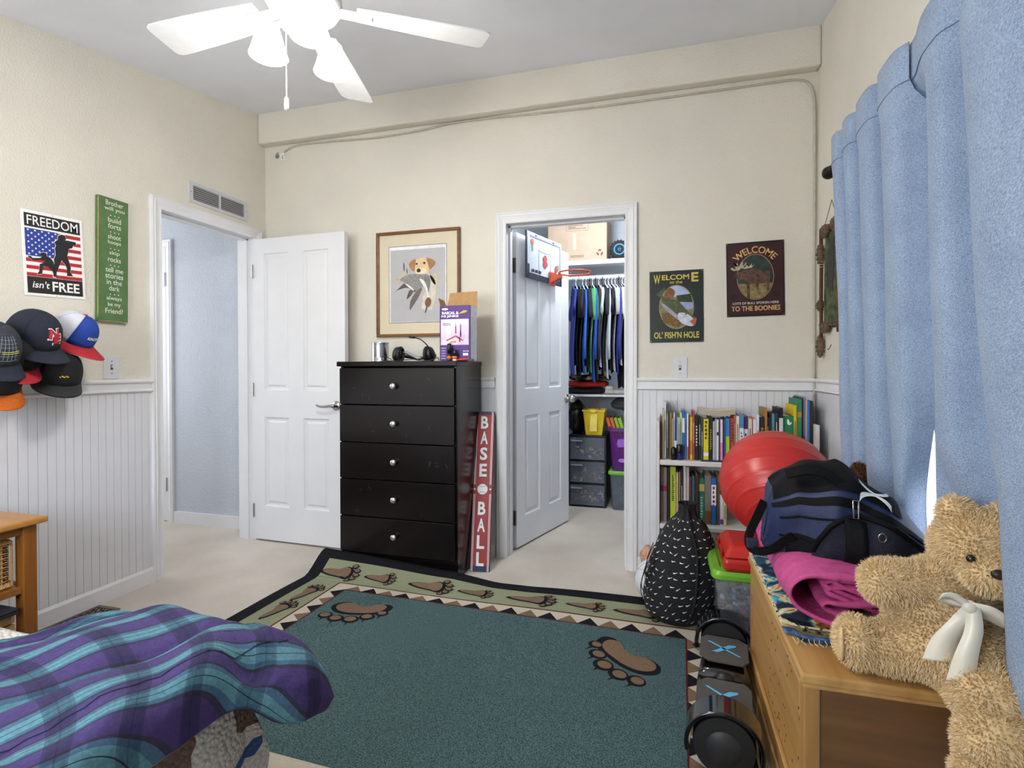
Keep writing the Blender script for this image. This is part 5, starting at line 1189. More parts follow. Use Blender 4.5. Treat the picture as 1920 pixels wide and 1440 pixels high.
lp_ = MB(); rr = random.Random(3)
for i in range(13):
    for j in range(13):
        th = PI + .05 + (j+.5*(i % 2)+rr.uniform(-.25, .25))*PI/12.5; z = .035 + i*.034 + rr.uniform(-.007, .007)
        s_ = .0125; a = rr.uniform(-.9, .7); pts = []
        for k in range(6):
            t = k/5; x = (-.5+1.1*t)*s_*1.2; y = .50*s_*(t-.2)**1.2*1.3 if t > .2 else .30*s_*(.2-t)*3
            wdt = .0030*(1.05-t)**.8*(.5 if k == 0 else 1)
            xx, yy = x*math.cos(a)-y*math.sin(a), x*math.sin(a)+y*math.cos(a); pts.append((xx, yy, wdt))
        lo = [bag(th+p[0]/.13, z+p[1]-p[2], 1.014) for p in pts]; hi = [bag(th+p[0]/.13, z+p[1]+p[2], 1.014) for p in pts]
        lp_.add(lo+hi, [(k, k+1, 7+k, 6+k) for k in range(5)])
lp_.build('logo_print', white_pr, bp_)['kind'] = 'stuff'
MB().tube(spline([bag(PI+1.9, .02, 1.02), bag(PI+2.0, .12, 1.04), bag(PI+1.95, .30, 1.05), bag(PI+1.7, .44, 1.06), bag(PI+1.5, .50, 1.1)], 6), .006, 6).build('strap', black_cl, bp_, smooth=True)
cdm = MB()
for a, b in (((2.75, .08), (3.75, .30)), ((2.7, .30), (3.8, .12)), ((2.75, .20), (3.85, .24)), ((2.9, .05), (3.3, .33))): cdm.tube([bag(lerp(a[0], b[0], t/8), lerp(a[1], b[1], t/8), 1.09) for t in range(9)], .0020, 5)
for k in range(5): cdm.tube(spline([bag(3.5+.06*k, .28, 1.05), bag(3.45+.07*k, .22, 1.14), bag(3.55+.05*k, .19, 1.1)], 4), .0016, 5)
cdm.build('bungee_lace', black_pl, bp_)
st_ = MB(); path = spline([(.16, .02, .012), (.20, -.12, .016), (.16, -.20, .014), (.12, -.235, .014), (.06, -.265, .014)], 6)
for p, q in zip(path, path[1:]):
    d = (q-p).normalized(); s_ = V((-d.y, d.x, 0))*.013; st_.hexa([p-s_, q-s_, q+s_, p+s_], [p-s_+V((0, 0, .003)), q-s_+V((0, 0, .003)), q+s_+V((0, 0, .003)), p+s_+V((0, 0, .003))])
st_.build('loose_strap', black_cl, bp_)
vb = thing('volleyball', 'white ball showing behind the swoosh backpack', 'ball', (-.030, 2.655, .112))
MB().ell((0, 0, 0), .108, 32).build('leather_shell', M('#dcdce2', .5, .03, 6), vb, smooth=True)
sm_ = MB()
for axv in ((1, 0, .2), (0, 1, .3), (.5, .6, 1)):
    q = V(axv).normalized(); u = q.orthogonal().normalized(); w = q.cross(u); sm_.tube([(u*math.cos(a*PI/20)+w*math.sin(a*PI/20))*.1085 for a in range(40)], .0012, 4, closed=True)
sm_.build('seam', M('#9a9aa4', .6), vb)
sl = thing('salt_lamp', 'rough pink salt rock standing against the closet casing', 'lamp', (-.092, 3.005, 0))
rk = MB().ell((0, 0, .085), (.036, .030, .085), 22); rr = random.Random(2)
rk.v = [(x*(1+.18*math.sin(z*70+y*50)), y*(1+.15*math.cos(z*60)), max(.004, z+.004*math.sin(x*120))) for x, y, z in rk.v]
rk.build('salt_crystal', M('#b98264', .7, .3, 40, .8, 60, col2='#d8b29a'), sl, smooth=True); MB().lathe([(0, 0), (.034, 0), (.034, .006), (0, .006)], 18).build('base', wood('#6a4526', '#7d5632', 0), sl)

# ------------------------------------------------------------------ hoverboard
hb = thing('hoverboard', 'glossy black hoverboard with blue X foot pads beside the chest', 'hoverboard', (.190, 1.872, .017), rot=(0, 0, -.10))
gl = M('#0b0b10', .10, .2, 10, coat=.8, name='gloss_black'); padm = M('#4a4643', .85, .08, 80, .2, 200, name='grip_pad'); cyan = M('#55b4e6', .5, .05)
for s_ in (-1, 1):
    def shell(a, b, s_=s_):
        an = 2*PI*b; e = 3.0; w = .088 - .014*(1-abs(a-.55)*1.2); cx = math.copysign(abs(math.cos(an))**(2/e), math.cos(an)); cz_ = math.copysign(abs(math.sin(an))**(2/e), math.sin(an))
        return (w*cx, s_*(.015+.255*a), .085 + .032*cz_ - .012*(1-a))
    m_ = MB().grid(shell, 10, 28); m_.f.append(tuple(range(28, -1, -1))); m_.f.append(tuple(10*29+j for j in range(29))); m_.build('body_shell', gl, hb, smooth=True)
    # wheel arch: half ring over the wheel
    ar = MB(); y0, y1 = s_*.250, s_*.335; n_ = 24; prof = [(.092, y0), (.104, y0), (.104, y1), (.092, y1)]; vs = []; fs = []
    for k in range(n_+1):
        a = -.25 + (PI+.5)*k/n_
        for r_, yy in prof: vs.append((r_*math.cos(a)*1.0, yy, .082+r_*math.sin(a)*1.0))
    for k in range(n_):
        for m in range(4): fs.append((k*4+m, k*4+(m+1) % 4, k*4+4+(m+1) % 4, k*4+4+m))
    fs += [(0, 1, 2, 3), (n_*4+3, n_*4+2, n_*4+1, n_*4)]; ar.add(vs, fs).build('wheel_arch', gl, hb, bevel=.003, angle=40)
    MB().lathe([(0, -.034), (.050, -.034), (.080, -.030), (.0825, -.018), (.0825, .018), (.080, .030), (.050, .034), (0, .034)], 32, (0, s_*.293, .0825), (0, 1, 0)).build('wheel', M('#17171a', .7, .1, 60), hb, angle=35)
    MB().lathe([(0, .036), (.045, .036), (.048, .030)], 24, (0, s_*.293, .0825), (0, s_, 0)).build('hub_cap', M('#2b2b30', .5), hb, smooth=True)
    fr = Fr((0, s_*.148, .1195), (1, 0, 0), (0, 1, 0)); pd = MB().prism([(-.080, -.060*s_), (-.050, -.092*s_), (.060, -.092*s_), (.080, -.060*s_), (.080, .060*s_), (.050, .090*s_), (-.060, .090*s_), (-.080, .060*s_)], fr, -.004, .003).build('foot_pad', padm, hb, bevel=.002)
    for pts in ([(-.056, .040), (-.048, .042), (-.006, .010), (.056, -.040), (.048, -.042), (.006, -.010)], [(-.040, -.030), (-.020, -.032), (.006, -.006), (.040, .024), (.040, .034), (.016, .030), (-.006, .006), (-.030, -.022)]): flat(fr, pts, cyan, pd, .0042, 'logo')
MB().lathe([(.030, -.02), (.034, -.012), (.034, .012), (.030, .02)], 20, (0, 0, .08), (0, 1, 0)).build('pivot', M('#1c1c22', .4), hb, smooth=True)
# ------------------------------------------------------------------ pine chest
pine = wood('#a87c42', '#c69a5c', 1, 4, .42); pine_shade = wood('#5e3f1f', '#7a552e', 0, 4, .42); pine_z = wood('#9a6f3a', '#b88a50', 2, 4, .45)  # end boards use darker wood, painting in the shade on the chest end
CX0, CX1, CY0, CY1, CZ = .295, .690, 1.322, 2.112, .452
ch = thing('wooden_chest', 'knotty pine blanket chest with overhanging lid under the window', 'chest', (CX0, CY0, 0))
W_, D_ = CX1-CX0, CY1-CY0
MB().box((.014, .014, .040), (.030, D_-.010, .425)).build('front_panel', pine, ch); MB().box((.030, .014, .040), (W_-.01, .030, .425)).build('end_panel', pine_shade, ch); MB().box((.030, D_-.026, .040), (W_-.01, D_-.010, .425)).build('end_panel', pine_shade, ch); MB().box((W_-.026, .030, .040), (W_-.010, D_-.026, .425)).build('back_panel', pine, ch); MB().box((.03, .03, .04), (W_-.026, D_-.026, .055)).build('bottom_panel', pine, ch)
lid_o = MB().box((0, 0, .428), (W_, D_, CZ)).build('lid', pine, ch, bevel=.007, seg=3)
MB().box((.006, .006, .418), (W_-.006, D_-.004, .428)).build('lid_molding', pine, lid_o, bevel=.003)
for x, y in ((.008, .008), (.008, D_-.040)): MB().box((x, y, .0), (x+.034, y+.034, .420)).build('corner_post', pine_z, ch, bevel=.004)
MB().box((.006, .042, .330), (.016, D_-.040, .418)).build('frame_rail', pine, ch, bevel=.003); MB().box((.002, .004, .060), (.014, D_-.006, .115)).build('frame_rail', pine, ch, bevel=.003); MB().box((-.004, -.002, .0), (.016, D_, .062)).build('plinth_molding', pine, ch, bevel=.006, seg=3); MB().box((.016, -.002, 0), (W_, .014, .062)).build('plinth_molding', pine_shade, ch, bevel=.006, seg=3)
kn_ = MB(); rr = random.Random(9)
for _ in range(46):
    y, z = rr.uniform(.03, .50), rr.uniform(.12, .41); kn_.box((.0045 if z > .335 else .0130, y, z), (.0062 if z > .335 else .0142, y+rr.uniform(.002, .004), z+rr.uniform(.003, .008)))
kn_.build('nail_dent_print', M('#5b3d1c', .8), ch)['kind'] = 'stuff'

# folded tapestry rug on the chest
def swirl_mat():
    m, nt, b = nodes_mat('tapestry', .95); L = nt.links; tcd = nt.nodes.new('ShaderNodeTexCoord')
    n = nt.nodes.new('ShaderNodeTexNoise'); n.inputs['Scale'].default_value = 11; n.inputs['Detail'].default_value = 2; n.inputs['Distortion'].default_value = 1.2; L.new(tcd.outputs['Object'], n.inputs[0])
    r = ramp(nt, [(0, '#161a2c'), (.40, '#1d4a66'), (.46, '#3aa0b8'), (.50, '#d8c690'), (.54, '#e0d2a0'), (.58, '#c97a24'), (.62, '#222a1c'), (.68, '#3a5aa8')], 'CONSTANT'); L.new(n.outputs[0], r.inputs[0]); L.new(r.outputs[0], b.inputs['Base Color'])
    n2 = nt.nodes.new('ShaderNodeTexNoise'); n2.inputs['Scale'].default_value = 500; L.new(tcd.outputs['Object'], n2.inputs[0]); bp = nt.nodes.new('ShaderNodeBump'); bp.inputs['Strength'].default_value = .6; bp.inputs['Distance'].default_value = .004; L.new(n2.outputs[0], bp.inputs['Height']); L.new(bp.outputs[0], b.inputs['Normal'])
    return m
tap = swirl_mat()
tp = thing('folded_tapestry', 'folded multicoloured woven throw under the pink quilt on the chest', 'throw', (.0, 0, CZ))
cols = [M('#6f8fc4', .95, .3, 70, .4, 300, col2='#2a3c5c'), M('#c9b48a', .95, .2, 60, .3, 200), M('#cdbb92', .95, .2, 60, .3, 200, col2='#2a2c24', thresh=(.55, .6)), tap]
for k in range(4):
    z0, th = .001+k*.0118, .0113; x0 = .292+.004*abs(k-1.5)-.002*k; x1 = .665; y0 = 1.475 + .012*(k % 2); y1 = 2.06
    def f(a, b, z0=z0, th=th, x0=x0, x1=x1, y0=y0, y1=y1, k=k):
        an = 2*PI*b; x = (x0+x1)/2 + (x1-x0)/2*math.copysign(abs(math.cos(an))**.25, math.cos(an)); z = z0+th/2 + th/2*math.copysign(abs(math.sin(an))**.6, math.sin(an)); y = lerp(y0 + (.03 if x < .33 else 0)*1, y1, a)
        return (x, y, z + .0012*math.sin(y*40+x*30+k))
    mb = MB().grid(f, 30, 32); mb.f.append(tuple(range(32, -1, -1))); mb.f.append(tuple(30*33+j for j in range(33))); mb.build('fold', cols[k], tp, smooth=True)
fg = MB(); rr = random.Random(6)
for i in range(26):
    p = V((.31+i*.012, 1.472, .012)); fg.tube([p, p+V((rr.uniform(-.006, .006), -.010, -.004)), p+V((rr.uniform(-.01, .01), -.016, -.009))], .0009, 4)
fg.build('fringe', M('#d8cda8', .9), tp)

# rolled pink quilt: spiral cross-section extruded along y
pinkm = M('#bf4a86', .85, .08, 30, .5, 45, name='pink_quilt')
pq = thing('rolled_quilt', 'loosely rolled raspberry pink quilt on top of the woven throw', 'quilt', (0, 0, CZ+.052))
ctrl = [(.52, .018), (.60, .030), (.64, .034), (.66, .050), (.62, .056), (.54, .050), (.46, .042), (.42, .040), (.41, .030), (.435, .022), (.47, .020), (.475, .012), (.455, .006), (.42, .004), (.385, .008), (.352, .018), (.338, .036), (.345, .058), (.372, .078), (.42, .088), (.50, .088), (.58, .082), (.66, .074)]
ctrl = [(x-.028+.10*max(0, x-.55), z*1.40) for x, z in ctrl]
sec = spline([(x, 0, z) for x, z in ctrl], 8)
def thick(sec, t):
    L_, R__ = [], []
    for i, p in enumerate(sec):
        d = (sec[min(i+1, len(sec)-1)]-sec[max(i-1, 0)]).normalized(); nrm = V((-d.z, 0, d.x)); L_.append(p+nrm*t); R__.append(p-nrm*t)
    return L_ + R__[::-1]
loop = thick(sec, .0052); nL = len(loop); ny = 26; mb = MB(); vs = []; fs = []
for j in range(ny+1):
    t = j/ny; y = lerp(1.468, 2.080, t)
    for i, p in enumerate(loop):
        k = 1 - .15*t; yo = .010*math.sin(i*.12)*(1-t) + .022*max(0, (.40-p.x)/.1)*(1-t)
        vs.append((p.x + .010*t + .003*math.sin(y*22+i*.05), y + yo, p.z*k + .003*math.sin(y*30+p.x*25)))
for j in range(ny):
    for i in range(nL): fs.append((j*nL+i, j*nL+(i+1) % nL, (j+1)*nL+(i+1) % nL, (j+1)*nL+i))
n2 = nL//2
for j in (0, ny):
    for i in range(n2-1): q = (j*nL+i, j*nL+i+1, j*nL+nL-2-i, j*nL+nL-1-i); fs.append(q)
mb.add(vs, fs).build('quilt_cloth', pinkm, pq, smooth=True)
for q_, (dz_, dx_) in enumerate(((0, 0), (.022, .018), (.012, -.004))):
    s2 = spline([(x+dx_, 0, z+dz_) for x, z in ((.67, .030), (.60, .026), (.52, .040), (.44, .064), (.40, .078), (.43, .088), (.52, .090), (.60, .082), (.67, .076))], 6); lp2 = thick(s2, .0042); m2 = MB(); n2_ = len(lp2); v2 = []; f2 = []
    for j in range(13):
        for i, p in enumerate(lp2): v2.append((p.x-.01, lerp(1.478+.006*q_, 1.75, j/12)+.006*math.sin(i*.3), p.z+.002*math.sin(j+i*.2)))
    for j in range(12):
        for i in range(n2_): f2.append((j*n2_+i, j*n2_+(i+1) % n2_, (j+1)*n2_+(i+1) % n2_, (j+1)*n2_+i))
    for i in range(n2_//2-1): f2.append((i, i+1, n2_-2-i, n2_-1-i))
    m2.add(v2, f2).build('quilt_fold', pinkm, pq, smooth=True)
st = MB()
for k in range(1, 7):
    y = 1.52 + k*.085; st.tube([(p.x+.010*((y-1.5)/.58), y, p.z*(1-.15*((y-1.5)/.58))+.0062) for p in sec[-60:]], .0008, 4)
st.build('stitch', M('#9c2c62', .8), pq)

# duffel bag
dbn = M('#1d2850', .55, .15, 60, .15, 250, name='navy_nylon'); dbb = M('#060608', .75, .2, 60, .15, 250, name='black_nylon', spec=.2); dbm = M('#15192a', .8, .3, 300, .5, 400, name='pocket_mesh')
df = thing('duffel_bag', 'navy and black sports duffel slumped on the pink quilt', 'bag', (0, 0, 0))
XT = [(.288, .640), (.305, .785), (.36, .832), (.44, .856), (.50, .852), (.56, .812), (.62, .765), (.68, .690), (.725, .625), (.738, .590)]
XB = [(.288, .600), (.32, .575), (.40, .553), (.55, .548), (.66, .552), (.738, .572)]
YF = [(.288, 1.74), (.34, 1.66), (.44, 1.60), (.56, 1.575), (.66, 1.60), (.738, 1.67)]; YB = [(.288, 1.80), (.34, 1.93), (.45, 2.00), (.6, 2.00), (.70, 1.92), (.738, 1.80)]
def duf(x, an, k=1.0):
    zt, zb, yf, yb = (interp(x, q) for q in (XT, XB, YF, YB)); cy, cz2 = (yf+yb)/2, (zt+zb)/2; e = 2.5
    c_ = math.copysign(abs(math.cos(an))**(2/e), math.cos(an)); s_ = math.copysign(abs(math.sin(an))**(2/e), math.sin(an))
    wr = .006*math.sin(x*55+an*3) + .005*math.sin(an*7+x*20)
    return V((x, cy + ((yb-yf)/2*k+wr)*c_, cz2 + ((zt-zb)/2*k + wr)*s_))
def an_of(i, n): return 2*PI*i/n
SEG = 48
def dshell(a0_, a1_, x0, x1, k, nx=26, na=24): return MB().grid(lambda a, b: duf(lerp(x0, x1, a), lerp(a0_, a1_, b), k), nx, na)
m_ = dshell(0, 2*PI, .288, .738, 1.0, 30, 48); m_.f.append(tuple(range(48, -1, -1))); m_.f.append(tuple(30*49+j for j in range(49))); m_.build('body', dbn, df, smooth=True)
dshell(PI*.40, PI*.80, .310, .600, 1.018).build('top_panel', dbb, df, smooth=True); dshell(PI*.84, PI*.89, .305, .725, 1.02, 30, 5).build('zip_welt', dbb, df, smooth=True)
# front pocket: bulged half-round mesh panel with black edging
def pock(u, v, lift):
    x = .405 + u*.275; an = PI*(.90 + .46*v); p = duf(x, an, 1.02); bulge = .030*math.sin(PI*min(1, max(0, u)))**.6*math.sin(PI*min(1, .25+v*.62)); return V((p.x-.02*(1-u), p.y-bulge-lift, p.z+lift*.3))
def pk_top(u): return .42*(1-math.sin(PI*u)**.55)
MB().grid(lambda a, b: pock(a, lerp(pk_top(a), 1, b), .006), 26, 14).build('mesh_pocket', dbm, df, smooth=True)
MB().tube([pock(i/26, pk_top(i/26), .012) for i in range(27)], .007, 6).build('pocket_trim', dbb, df, smooth=True)
dshell(PI*1.04, PI*1.34, .335, .415, 1.03, 8, 10).build('side_pocket', dbb, df, smooth=True)
MB().grid(lambda a, b: pock(.22+.15*a, lerp(.08, 1.0, b), .016), 4, 12).build('web_handle', dbb, df, smooth=True, solid=.004)
cl = MB(); p0 = pock(.30, .06, .022); cl.tube([p0+V((-.006, 0, .045)), p0+V((-.006, -.004, 0)), p0+V((.006, -.004, 0)), p0+V((.006, 0, .045))], .0022, 6, closed=True); cl.build('clasp', steel, df, smooth=True)
cl = MB(); p0 = pock(.46, .16, .02); cl.tube([p0+V((.009*math.cos(a), -.004, .011*math.sin(a))) for a in [j*PI/5 for j in range(10)]], .0016, 5, closed=True); cl.build('ring', steel, df, smooth=True)
zp = MB()
for k in range(2): zp.tube([duf(.32+i*.0135, PI*(.96+.1*k), 1.03) for i in range(30)], .003, 5)
zp.build('zipper', dbb, df, smooth=True)
def band(name, pts, w, mat, th=.003, up=V((0, 0, 1))):
    pts = spline(pts, 6); mb = MB()
    for p, q in zip(pts, pts[1:]):
        d = (q-p).normalized(); s_ = d.cross(up); s_ = (s_.normalized() if s_.length > 1e-4 else V((1, 0, 0)))*w; n_ = d.cross(s_).normalized()*th
        mb.hexa([p-s_-n_, q-s_-n_, q+s_-n_, p+s_-n_], [p-s_+n_, q-s_+n_, q+s_+n_, p+s_+n_])
    return mb.build(name, mat, df)
band('strap', [(.292, 1.76, .735), (.268, 1.74, .690), (.246, 1.73, .640), (.244, 1.72, .612), (.262, 1.70, .600), (.300, 1.69, .612), (.335, 1.67, .650), (.350, 1.655, .665)], .012, dbb, up=V((0, 1, 0)))
MB().box((.236, 1.705, .604), (.268, 1.728, .632)).build('strap_pad', M('#1a2038', .7, .3, 120), df, bevel=.004)
band('top_handle', [(.335, 1.68, .835), (.385, 1.665, .852), (.43, 1.65, .846), (.465, 1.635, .82)], .014, dbb, up=V((0, -.8, .6)))
# white crossed emblem on the top panel
def demb(s, t): return duf(.540+s*.038+t*.006, PI*(.74-.062*t)-s*.05, 1.055)
el = MB()
for sgn in (1, -1):
    for k in range(12):
        a, b = k/12, (k+1)/12
        def cv(q): an = -2.3+q*1.5 if True else 0; return (math.cos(PI*(.15+.7*q))*1.05, sgn*(.12+.95*(abs(q-.5)*2)**1.6))
        (s0, t0), (s1, t1) = cv(a), cv(b); w0, w1 = .22+.55*abs(a-.5)*2, .22+.55*abs(b-.5)*2
        el.add([demb(s0, t0-w0*.5*sgn), demb(s1, t1-w1*.5*sgn), demb(s1, t1+w1*.5*sgn), demb(s0, t0+w0*.5*sgn)], [(0, 1, 2, 3)])
el.build('logo', white_pr, df)

# ------------------------------------------------------------------ teddy bear
def fur(parent, obj, n, length, mats, seed, rad=.0011, droop=(0, 0, -.35), keep=None):
    me = obj.data; rr = random.Random(seed); polys = list(me.polygons); cum = []; tot = 0
    for p in polys: tot += p.area; cum.append(tot)
    import bisect
    groups = [([], []) for _ in mats]
    for _ in range(n):
        p = polys[bisect.bisect(cum, rr.random()*tot) if True else 0]
        vs = [me.vertices[i].co for i in p.vertices]; w = [rr.random() for _ in vs]; s_ = sum(w); c = V((0, 0, 0))
        for a, b in zip(vs, w): c += a*(b/s_)
        if keep and not keep(c): continue
        nrm = p.normal; d = (nrm + V(droop) + V((rr.uniform(-1, 1), rr.uniform(-1, 1), rr.uniform(-1, 1)))*.45).normalized(); L_ = length*rr.uniform(.6, 1.25)
        u = nrm.orthogonal().normalized(); u = (Matrix.Rotation(rr.uniform(0, 6.28), 3, nrm) @ u)*rad*rr.uniform(.8, 1.6); v_ = nrm.cross(u)
        g = groups[rr.randrange(len(mats))]; o = len(g[0]); mid = c + nrm*L_*.45 + d*L_*.2
        g[0].extend([tuple(c+u), tuple(c-u*.5+v_*.87), tuple(c-u*.5-v_*.87), tuple(mid+u*.8), tuple(mid-u*.4+v_*.7), tuple(mid-u*.4-v_*.7), tuple(c+nrm*L_*.4+d*L_*.8)])
        g[1].extend([(o, o+1, o+4, o+3), (o+1, o+2, o+5, o+4), (o+2, o, o+3, o+5), (o+3, o+4, o+6), (o+4, o+5, o+6), (o+5, o+3, o+6)])
    for (v_, f_), m in zip(groups, mats):
        me2 = bpy.data.meshes.new('fur'); me2.from_pydata(v_, [], f_); me2.materials.append(m); o = link('fur', me2, parent); o['kind'] = 'stuff'
tan = [M('#dcbb86', .9, .06, 60), M('#e8cd9e', .9, .06, 60), M('#f2deba', .9, .06, 60)]
td = thing('teddy_bear', 'big tan plush teddy bear with ivory bow slumped on the chest edge', 'teddy bear', (0, 0, 0))
b = MB(); Ry = lambda a: Matrix.Rotation(a, 3, 'Y')
b.ell((.592, 1.395, .585), (.105, .090, .130), 24); b.ell((.590, 1.370, .540), (.105, .100, .085), 24)
b.ell((.648, 1.372, .752), (.082, .082, .076), 24); b.ell((.632, 1.300, .722), (.044, .044, .040), 20)
b.ell((.613, 1.385, .822), (.034, .020, .036), 16); b.ell((.700, 1.385, .815), (.030, .020, .034), 16)
b.ell((.505, 1.370, .664), (.080, .046, .044), 20, Ry(.10)); b.ell((.462, 1.368, .660), (.036, .043, .044), 20); b.ell((.562, 1.375, .668), (.05, .05, .045), 16)
b.ell((.500, 1.385, .508), (.090, .056, .055), 20); b.ell((.422, 1.385, .512), (.040, .052, .056), 20)
b.ell((.625, 1.280, .490), (.074, .080, .066), 20); b.ell((.615, 1.215, .425), (.074, .058, .070), 20); b.ell((.600, 1.195, .372), (.072, .058, .045), 20)
body = remeshed('body', b, .009, tan[1], td, 5)
fur(td, body, 60000, .0105, tan, 5, .0009)
solem = M('#d9b98c', .9, .1, 60, .2, 200)
MB().ell((.390, 1.372, .510), (.008, .034, .040), 18, Matrix.Rotation(-.25, 3, 'Z')).build('paw_pad', solem, td, smooth=True)
for x, y in ((.603, 1.297), (.668, 1.293)): MB().ell((x-.006, y-.008, .752), .0085, 14).build('eye', M('#0c0a0a', .08, .1, coat=.6), td, smooth=True)
MB().ell((.628, 1.256, .735), (.014, .010, .010), 14).build('nose', M('#2a1a12', .4), td, smooth=True)
rib = M('#e9e2d0', .35, .03, 8, name='satin')
def ribbon(name, pts, w0, w1, side):
    pts = spline(pts, 6); n_ = len(pts); mb = MB(); s_ = V(side).normalized(); vs = []; fs = []
    for i, p in enumerate(pts): w = lerp(w0, w1, i/(n_-1)); vs += [p-s_*w, p+s_*w]
    for i in range(n_-1): fs.append((2*i, 2*i+1, 2*i+3, 2*i+2))
    return mb.add(vs, fs).build(name, rib, td, smooth=True, solid=.0016)
kx_ = V((.588, 1.272, .660))
MB().ell(kx_, (.014, .010, .014), 12).build('bow_knot', rib, td, smooth=True)
ribbon('bow_loop', [kx_, kx_+V((-.030, -.006, .020)), kx_+V((-.052, -.004, .016)), kx_+V((-.034, .006, .004)), kx_], .010, .008, (.1, -.5, .9)); ribbon('bow_loop', [kx_, kx_+V((.030, -.010, -.002)), kx_+V((.058, -.010, -.022)), kx_+V((.036, .002, -.016)), kx_], .014, .012, (.2, -.5, .9))
ribbon('bow_tail', [kx_, kx_+V((-.020, -.004, -.030)), kx_+V((-.042, .002, -.075)), kx_+V((-.050, .004, -.118))], .012, .028, (.95, -.2, .1)); ribbon('bow_tail', [kx_+V((.004, -.004, 0)), kx_+V((.000, -.014, -.040)), kx_+V((-.014, -.018, -.090)), kx_+V((-.022, -.016, -.142))], .011, .024, (.9, -.25, .25))
# small brown bear tucked behind the duffel
bb_ = thing('teddy_bear', 'small dark brown plush bear peeking out from behind the duffel', 'teddy bear', (0, 0, 0))
brn = [M('#5a3219', .9, .2, 60), M('#6d4022', .9, .2, 60)]
b = MB(); b.ell((.640, 2.055, .525), (.055, .045, .075), 18); b.ell((.640, 2.050, .650), (.050, .045, .10), 18); b.ell((.646, 2.045, .755), (.055, .045, .050), 18); b.ell((.628, 2.045, .800), (.020, .014, .022), 12); b.ell((.690, 2.045, .795), (.018, .014, .020), 12); b.ell((.635, 2.00, .742), (.024, .02, .02), 12)
bo = remeshed('body', b, .008, brn[0], bb_, 4); fur(bb_, bo, 6000, .009, brn, 8)
for x in (.632, .66): MB().ell((x, 1.998, .768), .005, 10).build('eye', M('#0c0a0a', .1), bb_, smooth=True)

# ------------------------------------------------------------------ curtains and rod
def weave_mat():
    m, nt, b = nodes_mat('curtain_weave', .9); L = nt.links; tcd = nt.nodes.new('ShaderNodeTexCoord')
    mp = nt.nodes.new('ShaderNodeMapping'); mp.inputs['Rotation'].default_value = (.6, 0, 0); L.new(tcd.outputs['Object'], mp.inputs[0])
    mp2 = nt.nodes.new('ShaderNodeMapping'); mp2.inputs['Scale'].default_value = (1, .35, 1); L.new(mp.outputs[0], mp2.inputs[0])
    n = nt.nodes.new('ShaderNodeTexNoise'); n.inputs['Scale'].default_value = 520; n.inputs['Detail'].default_value = 2; L.new(mp2.outputs[0], n.inputs[0])
    n3 = nt.nodes.new('ShaderNodeTexNoise'); n3.inputs['Scale'].default_value = 9; L.new(tcd.outputs['Object'], n3.inputs[0])
    r = ramp(nt, [(.30, '#748cab'), (.70, '#b4c5dc')]); L.new(n.outputs[0], r.inputs[0]); r3 = ramp(nt, [(.3, '#e8e8ee'), (.7, '#ffffff')]); L.new(n3.outputs[0], r3.inputs[0])
    mx = nt.nodes.new('ShaderNodeMix'); mx.data_type = 'RGBA'; mx.blend_type = 'MULTIPLY'; mx.inputs[0].default_value = .8; L.new(r.outputs[0], mx.inputs[6]); L.new(r3.outputs[0], mx.inputs[7]); L.new(mx.outputs[2], b.inputs['Base Color'])
    bp = nt.nodes.new('ShaderNodeBump'); bp.inputs['Strength'].default_value = .5; bp.inputs['Distance'].default_value = .002; L.new(n.outputs[0], bp.inputs['Height']); L.new(bp.outputs[0], b.inputs['Normal'])
    b.inputs['Sheen Weight'].default_value = .15
    tr = nt.nodes.new('ShaderNodeBsdfTranslucent'); L.new(mx.outputs[2], tr.inputs[0]); ms = nt.nodes.new('ShaderNodeMixShader'); ms.inputs[0].default_value = .08
    L.new(b.outputs[0], ms.inputs[1]); L.new(tr.outputs[0], ms.inputs[2]); L.new(ms.outputs[0], nt.nodes['Material Output'].inputs[0])
    return m
cw = weave_mat()
def cspl(pts, n=8): return [(p.x, p.y) for p in spline([(a, b, 0) for a, b in pts], n)]
P1 = cspl([(2.330, .680), (2.300, .630), (2.26, .604), (2.215, .616), (2.190, .700), (2.165, .626), (2.12, .600), (2.075, .612), (2.05, .700), (2.02, .622), (1.96, .598), (1.89, .606), (1.862, .700), (1.835, .622), (1.77, .598), (1.70, .602), (1.672, .640), (1.66, .664)])
P2 = cspl([(1.760, .700), (1.700, .696), (1.635, .680), (1.585, .640), (1.53, .606), (1.455, .602), (1.420, .650), (1.385, .700), (1.345, .690), (1.318, .620), (1.292, .566), (1.21, .545), (1.10, .556), (1.02, .606), (.95, .566), (.82, .548), (.70, .570), (.62, .610), (.54, .566), (.42, .552), (.32, .580)])
ZT, ZBt = 2.005, .10
def panel(name, label, P, seed, zoff=None):
    t = thing(name, label, 'curtain', (0, 0, 0), group='blue curtain panels')
    n = len(P)-1
    def f(a, b):
        i = a*n; k = min(int(i), n-1); y, x = (lerp(P[k][j], P[k+1][j], i-k) for j in (0, 1))
        z = lerp(ZT, ZBt, b); d = 1-max(0, min(1, (z-.55)/(ZT-.55)))
        near = sstep(1.45, 1.28, y)
        x += d*lerp(.048, .088, near) + .004*math.sin(z*9+y*17+seed)*d
        y += .018*math.sin(z*3+seed+y*5)*d
        if zoff: y += zoff(a, z)
        if z > 1.84: x = lerp(x, .606+(x-.606)*.32, sstep(1.84, 1.90, z))
        if .30 < z < .95 and 1.25 < y < 1.55: x = max(x, lerp(.735, x, abs(z-.62)/.33))
        return (min(x, .7385), y, z)
    MB().grid(f, n, 60).build('fabric', cw, t, smooth=True, solid=.0025)
    mb = MB(); mb.tube([V(f(i/n, (ZT-1.905)/(ZT-ZBt)))+V((-.002, 0, 0)) for i in range(n+1)], .0012, 4); mb.build('header_seam', M('#5c7899', .9), t)
    return t
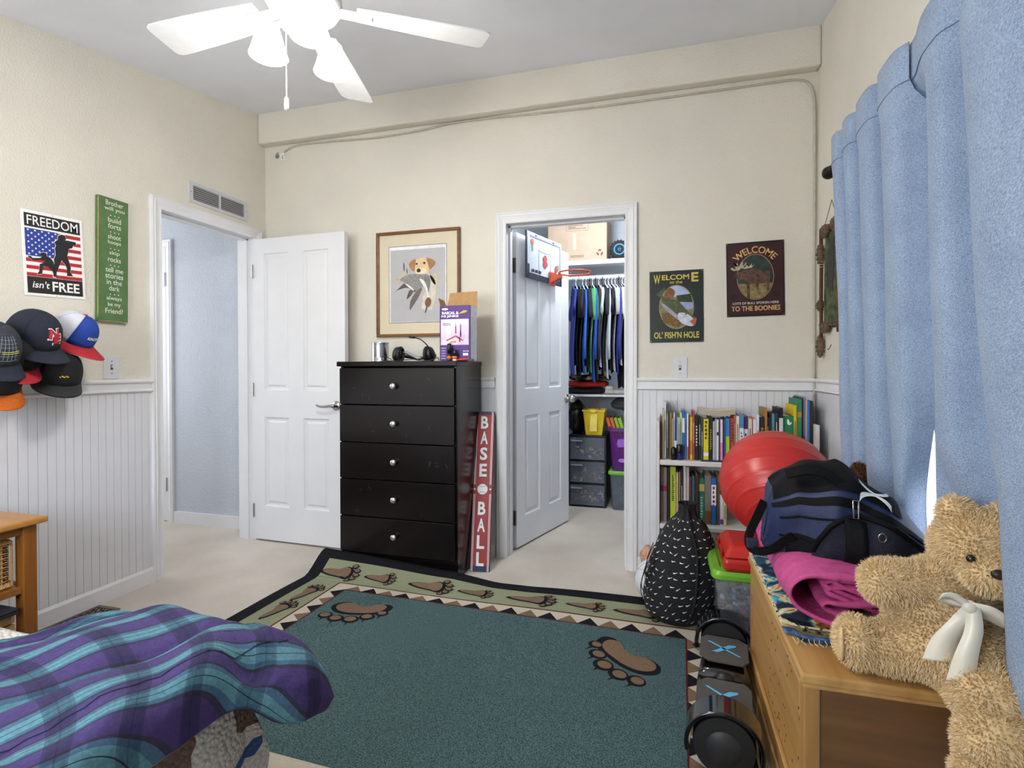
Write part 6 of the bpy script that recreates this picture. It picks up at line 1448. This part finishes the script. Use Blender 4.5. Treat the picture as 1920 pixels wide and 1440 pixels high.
panel('curtain', 'blue woven curtain panel hanging nearest the wall hanging', P1, 1, lambda a, z: .095*sstep(.78, 1, a)*sstep(1.15, .72, z))
panel('curtain', 'long blue curtain panel falling in front of the tan bear', P2, 3, lambda a, z: -.145*sstep(.16, 0, a)*sstep(.98, .72, z))
rod = thing('curtain_rod', 'dark bronze curtain rod with turned finial', 'curtain rod', (.662, 0, 1.955))
brz = M('#2a2422', .4, .1, 20, metal=.7, name='bronze')
MB().tube([(0, .25, 0), (0, 2.470, 0)], .011, 12).build('rod_tube', brz, rod, smooth=True)
MB().lathe([(.011, 0), (.016, .004), (.016, .012), (.010, .018), (.012, .024), (.022, .036), (.027, .052), (.024, .066), (.014, .076), (0, .079)], 20, (0, 2.465, 0), (0, 1, 0)).build('finial', brz, rod, smooth=True)
for y in (2.42, .40): MB().tube([(0, y, 0), (.05, y, -.006), (.088, y, -.010)], .007, 8).build('wall_bracket', brz, rod, smooth=True)

# ------------------------------------------------------------------ fur and twig wall hanging between curtain and corner
wh = thing('wall_hanging', 'twig-framed woodland picture trimmed with fur tufts beside the curtain', 'wall hanging', (WR, 2.79, 1.33))
wh.scale = (.86, .86, .86)
fr = Fr((-.006, 0, 0), (0, -1, 0), (0, 0, 1)); twig = M('#5b3a22', .8, .25, 40, .5, 60); furm = [M('#6b5848', .95, .2, 60), M('#8a7563', .95, .2, 60)]
MB().prism([(-.125, .0), (.16, -.01), (.165, .50), (-.10, .52), (-.118, .3)], fr, 0, .006).build('picture_panel', M('#1e2a1a', .8, .6, 26, col2='#5d6b4a'), wh)
flat(fr, blob([(-.05, .22), (.04, .2), (.06, .40), (.0, .46), (-.06, .38)], 4), M('#3c3734', .8, .3, 30), wh, .008)
for p, q, r_ in (((-.140, -.06), (-.146, .56), .010), ((.170, -.04), (.168, .56), .009), ((-.155, .02), (.18, .0), .009), ((-.15, .52), (.18, .535), .009)):
    MB().tube([fr.p(lerp(p[0], q[0], k/6)+.003*math.sin(k*2), lerp(p[1], q[1], k/6), .016) for k in range(7)], r_, 7).build('twig', twig, wh, smooth=True)
MB().tube([fr.p(-.13, .52, .016), fr.p(.01, .68, .004), fr.p(.15, .535, .016)], .0016, 5).build('hanging_cord', black_pl, wh)
bnd = MB()
for k in range(7): bnd.tube([fr.p(-.146+.012*math.cos(a), .345+k*.015, .016+.012*math.sin(a)) for a in [j*PI/5 for j in range(10)]], .003, 5, closed=True)
bnd.build('lacing_rope', M('#d8cfc0', .8), wh)
for k, (x, y, rx, ry) in enumerate(((-.06, .53, .06, .035), (-.145, .42, .022, .06), (-.05, .0, .055, .03), (-.148, -.10, .022, .065), (-.15, .13, .016, .03), (.12, .53, .05, .03))):
    o = MB().ell(fr.p(x, y, .018), (.020, rx, ry), 14).build('fur_tuft', furm[0], wh, smooth=True); fur(wh, o, 500, .008, furm, 20+k, .0010, (0, 0, -1.2))
MB().tube(spline([fr.p(-.03, -.12, .01), fr.p(.02, -.125, .02), fr.p(.05, -.10, .015)], 5), .0025, 5).build('loose_cord', M('#7a6a55', .9), wh)
# outside the window
struct(MB().box((.95, -6, -.35), (9, 8, -.30)).build('ground_outside', M('#c9c8c2', .9)))
# ------------------------------------------------------------------ area rug with paw prints
RA = math.radians(-1.7); RO = V((-1.560, 2.360, 0))
rug = thing('area_rug', 'large lodge rug, teal with sage border and bear paw prints', 'rug', (0, 0, 0))
FWd, FDp = 1.652, 1.05     # field width and depth (towards the camera)
ML, MBk = .318, .318       # margins
def rugp(lx, ly, lz=0):
    # local: x to the side, y towards the back wall (0 = field's back edge); the far edge rucks up against the dresser
    if ly > 0: ly *= lerp(.84, 1.16, sstep(.30, 1.5, lx))
    z = .010 + lz
    back = max(0, ly); wgt = interp(lx, [(-.32, 1), (0, .80), (.50, .50), (.72, .10), (.9, 0), (3, 0)])
    z += .100*wgt*sstep(.08, .27, back)
    z += .003*math.sin(lx*7+1)*math.sin(ly*6)*sstep(-.6, .1, ly)
    c, s = math.cos(RA), math.sin(RA); return V((RO.x + lx*c - ly*s, RO.y + lx*s + ly*c, z))
def rgrid(name, x0, y0, x1, y1, mat, lz, step=.035, th=0):
    x1 = min(x1, FWd + (.185 if name == 'backing' else .150 if name == 'sage_band' else 1))
    if x1 <= x0: return None
    nx, ny = max(1, int((x1-x0)/step)), max(1, int((y1-y0)/step))
    mb = MB().grid(lambda a, b: rugp(lerp(x0, x1, a), lerp(y0, y1, b), lz), nx, ny); return mb.build(name, mat, rug, smooth=True, solid=th)
def rpoly(name, pts, mat, lz, parent=None):
    n = len(pts); cx = sum(p[0] for p in pts)/n; cy = sum(p[1] for p in pts)/n
    return MB().add([rugp(x, y, lz) for x, y in pts]+[rugp(cx, cy, lz)], [(i, (i+1) % n, n) for i in range(n)]).build(name, mat, parent or rug)
def pile(c, c2, s=500):
    return M(c, .95, .2, s, .6, s, col2=c2, name='rug_pile', spec=.1)
teal = M('#2c4448', .95, .2, 300, .9, 300, col2='#6c8686', name='teal_pile', spec=.1, thresh=(.36, .64)); sage = pile('#7d8468', '#a5a98c'); blk_r = pile('#121216', '#26262c'); cream_r = pile('#bdb3a0', '#dad2c0'); brown_r = pile('#6a5442', '#957a64'); redl = pile('#4a1a1e', '#6a2a2c')
rgrid('backing', -ML, -FDp-ML, FWd+ML, MBk, blk_r, 0, .035, .008)
bw, zz, rl_ = .077, .072, .009
def ring(name, o, i, mat, lz):   # band between offsets o (outer) and i (inner) measured out from the field
    for q in ((-o, i, FWd+o, o), (-o, -FDp-o, FWd+o, -FDp-i), (-o, -FDp-i, -i, i), (FWd+i, -FDp-i, FWd+o, i)): rgrid(name, *q, mat, lz)
ring('sage_band', MBk-bw, zz+rl_, sage, .0052); ring('red_line', zz+rl_, zz, redl, .0058); ring('zigzag_band', zz, 0, cream_r, .0056)
rgrid('field', 0, -FDp, FWd, 0, teal, .0058)
n = 18; pit = FWd/n
for k in range(n):
    x = k*pit; rpoly('zigzag_piece', [(x, 0), (x+pit, 0), (x+pit/2, zz*.80)], blk_r if k % 2 else brown_r, .0064)
ny_ = 12; pit2 = FDp/ny_
for k in range(ny_):
    y = -FDp + k*pit2
    rpoly('zigzag_piece', [(0, y), (0, y+pit2), (-zz*.80, y+pit2/2)], blk_r if k % 2 else brown_r, .0064); rpoly('zigzag_piece', [(FWd, y), (FWd, y+pit2), (FWd+zz*.80, y+pit2/2)], brown_r if k % 2 else blk_r, .0064)
for k in range(24): # thin red inner line pieces follow the field edge
    pass
rgrid('red_line', 0, -.006, FWd, 0, redl, .0062); rgrid('red_line', FWd-.006, -FDp, FWd, -.006, redl, .0062); rgrid('red_line', 0, -FDp, .006, -.006, redl, .0062)
PAD = [(-.50, .02), (-.42, .17), (-.22, .20), (-.02, .10), (.16, .14), (.36, .24), (.50, .16), (.47, -.02), (.32, -.13), (.10, -.18), (-.15, -.20), (-.38, -.14)]
TOES = [(-.52, -.36, .10, .085), (-.26, -.44, .11, .09), (.04, -.43, .115, .095), (.30, -.28, .105, .085), (.52, -.10, .085, .07)]
CLAW = [(0, -1)]
def paw(cx, cy, sc_, rot, claws=True, flip=1, lz=.0066):
    cr, sr = math.cos(rot), math.sin(rot)
    def tr(p): x, y = p[0]*sc_*flip, p[1]*sc_; return (cx+x*cr-y*sr, cy+x*sr+y*cr)
    def grow(pts, k): mx = sum(p[0] for p in pts)/len(pts); my = sum(p[1] for p in pts)/len(pts); return [(mx+(x-mx)*k+(.02), my+(y-my)*k-.02) for x, y in pts]
    pd_ = blob(PAD, 4); rpoly('paw_print', [tr(p) for p in grow(pd_, 1.22)], blk_r, lz); rpoly('paw_print', [tr(p) for p in pd_], brown_r, lz+.0008)
    for x, y, rx, ry in TOES:
        rpoly('paw_print', [tr(p) for p in ellipse(x+.01, y-.015, rx*1.45, ry*1.5, 14)], blk_r, lz); rpoly('paw_print', [tr(p) for p in ellipse(x, y, rx, ry, 12)], brown_r, lz+.0008)
        if claws: rpoly('paw_print', [tr(p) for p in ([(x-.02, y-.12), (x+.03, y-.12), (x+.012, y-.26)] if CLAW[0] == (0, -1) else [(x+.10, y-.02), (x+.10, y+.02), (x+.22, y+.01)])], blk_r, lz)
paw(.195, -.165, .240, .10); paw(1.425, -.215, .255, -.62, flip=-1)
PAD, TOES_ = [(-.58, -.02), (-.32, .10), (-.02, .12), (.2, .22), (.40, .16), (.44, -.05), (.32, -.20), (.06, -.16), (-.28, -.12)], TOES
TOES = [(.50, .30, .085, .065), (.64, .15, .09, .065), (.68, -.02, .09, .065), (.62, -.18, .085, .06), (.48, -.31, .075, .055)]
CLAW[0] = (1, 0)
for k, lx in enumerate((-.14, .11, .40, .645, .925, 1.19, 1.44)): paw(lx, .165, .165 if k % 2 == 0 else .125, 0, True, 1)
for k, ly in enumerate((-.10, -.30, -.54)): paw(-.165, ly, .14, 1.4, True, 1)

# ------------------------------------------------------------------ bed
bed = thing('bed', 'twin bed with its foot end facing the rug', 'bed', (0, 0, 0))
MB().box((-2.60, .10, .10), (-.93, .90, .24)).build('bed_base', wood('#6b4a2c', '#80603c', 0), bed, bevel=.01)
for x in (-2.55, -.98):
    for y in (.14, .86): MB().box((x-.03, y-.03, 0), (x+.03, y+.03, .10)).build('leg', wood('#6b4a2c', '#80603c', 2), bed)
MB().box((-2.60, .08, .24), (-.915, .92, .455)).build('mattress', M('#d9d6d0', .9), bed, bevel=.04, seg=4)
def fleece_mat():
    m, nt, b = nodes_mat('sherpa_fleece', .95); L = nt.links; tcd = nt.nodes.new('ShaderNodeTexCoord')
    mp = nt.nodes.new('ShaderNodeMapping'); mp.inputs['Location'].default_value = (.12, .30, 0); mp.inputs['Rotation'].default_value = (0, 0, .5); mp.inputs['Scale'].default_value = (1, 1.6, 1.6); L.new(tcd.outputs['Object'], mp.inputs[0])
    vo = nt.nodes.new('ShaderNodeTexVoronoi'); vo.inputs['Scale'].default_value = 6.5; vo.distance = 'MANHATTAN'; L.new(mp.outputs[0], vo.inputs[0])
    sep = nt.nodes.new('ShaderNodeSeparateColor'); L.new(vo.outputs['Color'], sep.inputs[0])
    r = ramp(nt, [(0, '#e4e0da'), (.50, '#8f1f28'), (.60, '#e0dcd6'), (.74, '#3f5f96'), (.84, '#80695e'), (.92, '#dedad4')], 'CONSTANT'); L.new(sep.outputs[0], r.inputs[0])
    n2 = nt.nodes.new('ShaderNodeTexVoronoi'); n2.inputs['Scale'].default_value = 95; L.new(tcd.outputs['Object'], n2.inputs[0])
    r2 = ramp(nt, [(.0, '#ffffff'), (.55, '#c2beb8')]); L.new(n2.outputs[0], r2.inputs[0])
    mx = nt.nodes.new('ShaderNodeMix'); mx.data_type = 'RGBA'; mx.blend_type = 'MULTIPLY'; mx.inputs[0].default_value = .5; L.new(r.outputs[0], mx.inputs[6]); L.new(r2.outputs[0], mx.inputs[7]); L.new(mx.outputs[2], b.inputs['Base Color'])
    bp = nt.nodes.new('ShaderNodeBump'); bp.inputs['Strength'].default_value = 1; bp.inputs['Distance'].default_value = .008; bp.invert = True; L.new(n2.outputs[0], bp.inputs['Height']); L.new(bp.outputs[0], b.inputs['Normal'])
    return m
fl = thing('fleece_blanket', 'white sherpa blanket with red and blue patches spread over the bed', 'blanket', (0, 0, 0))
def fl_top(a, b):
    # rounded box drape: param across x (a) and y (b)
    s, t = a*2-1, b*2-1
    hx, hy = .845, .435; cx, cy = -1.750, .495
    dx, dy = s*(hx+.30), t*(hy+.30)
    ex, ey = max(0, abs(dx)-hx), max(0, abs(dy)-hy)
    ox = math.copysign(min(abs(dx), hx) + .035*(1-math.exp(-ex/.05)) + .02*math.sin(dy*22)*min(1, ex/.2), dx); oy = math.copysign(min(abs(dy), hy) + .035*(1-math.exp(-ey/.05)) + .02*math.sin(dx*20)*min(1, ey/.2), dy)
    drop = max(0, max(ex, ey)-.03) + .012*min(1, max(ex, ey)/.05)
    return (max(cx+ox, WL+.035), cy+oy, .478 - drop + .004*math.sin(dx*11)*math.cos(dy*9))
MB().grid(fl_top, 110, 70).build('fleece_cloth', fleece_mat(), fl, smooth=True, solid=.012)

def plaid_mat():
    m, nt, b = nodes_mat('plaid_cotton', .85); L = nt.links; uvn = nt.nodes.new('ShaderNodeUVMap'); uvn.uv_map = 'UVMap'
    sp = nt.nodes.new('ShaderNodeSeparateXYZ'); L.new(uvn.outputs[0], sp.inputs[0])
    fu = nmath(nt, 'FRACT', nmath(nt, 'DIVIDE', sp.outputs[0], .082)); fv = nmath(nt, 'FRACT', nmath(nt, 'DIVIDE', sp.outputs[1], .120))
    ru = ramp(nt, [(0, '#44346f'), (.36, '#33304a'), (.42, '#456784'), (.52, '#5b8f9c'), (.64, '#1e2c3a'), (.655, '#5b8f9c'), (.78, '#426884'), (.86, '#33304a'), (.93, '#44346f')], 'CONSTANT'); L.new(fu, ru.inputs[0])
    rv = ramp(nt, [(0, '#ffffff'), (.46, '#b4b4bc'), (.50, '#8f9bb0'), (.62, '#5a6070'), (.645, '#8f9bb0'), (.78, '#b4b4bc'), (.82, '#ffffff')], 'CONSTANT'); L.new(fv, rv.inputs[0])
    mx = nt.nodes.new('ShaderNodeMix'); mx.data_type = 'RGBA'; mx.blend_type = 'MULTIPLY'; mx.inputs[0].default_value = .75; L.new(ru.outputs[0], mx.inputs[6]); L.new(rv.outputs[0], mx.inputs[7])
    n = nt.nodes.new('ShaderNodeTexNoise'); n.inputs['Scale'].default_value = 160; n.inputs['Detail'].default_value = 3; tcd = nt.nodes.new('ShaderNodeTexCoord'); L.new(tcd.outputs['Object'], n.inputs[0])
    rn = ramp(nt, [(.3, '#c8c8c8'), (.7, '#ffffff')]); L.new(n.outputs[0], rn.inputs[0])
    m2 = nt.nodes.new('ShaderNodeMix'); m2.data_type = 'RGBA'; m2.blend_type = 'MULTIPLY'; m2.inputs[0].default_value = .7; L.new(mx.outputs[2], m2.inputs[6]); L.new(rn.outputs[0], m2.inputs[7]); L.new(m2.outputs[2], b.inputs['Base Color'])
    n3 = nt.nodes.new('ShaderNodeTexNoise'); n3.inputs['Scale'].default_value = 22; n3.inputs['Detail'].default_value = 4; L.new(tcd.outputs['Object'], n3.inputs[0])
    bp = nt.nodes.new('ShaderNodeBump'); bp.inputs['Strength'].default_value = .35; bp.inputs['Distance'].default_value = .02; L.new(n3.outputs[0], bp.inputs['Height']); L.new(bp.outputs[0], b.inputs['Normal'])
    return m
cf = thing('plaid_comforter', 'puffy purple and teal plaid comforter rumpled over the bed foot', 'comforter', (0, 0, 0))
FAR = cspl([(-1.46, .56), (-1.375, .72), (-1.285, .91), (-1.215, 1.06), (-1.13, 1.135), (-1.02, 1.140), (-.90, 1.120), (-.83, 1.085), (-.785, 1.020)], 6)
NEAR = cspl([(-1.46, .02), (-1.38, .01), (-1.30, .0), (-1.22, .0), (-1.14, .0), (-1.06, .0), (-.98, .0), (-.90, .0), (-.835, .02)], 6)
nf = len(FAR)-1
def cpos(a, b):
    i = a*nf; k = min(int(i), nf-1); f_ = V([lerp(FAR[k][j], FAR[k+1][j], i-k) for j in (0, 1)]); g_ = V([lerp(NEAR[k][j], NEAR[k+1][j], i-k) for j in (0, 1)])
    q_ = g_.lerp(f_, b); bul = sstep(.80, .95, q_.y)*sstep(1.16, 1.05, q_.y)
    q_.x += .085*max(0, (a-.66)/.34)**1.4*bul
    return q_
def base_h(x, y):
    h = .492
    h -= .13*sstep(.93, 1.20, y)**1.2 + .06*sstep(-.82, -.67, x)*sstep(.80, .95, y)
    return h
phi = math.radians(-19)
def comf(a, b, side):
    p = cpos(a, b); x, y = p.x, p.y
    e = min(a/.10, (1-a)/.12, b/.12, (1-b)/.13, 1); e = max(0, e); ed_ = math.sqrt(max(0, 1-(1-e)**2))
    u = x*math.cos(phi)-y*math.sin(phi)*-1*-1; u = x*math.cos(phi)+y*math.sin(phi); v = -x*math.sin(phi)+y*math.cos(phi)
    q = abs(((u+.93)/.26) % 1 - .5)*2; puff = .62 + .38*math.sqrt(max(0, 1-q**6))
    q2 = abs(((v-.2)/.42) % 1 - .5)*2; puff *= .82 + .18*math.sqrt(max(0, 1-q2**8))
    wr = .010*math.sin(u*26+2*math.sin(v*11)) + .007*math.sin(v*34+u*9) + .012*sstep(-.95, -.75, x)*math.sin(v*48+u*20)
    hgt = .088*ed_*puff + .010*ed_ + wr*ed_*.6
    # a deep pinch near the foot corner
    d = math.hypot((x+.785)/.04, (y-.87)/.035); hgt -= .06*math.exp(-d*d)*ed_
    z = base_h(x, y)
    lobe = max(sstep(-.83, -.76, x)*sstep(.82, .92, y), sstep(.95, 1.06, y))
    if side > 0: return V((x, y, z + hgt*(1-.25*lobe)))
    return V((x, y, z - (.012 + .060*lobe)*ed_))
NU, NV = 84, 84
mb = MB(); mb.grid(lambda a, b: comf(a, b, 1), NU, NV); nb = len(mb.v); mb.grid(lambda a, b: comf(a, b, -1), NU, NV)
me = bpy.data.meshes.new('quilted_cloth'); me.from_pydata(mb.v, [], mb.f[:NU*NV] + [tuple(reversed(f)) for f in mb.f[NU*NV:]])
uvl = me.uv_layers.new(name='UVMap')
for lp in me.loops:
    q_ = lp.vertex_index % nb; a_, b_ = (q_ // (NV+1))/NU, (q_ % (NV+1))/NV
    if lp.vertex_index >= nb:  # underside carries on past the nearest edge
        if 1-a_ < 1-b_: a_ = 2-a_
        else: b_ = 2-b_
    X_, Y_ = lerp(-1.46, -.70, a_), lerp(0, 1.16, b_)
    uvl.data[lp.index].uv = (X_*math.cos(phi)+Y_*math.sin(phi)+3, -X_*math.sin(phi)+Y_*math.cos(phi)+3)
for p in me.polygons: p.use_smooth = True
me.materials.append(plaid_mat()); link('quilted_cloth', me, cf, sub=1)
sm_ = MB()
for uu in (-1.06, -.80):
    pts = []
    for k in range(40):
        b = .10+.80*k/39
        best = min((abs((cpos(a/60, b).x*math.cos(phi)+cpos(a/60, b).y*math.sin(phi)) - uu), a/60) for a in range(4, 57))
        if best[0] < .02: pts.append(comf(best[1], b, 1)+V((0, 0, .0005)))
    if len(pts) > 3: sm_.tube(pts, .0012, 4)
sm_.build('seam', M('#23233a', .9), cf)
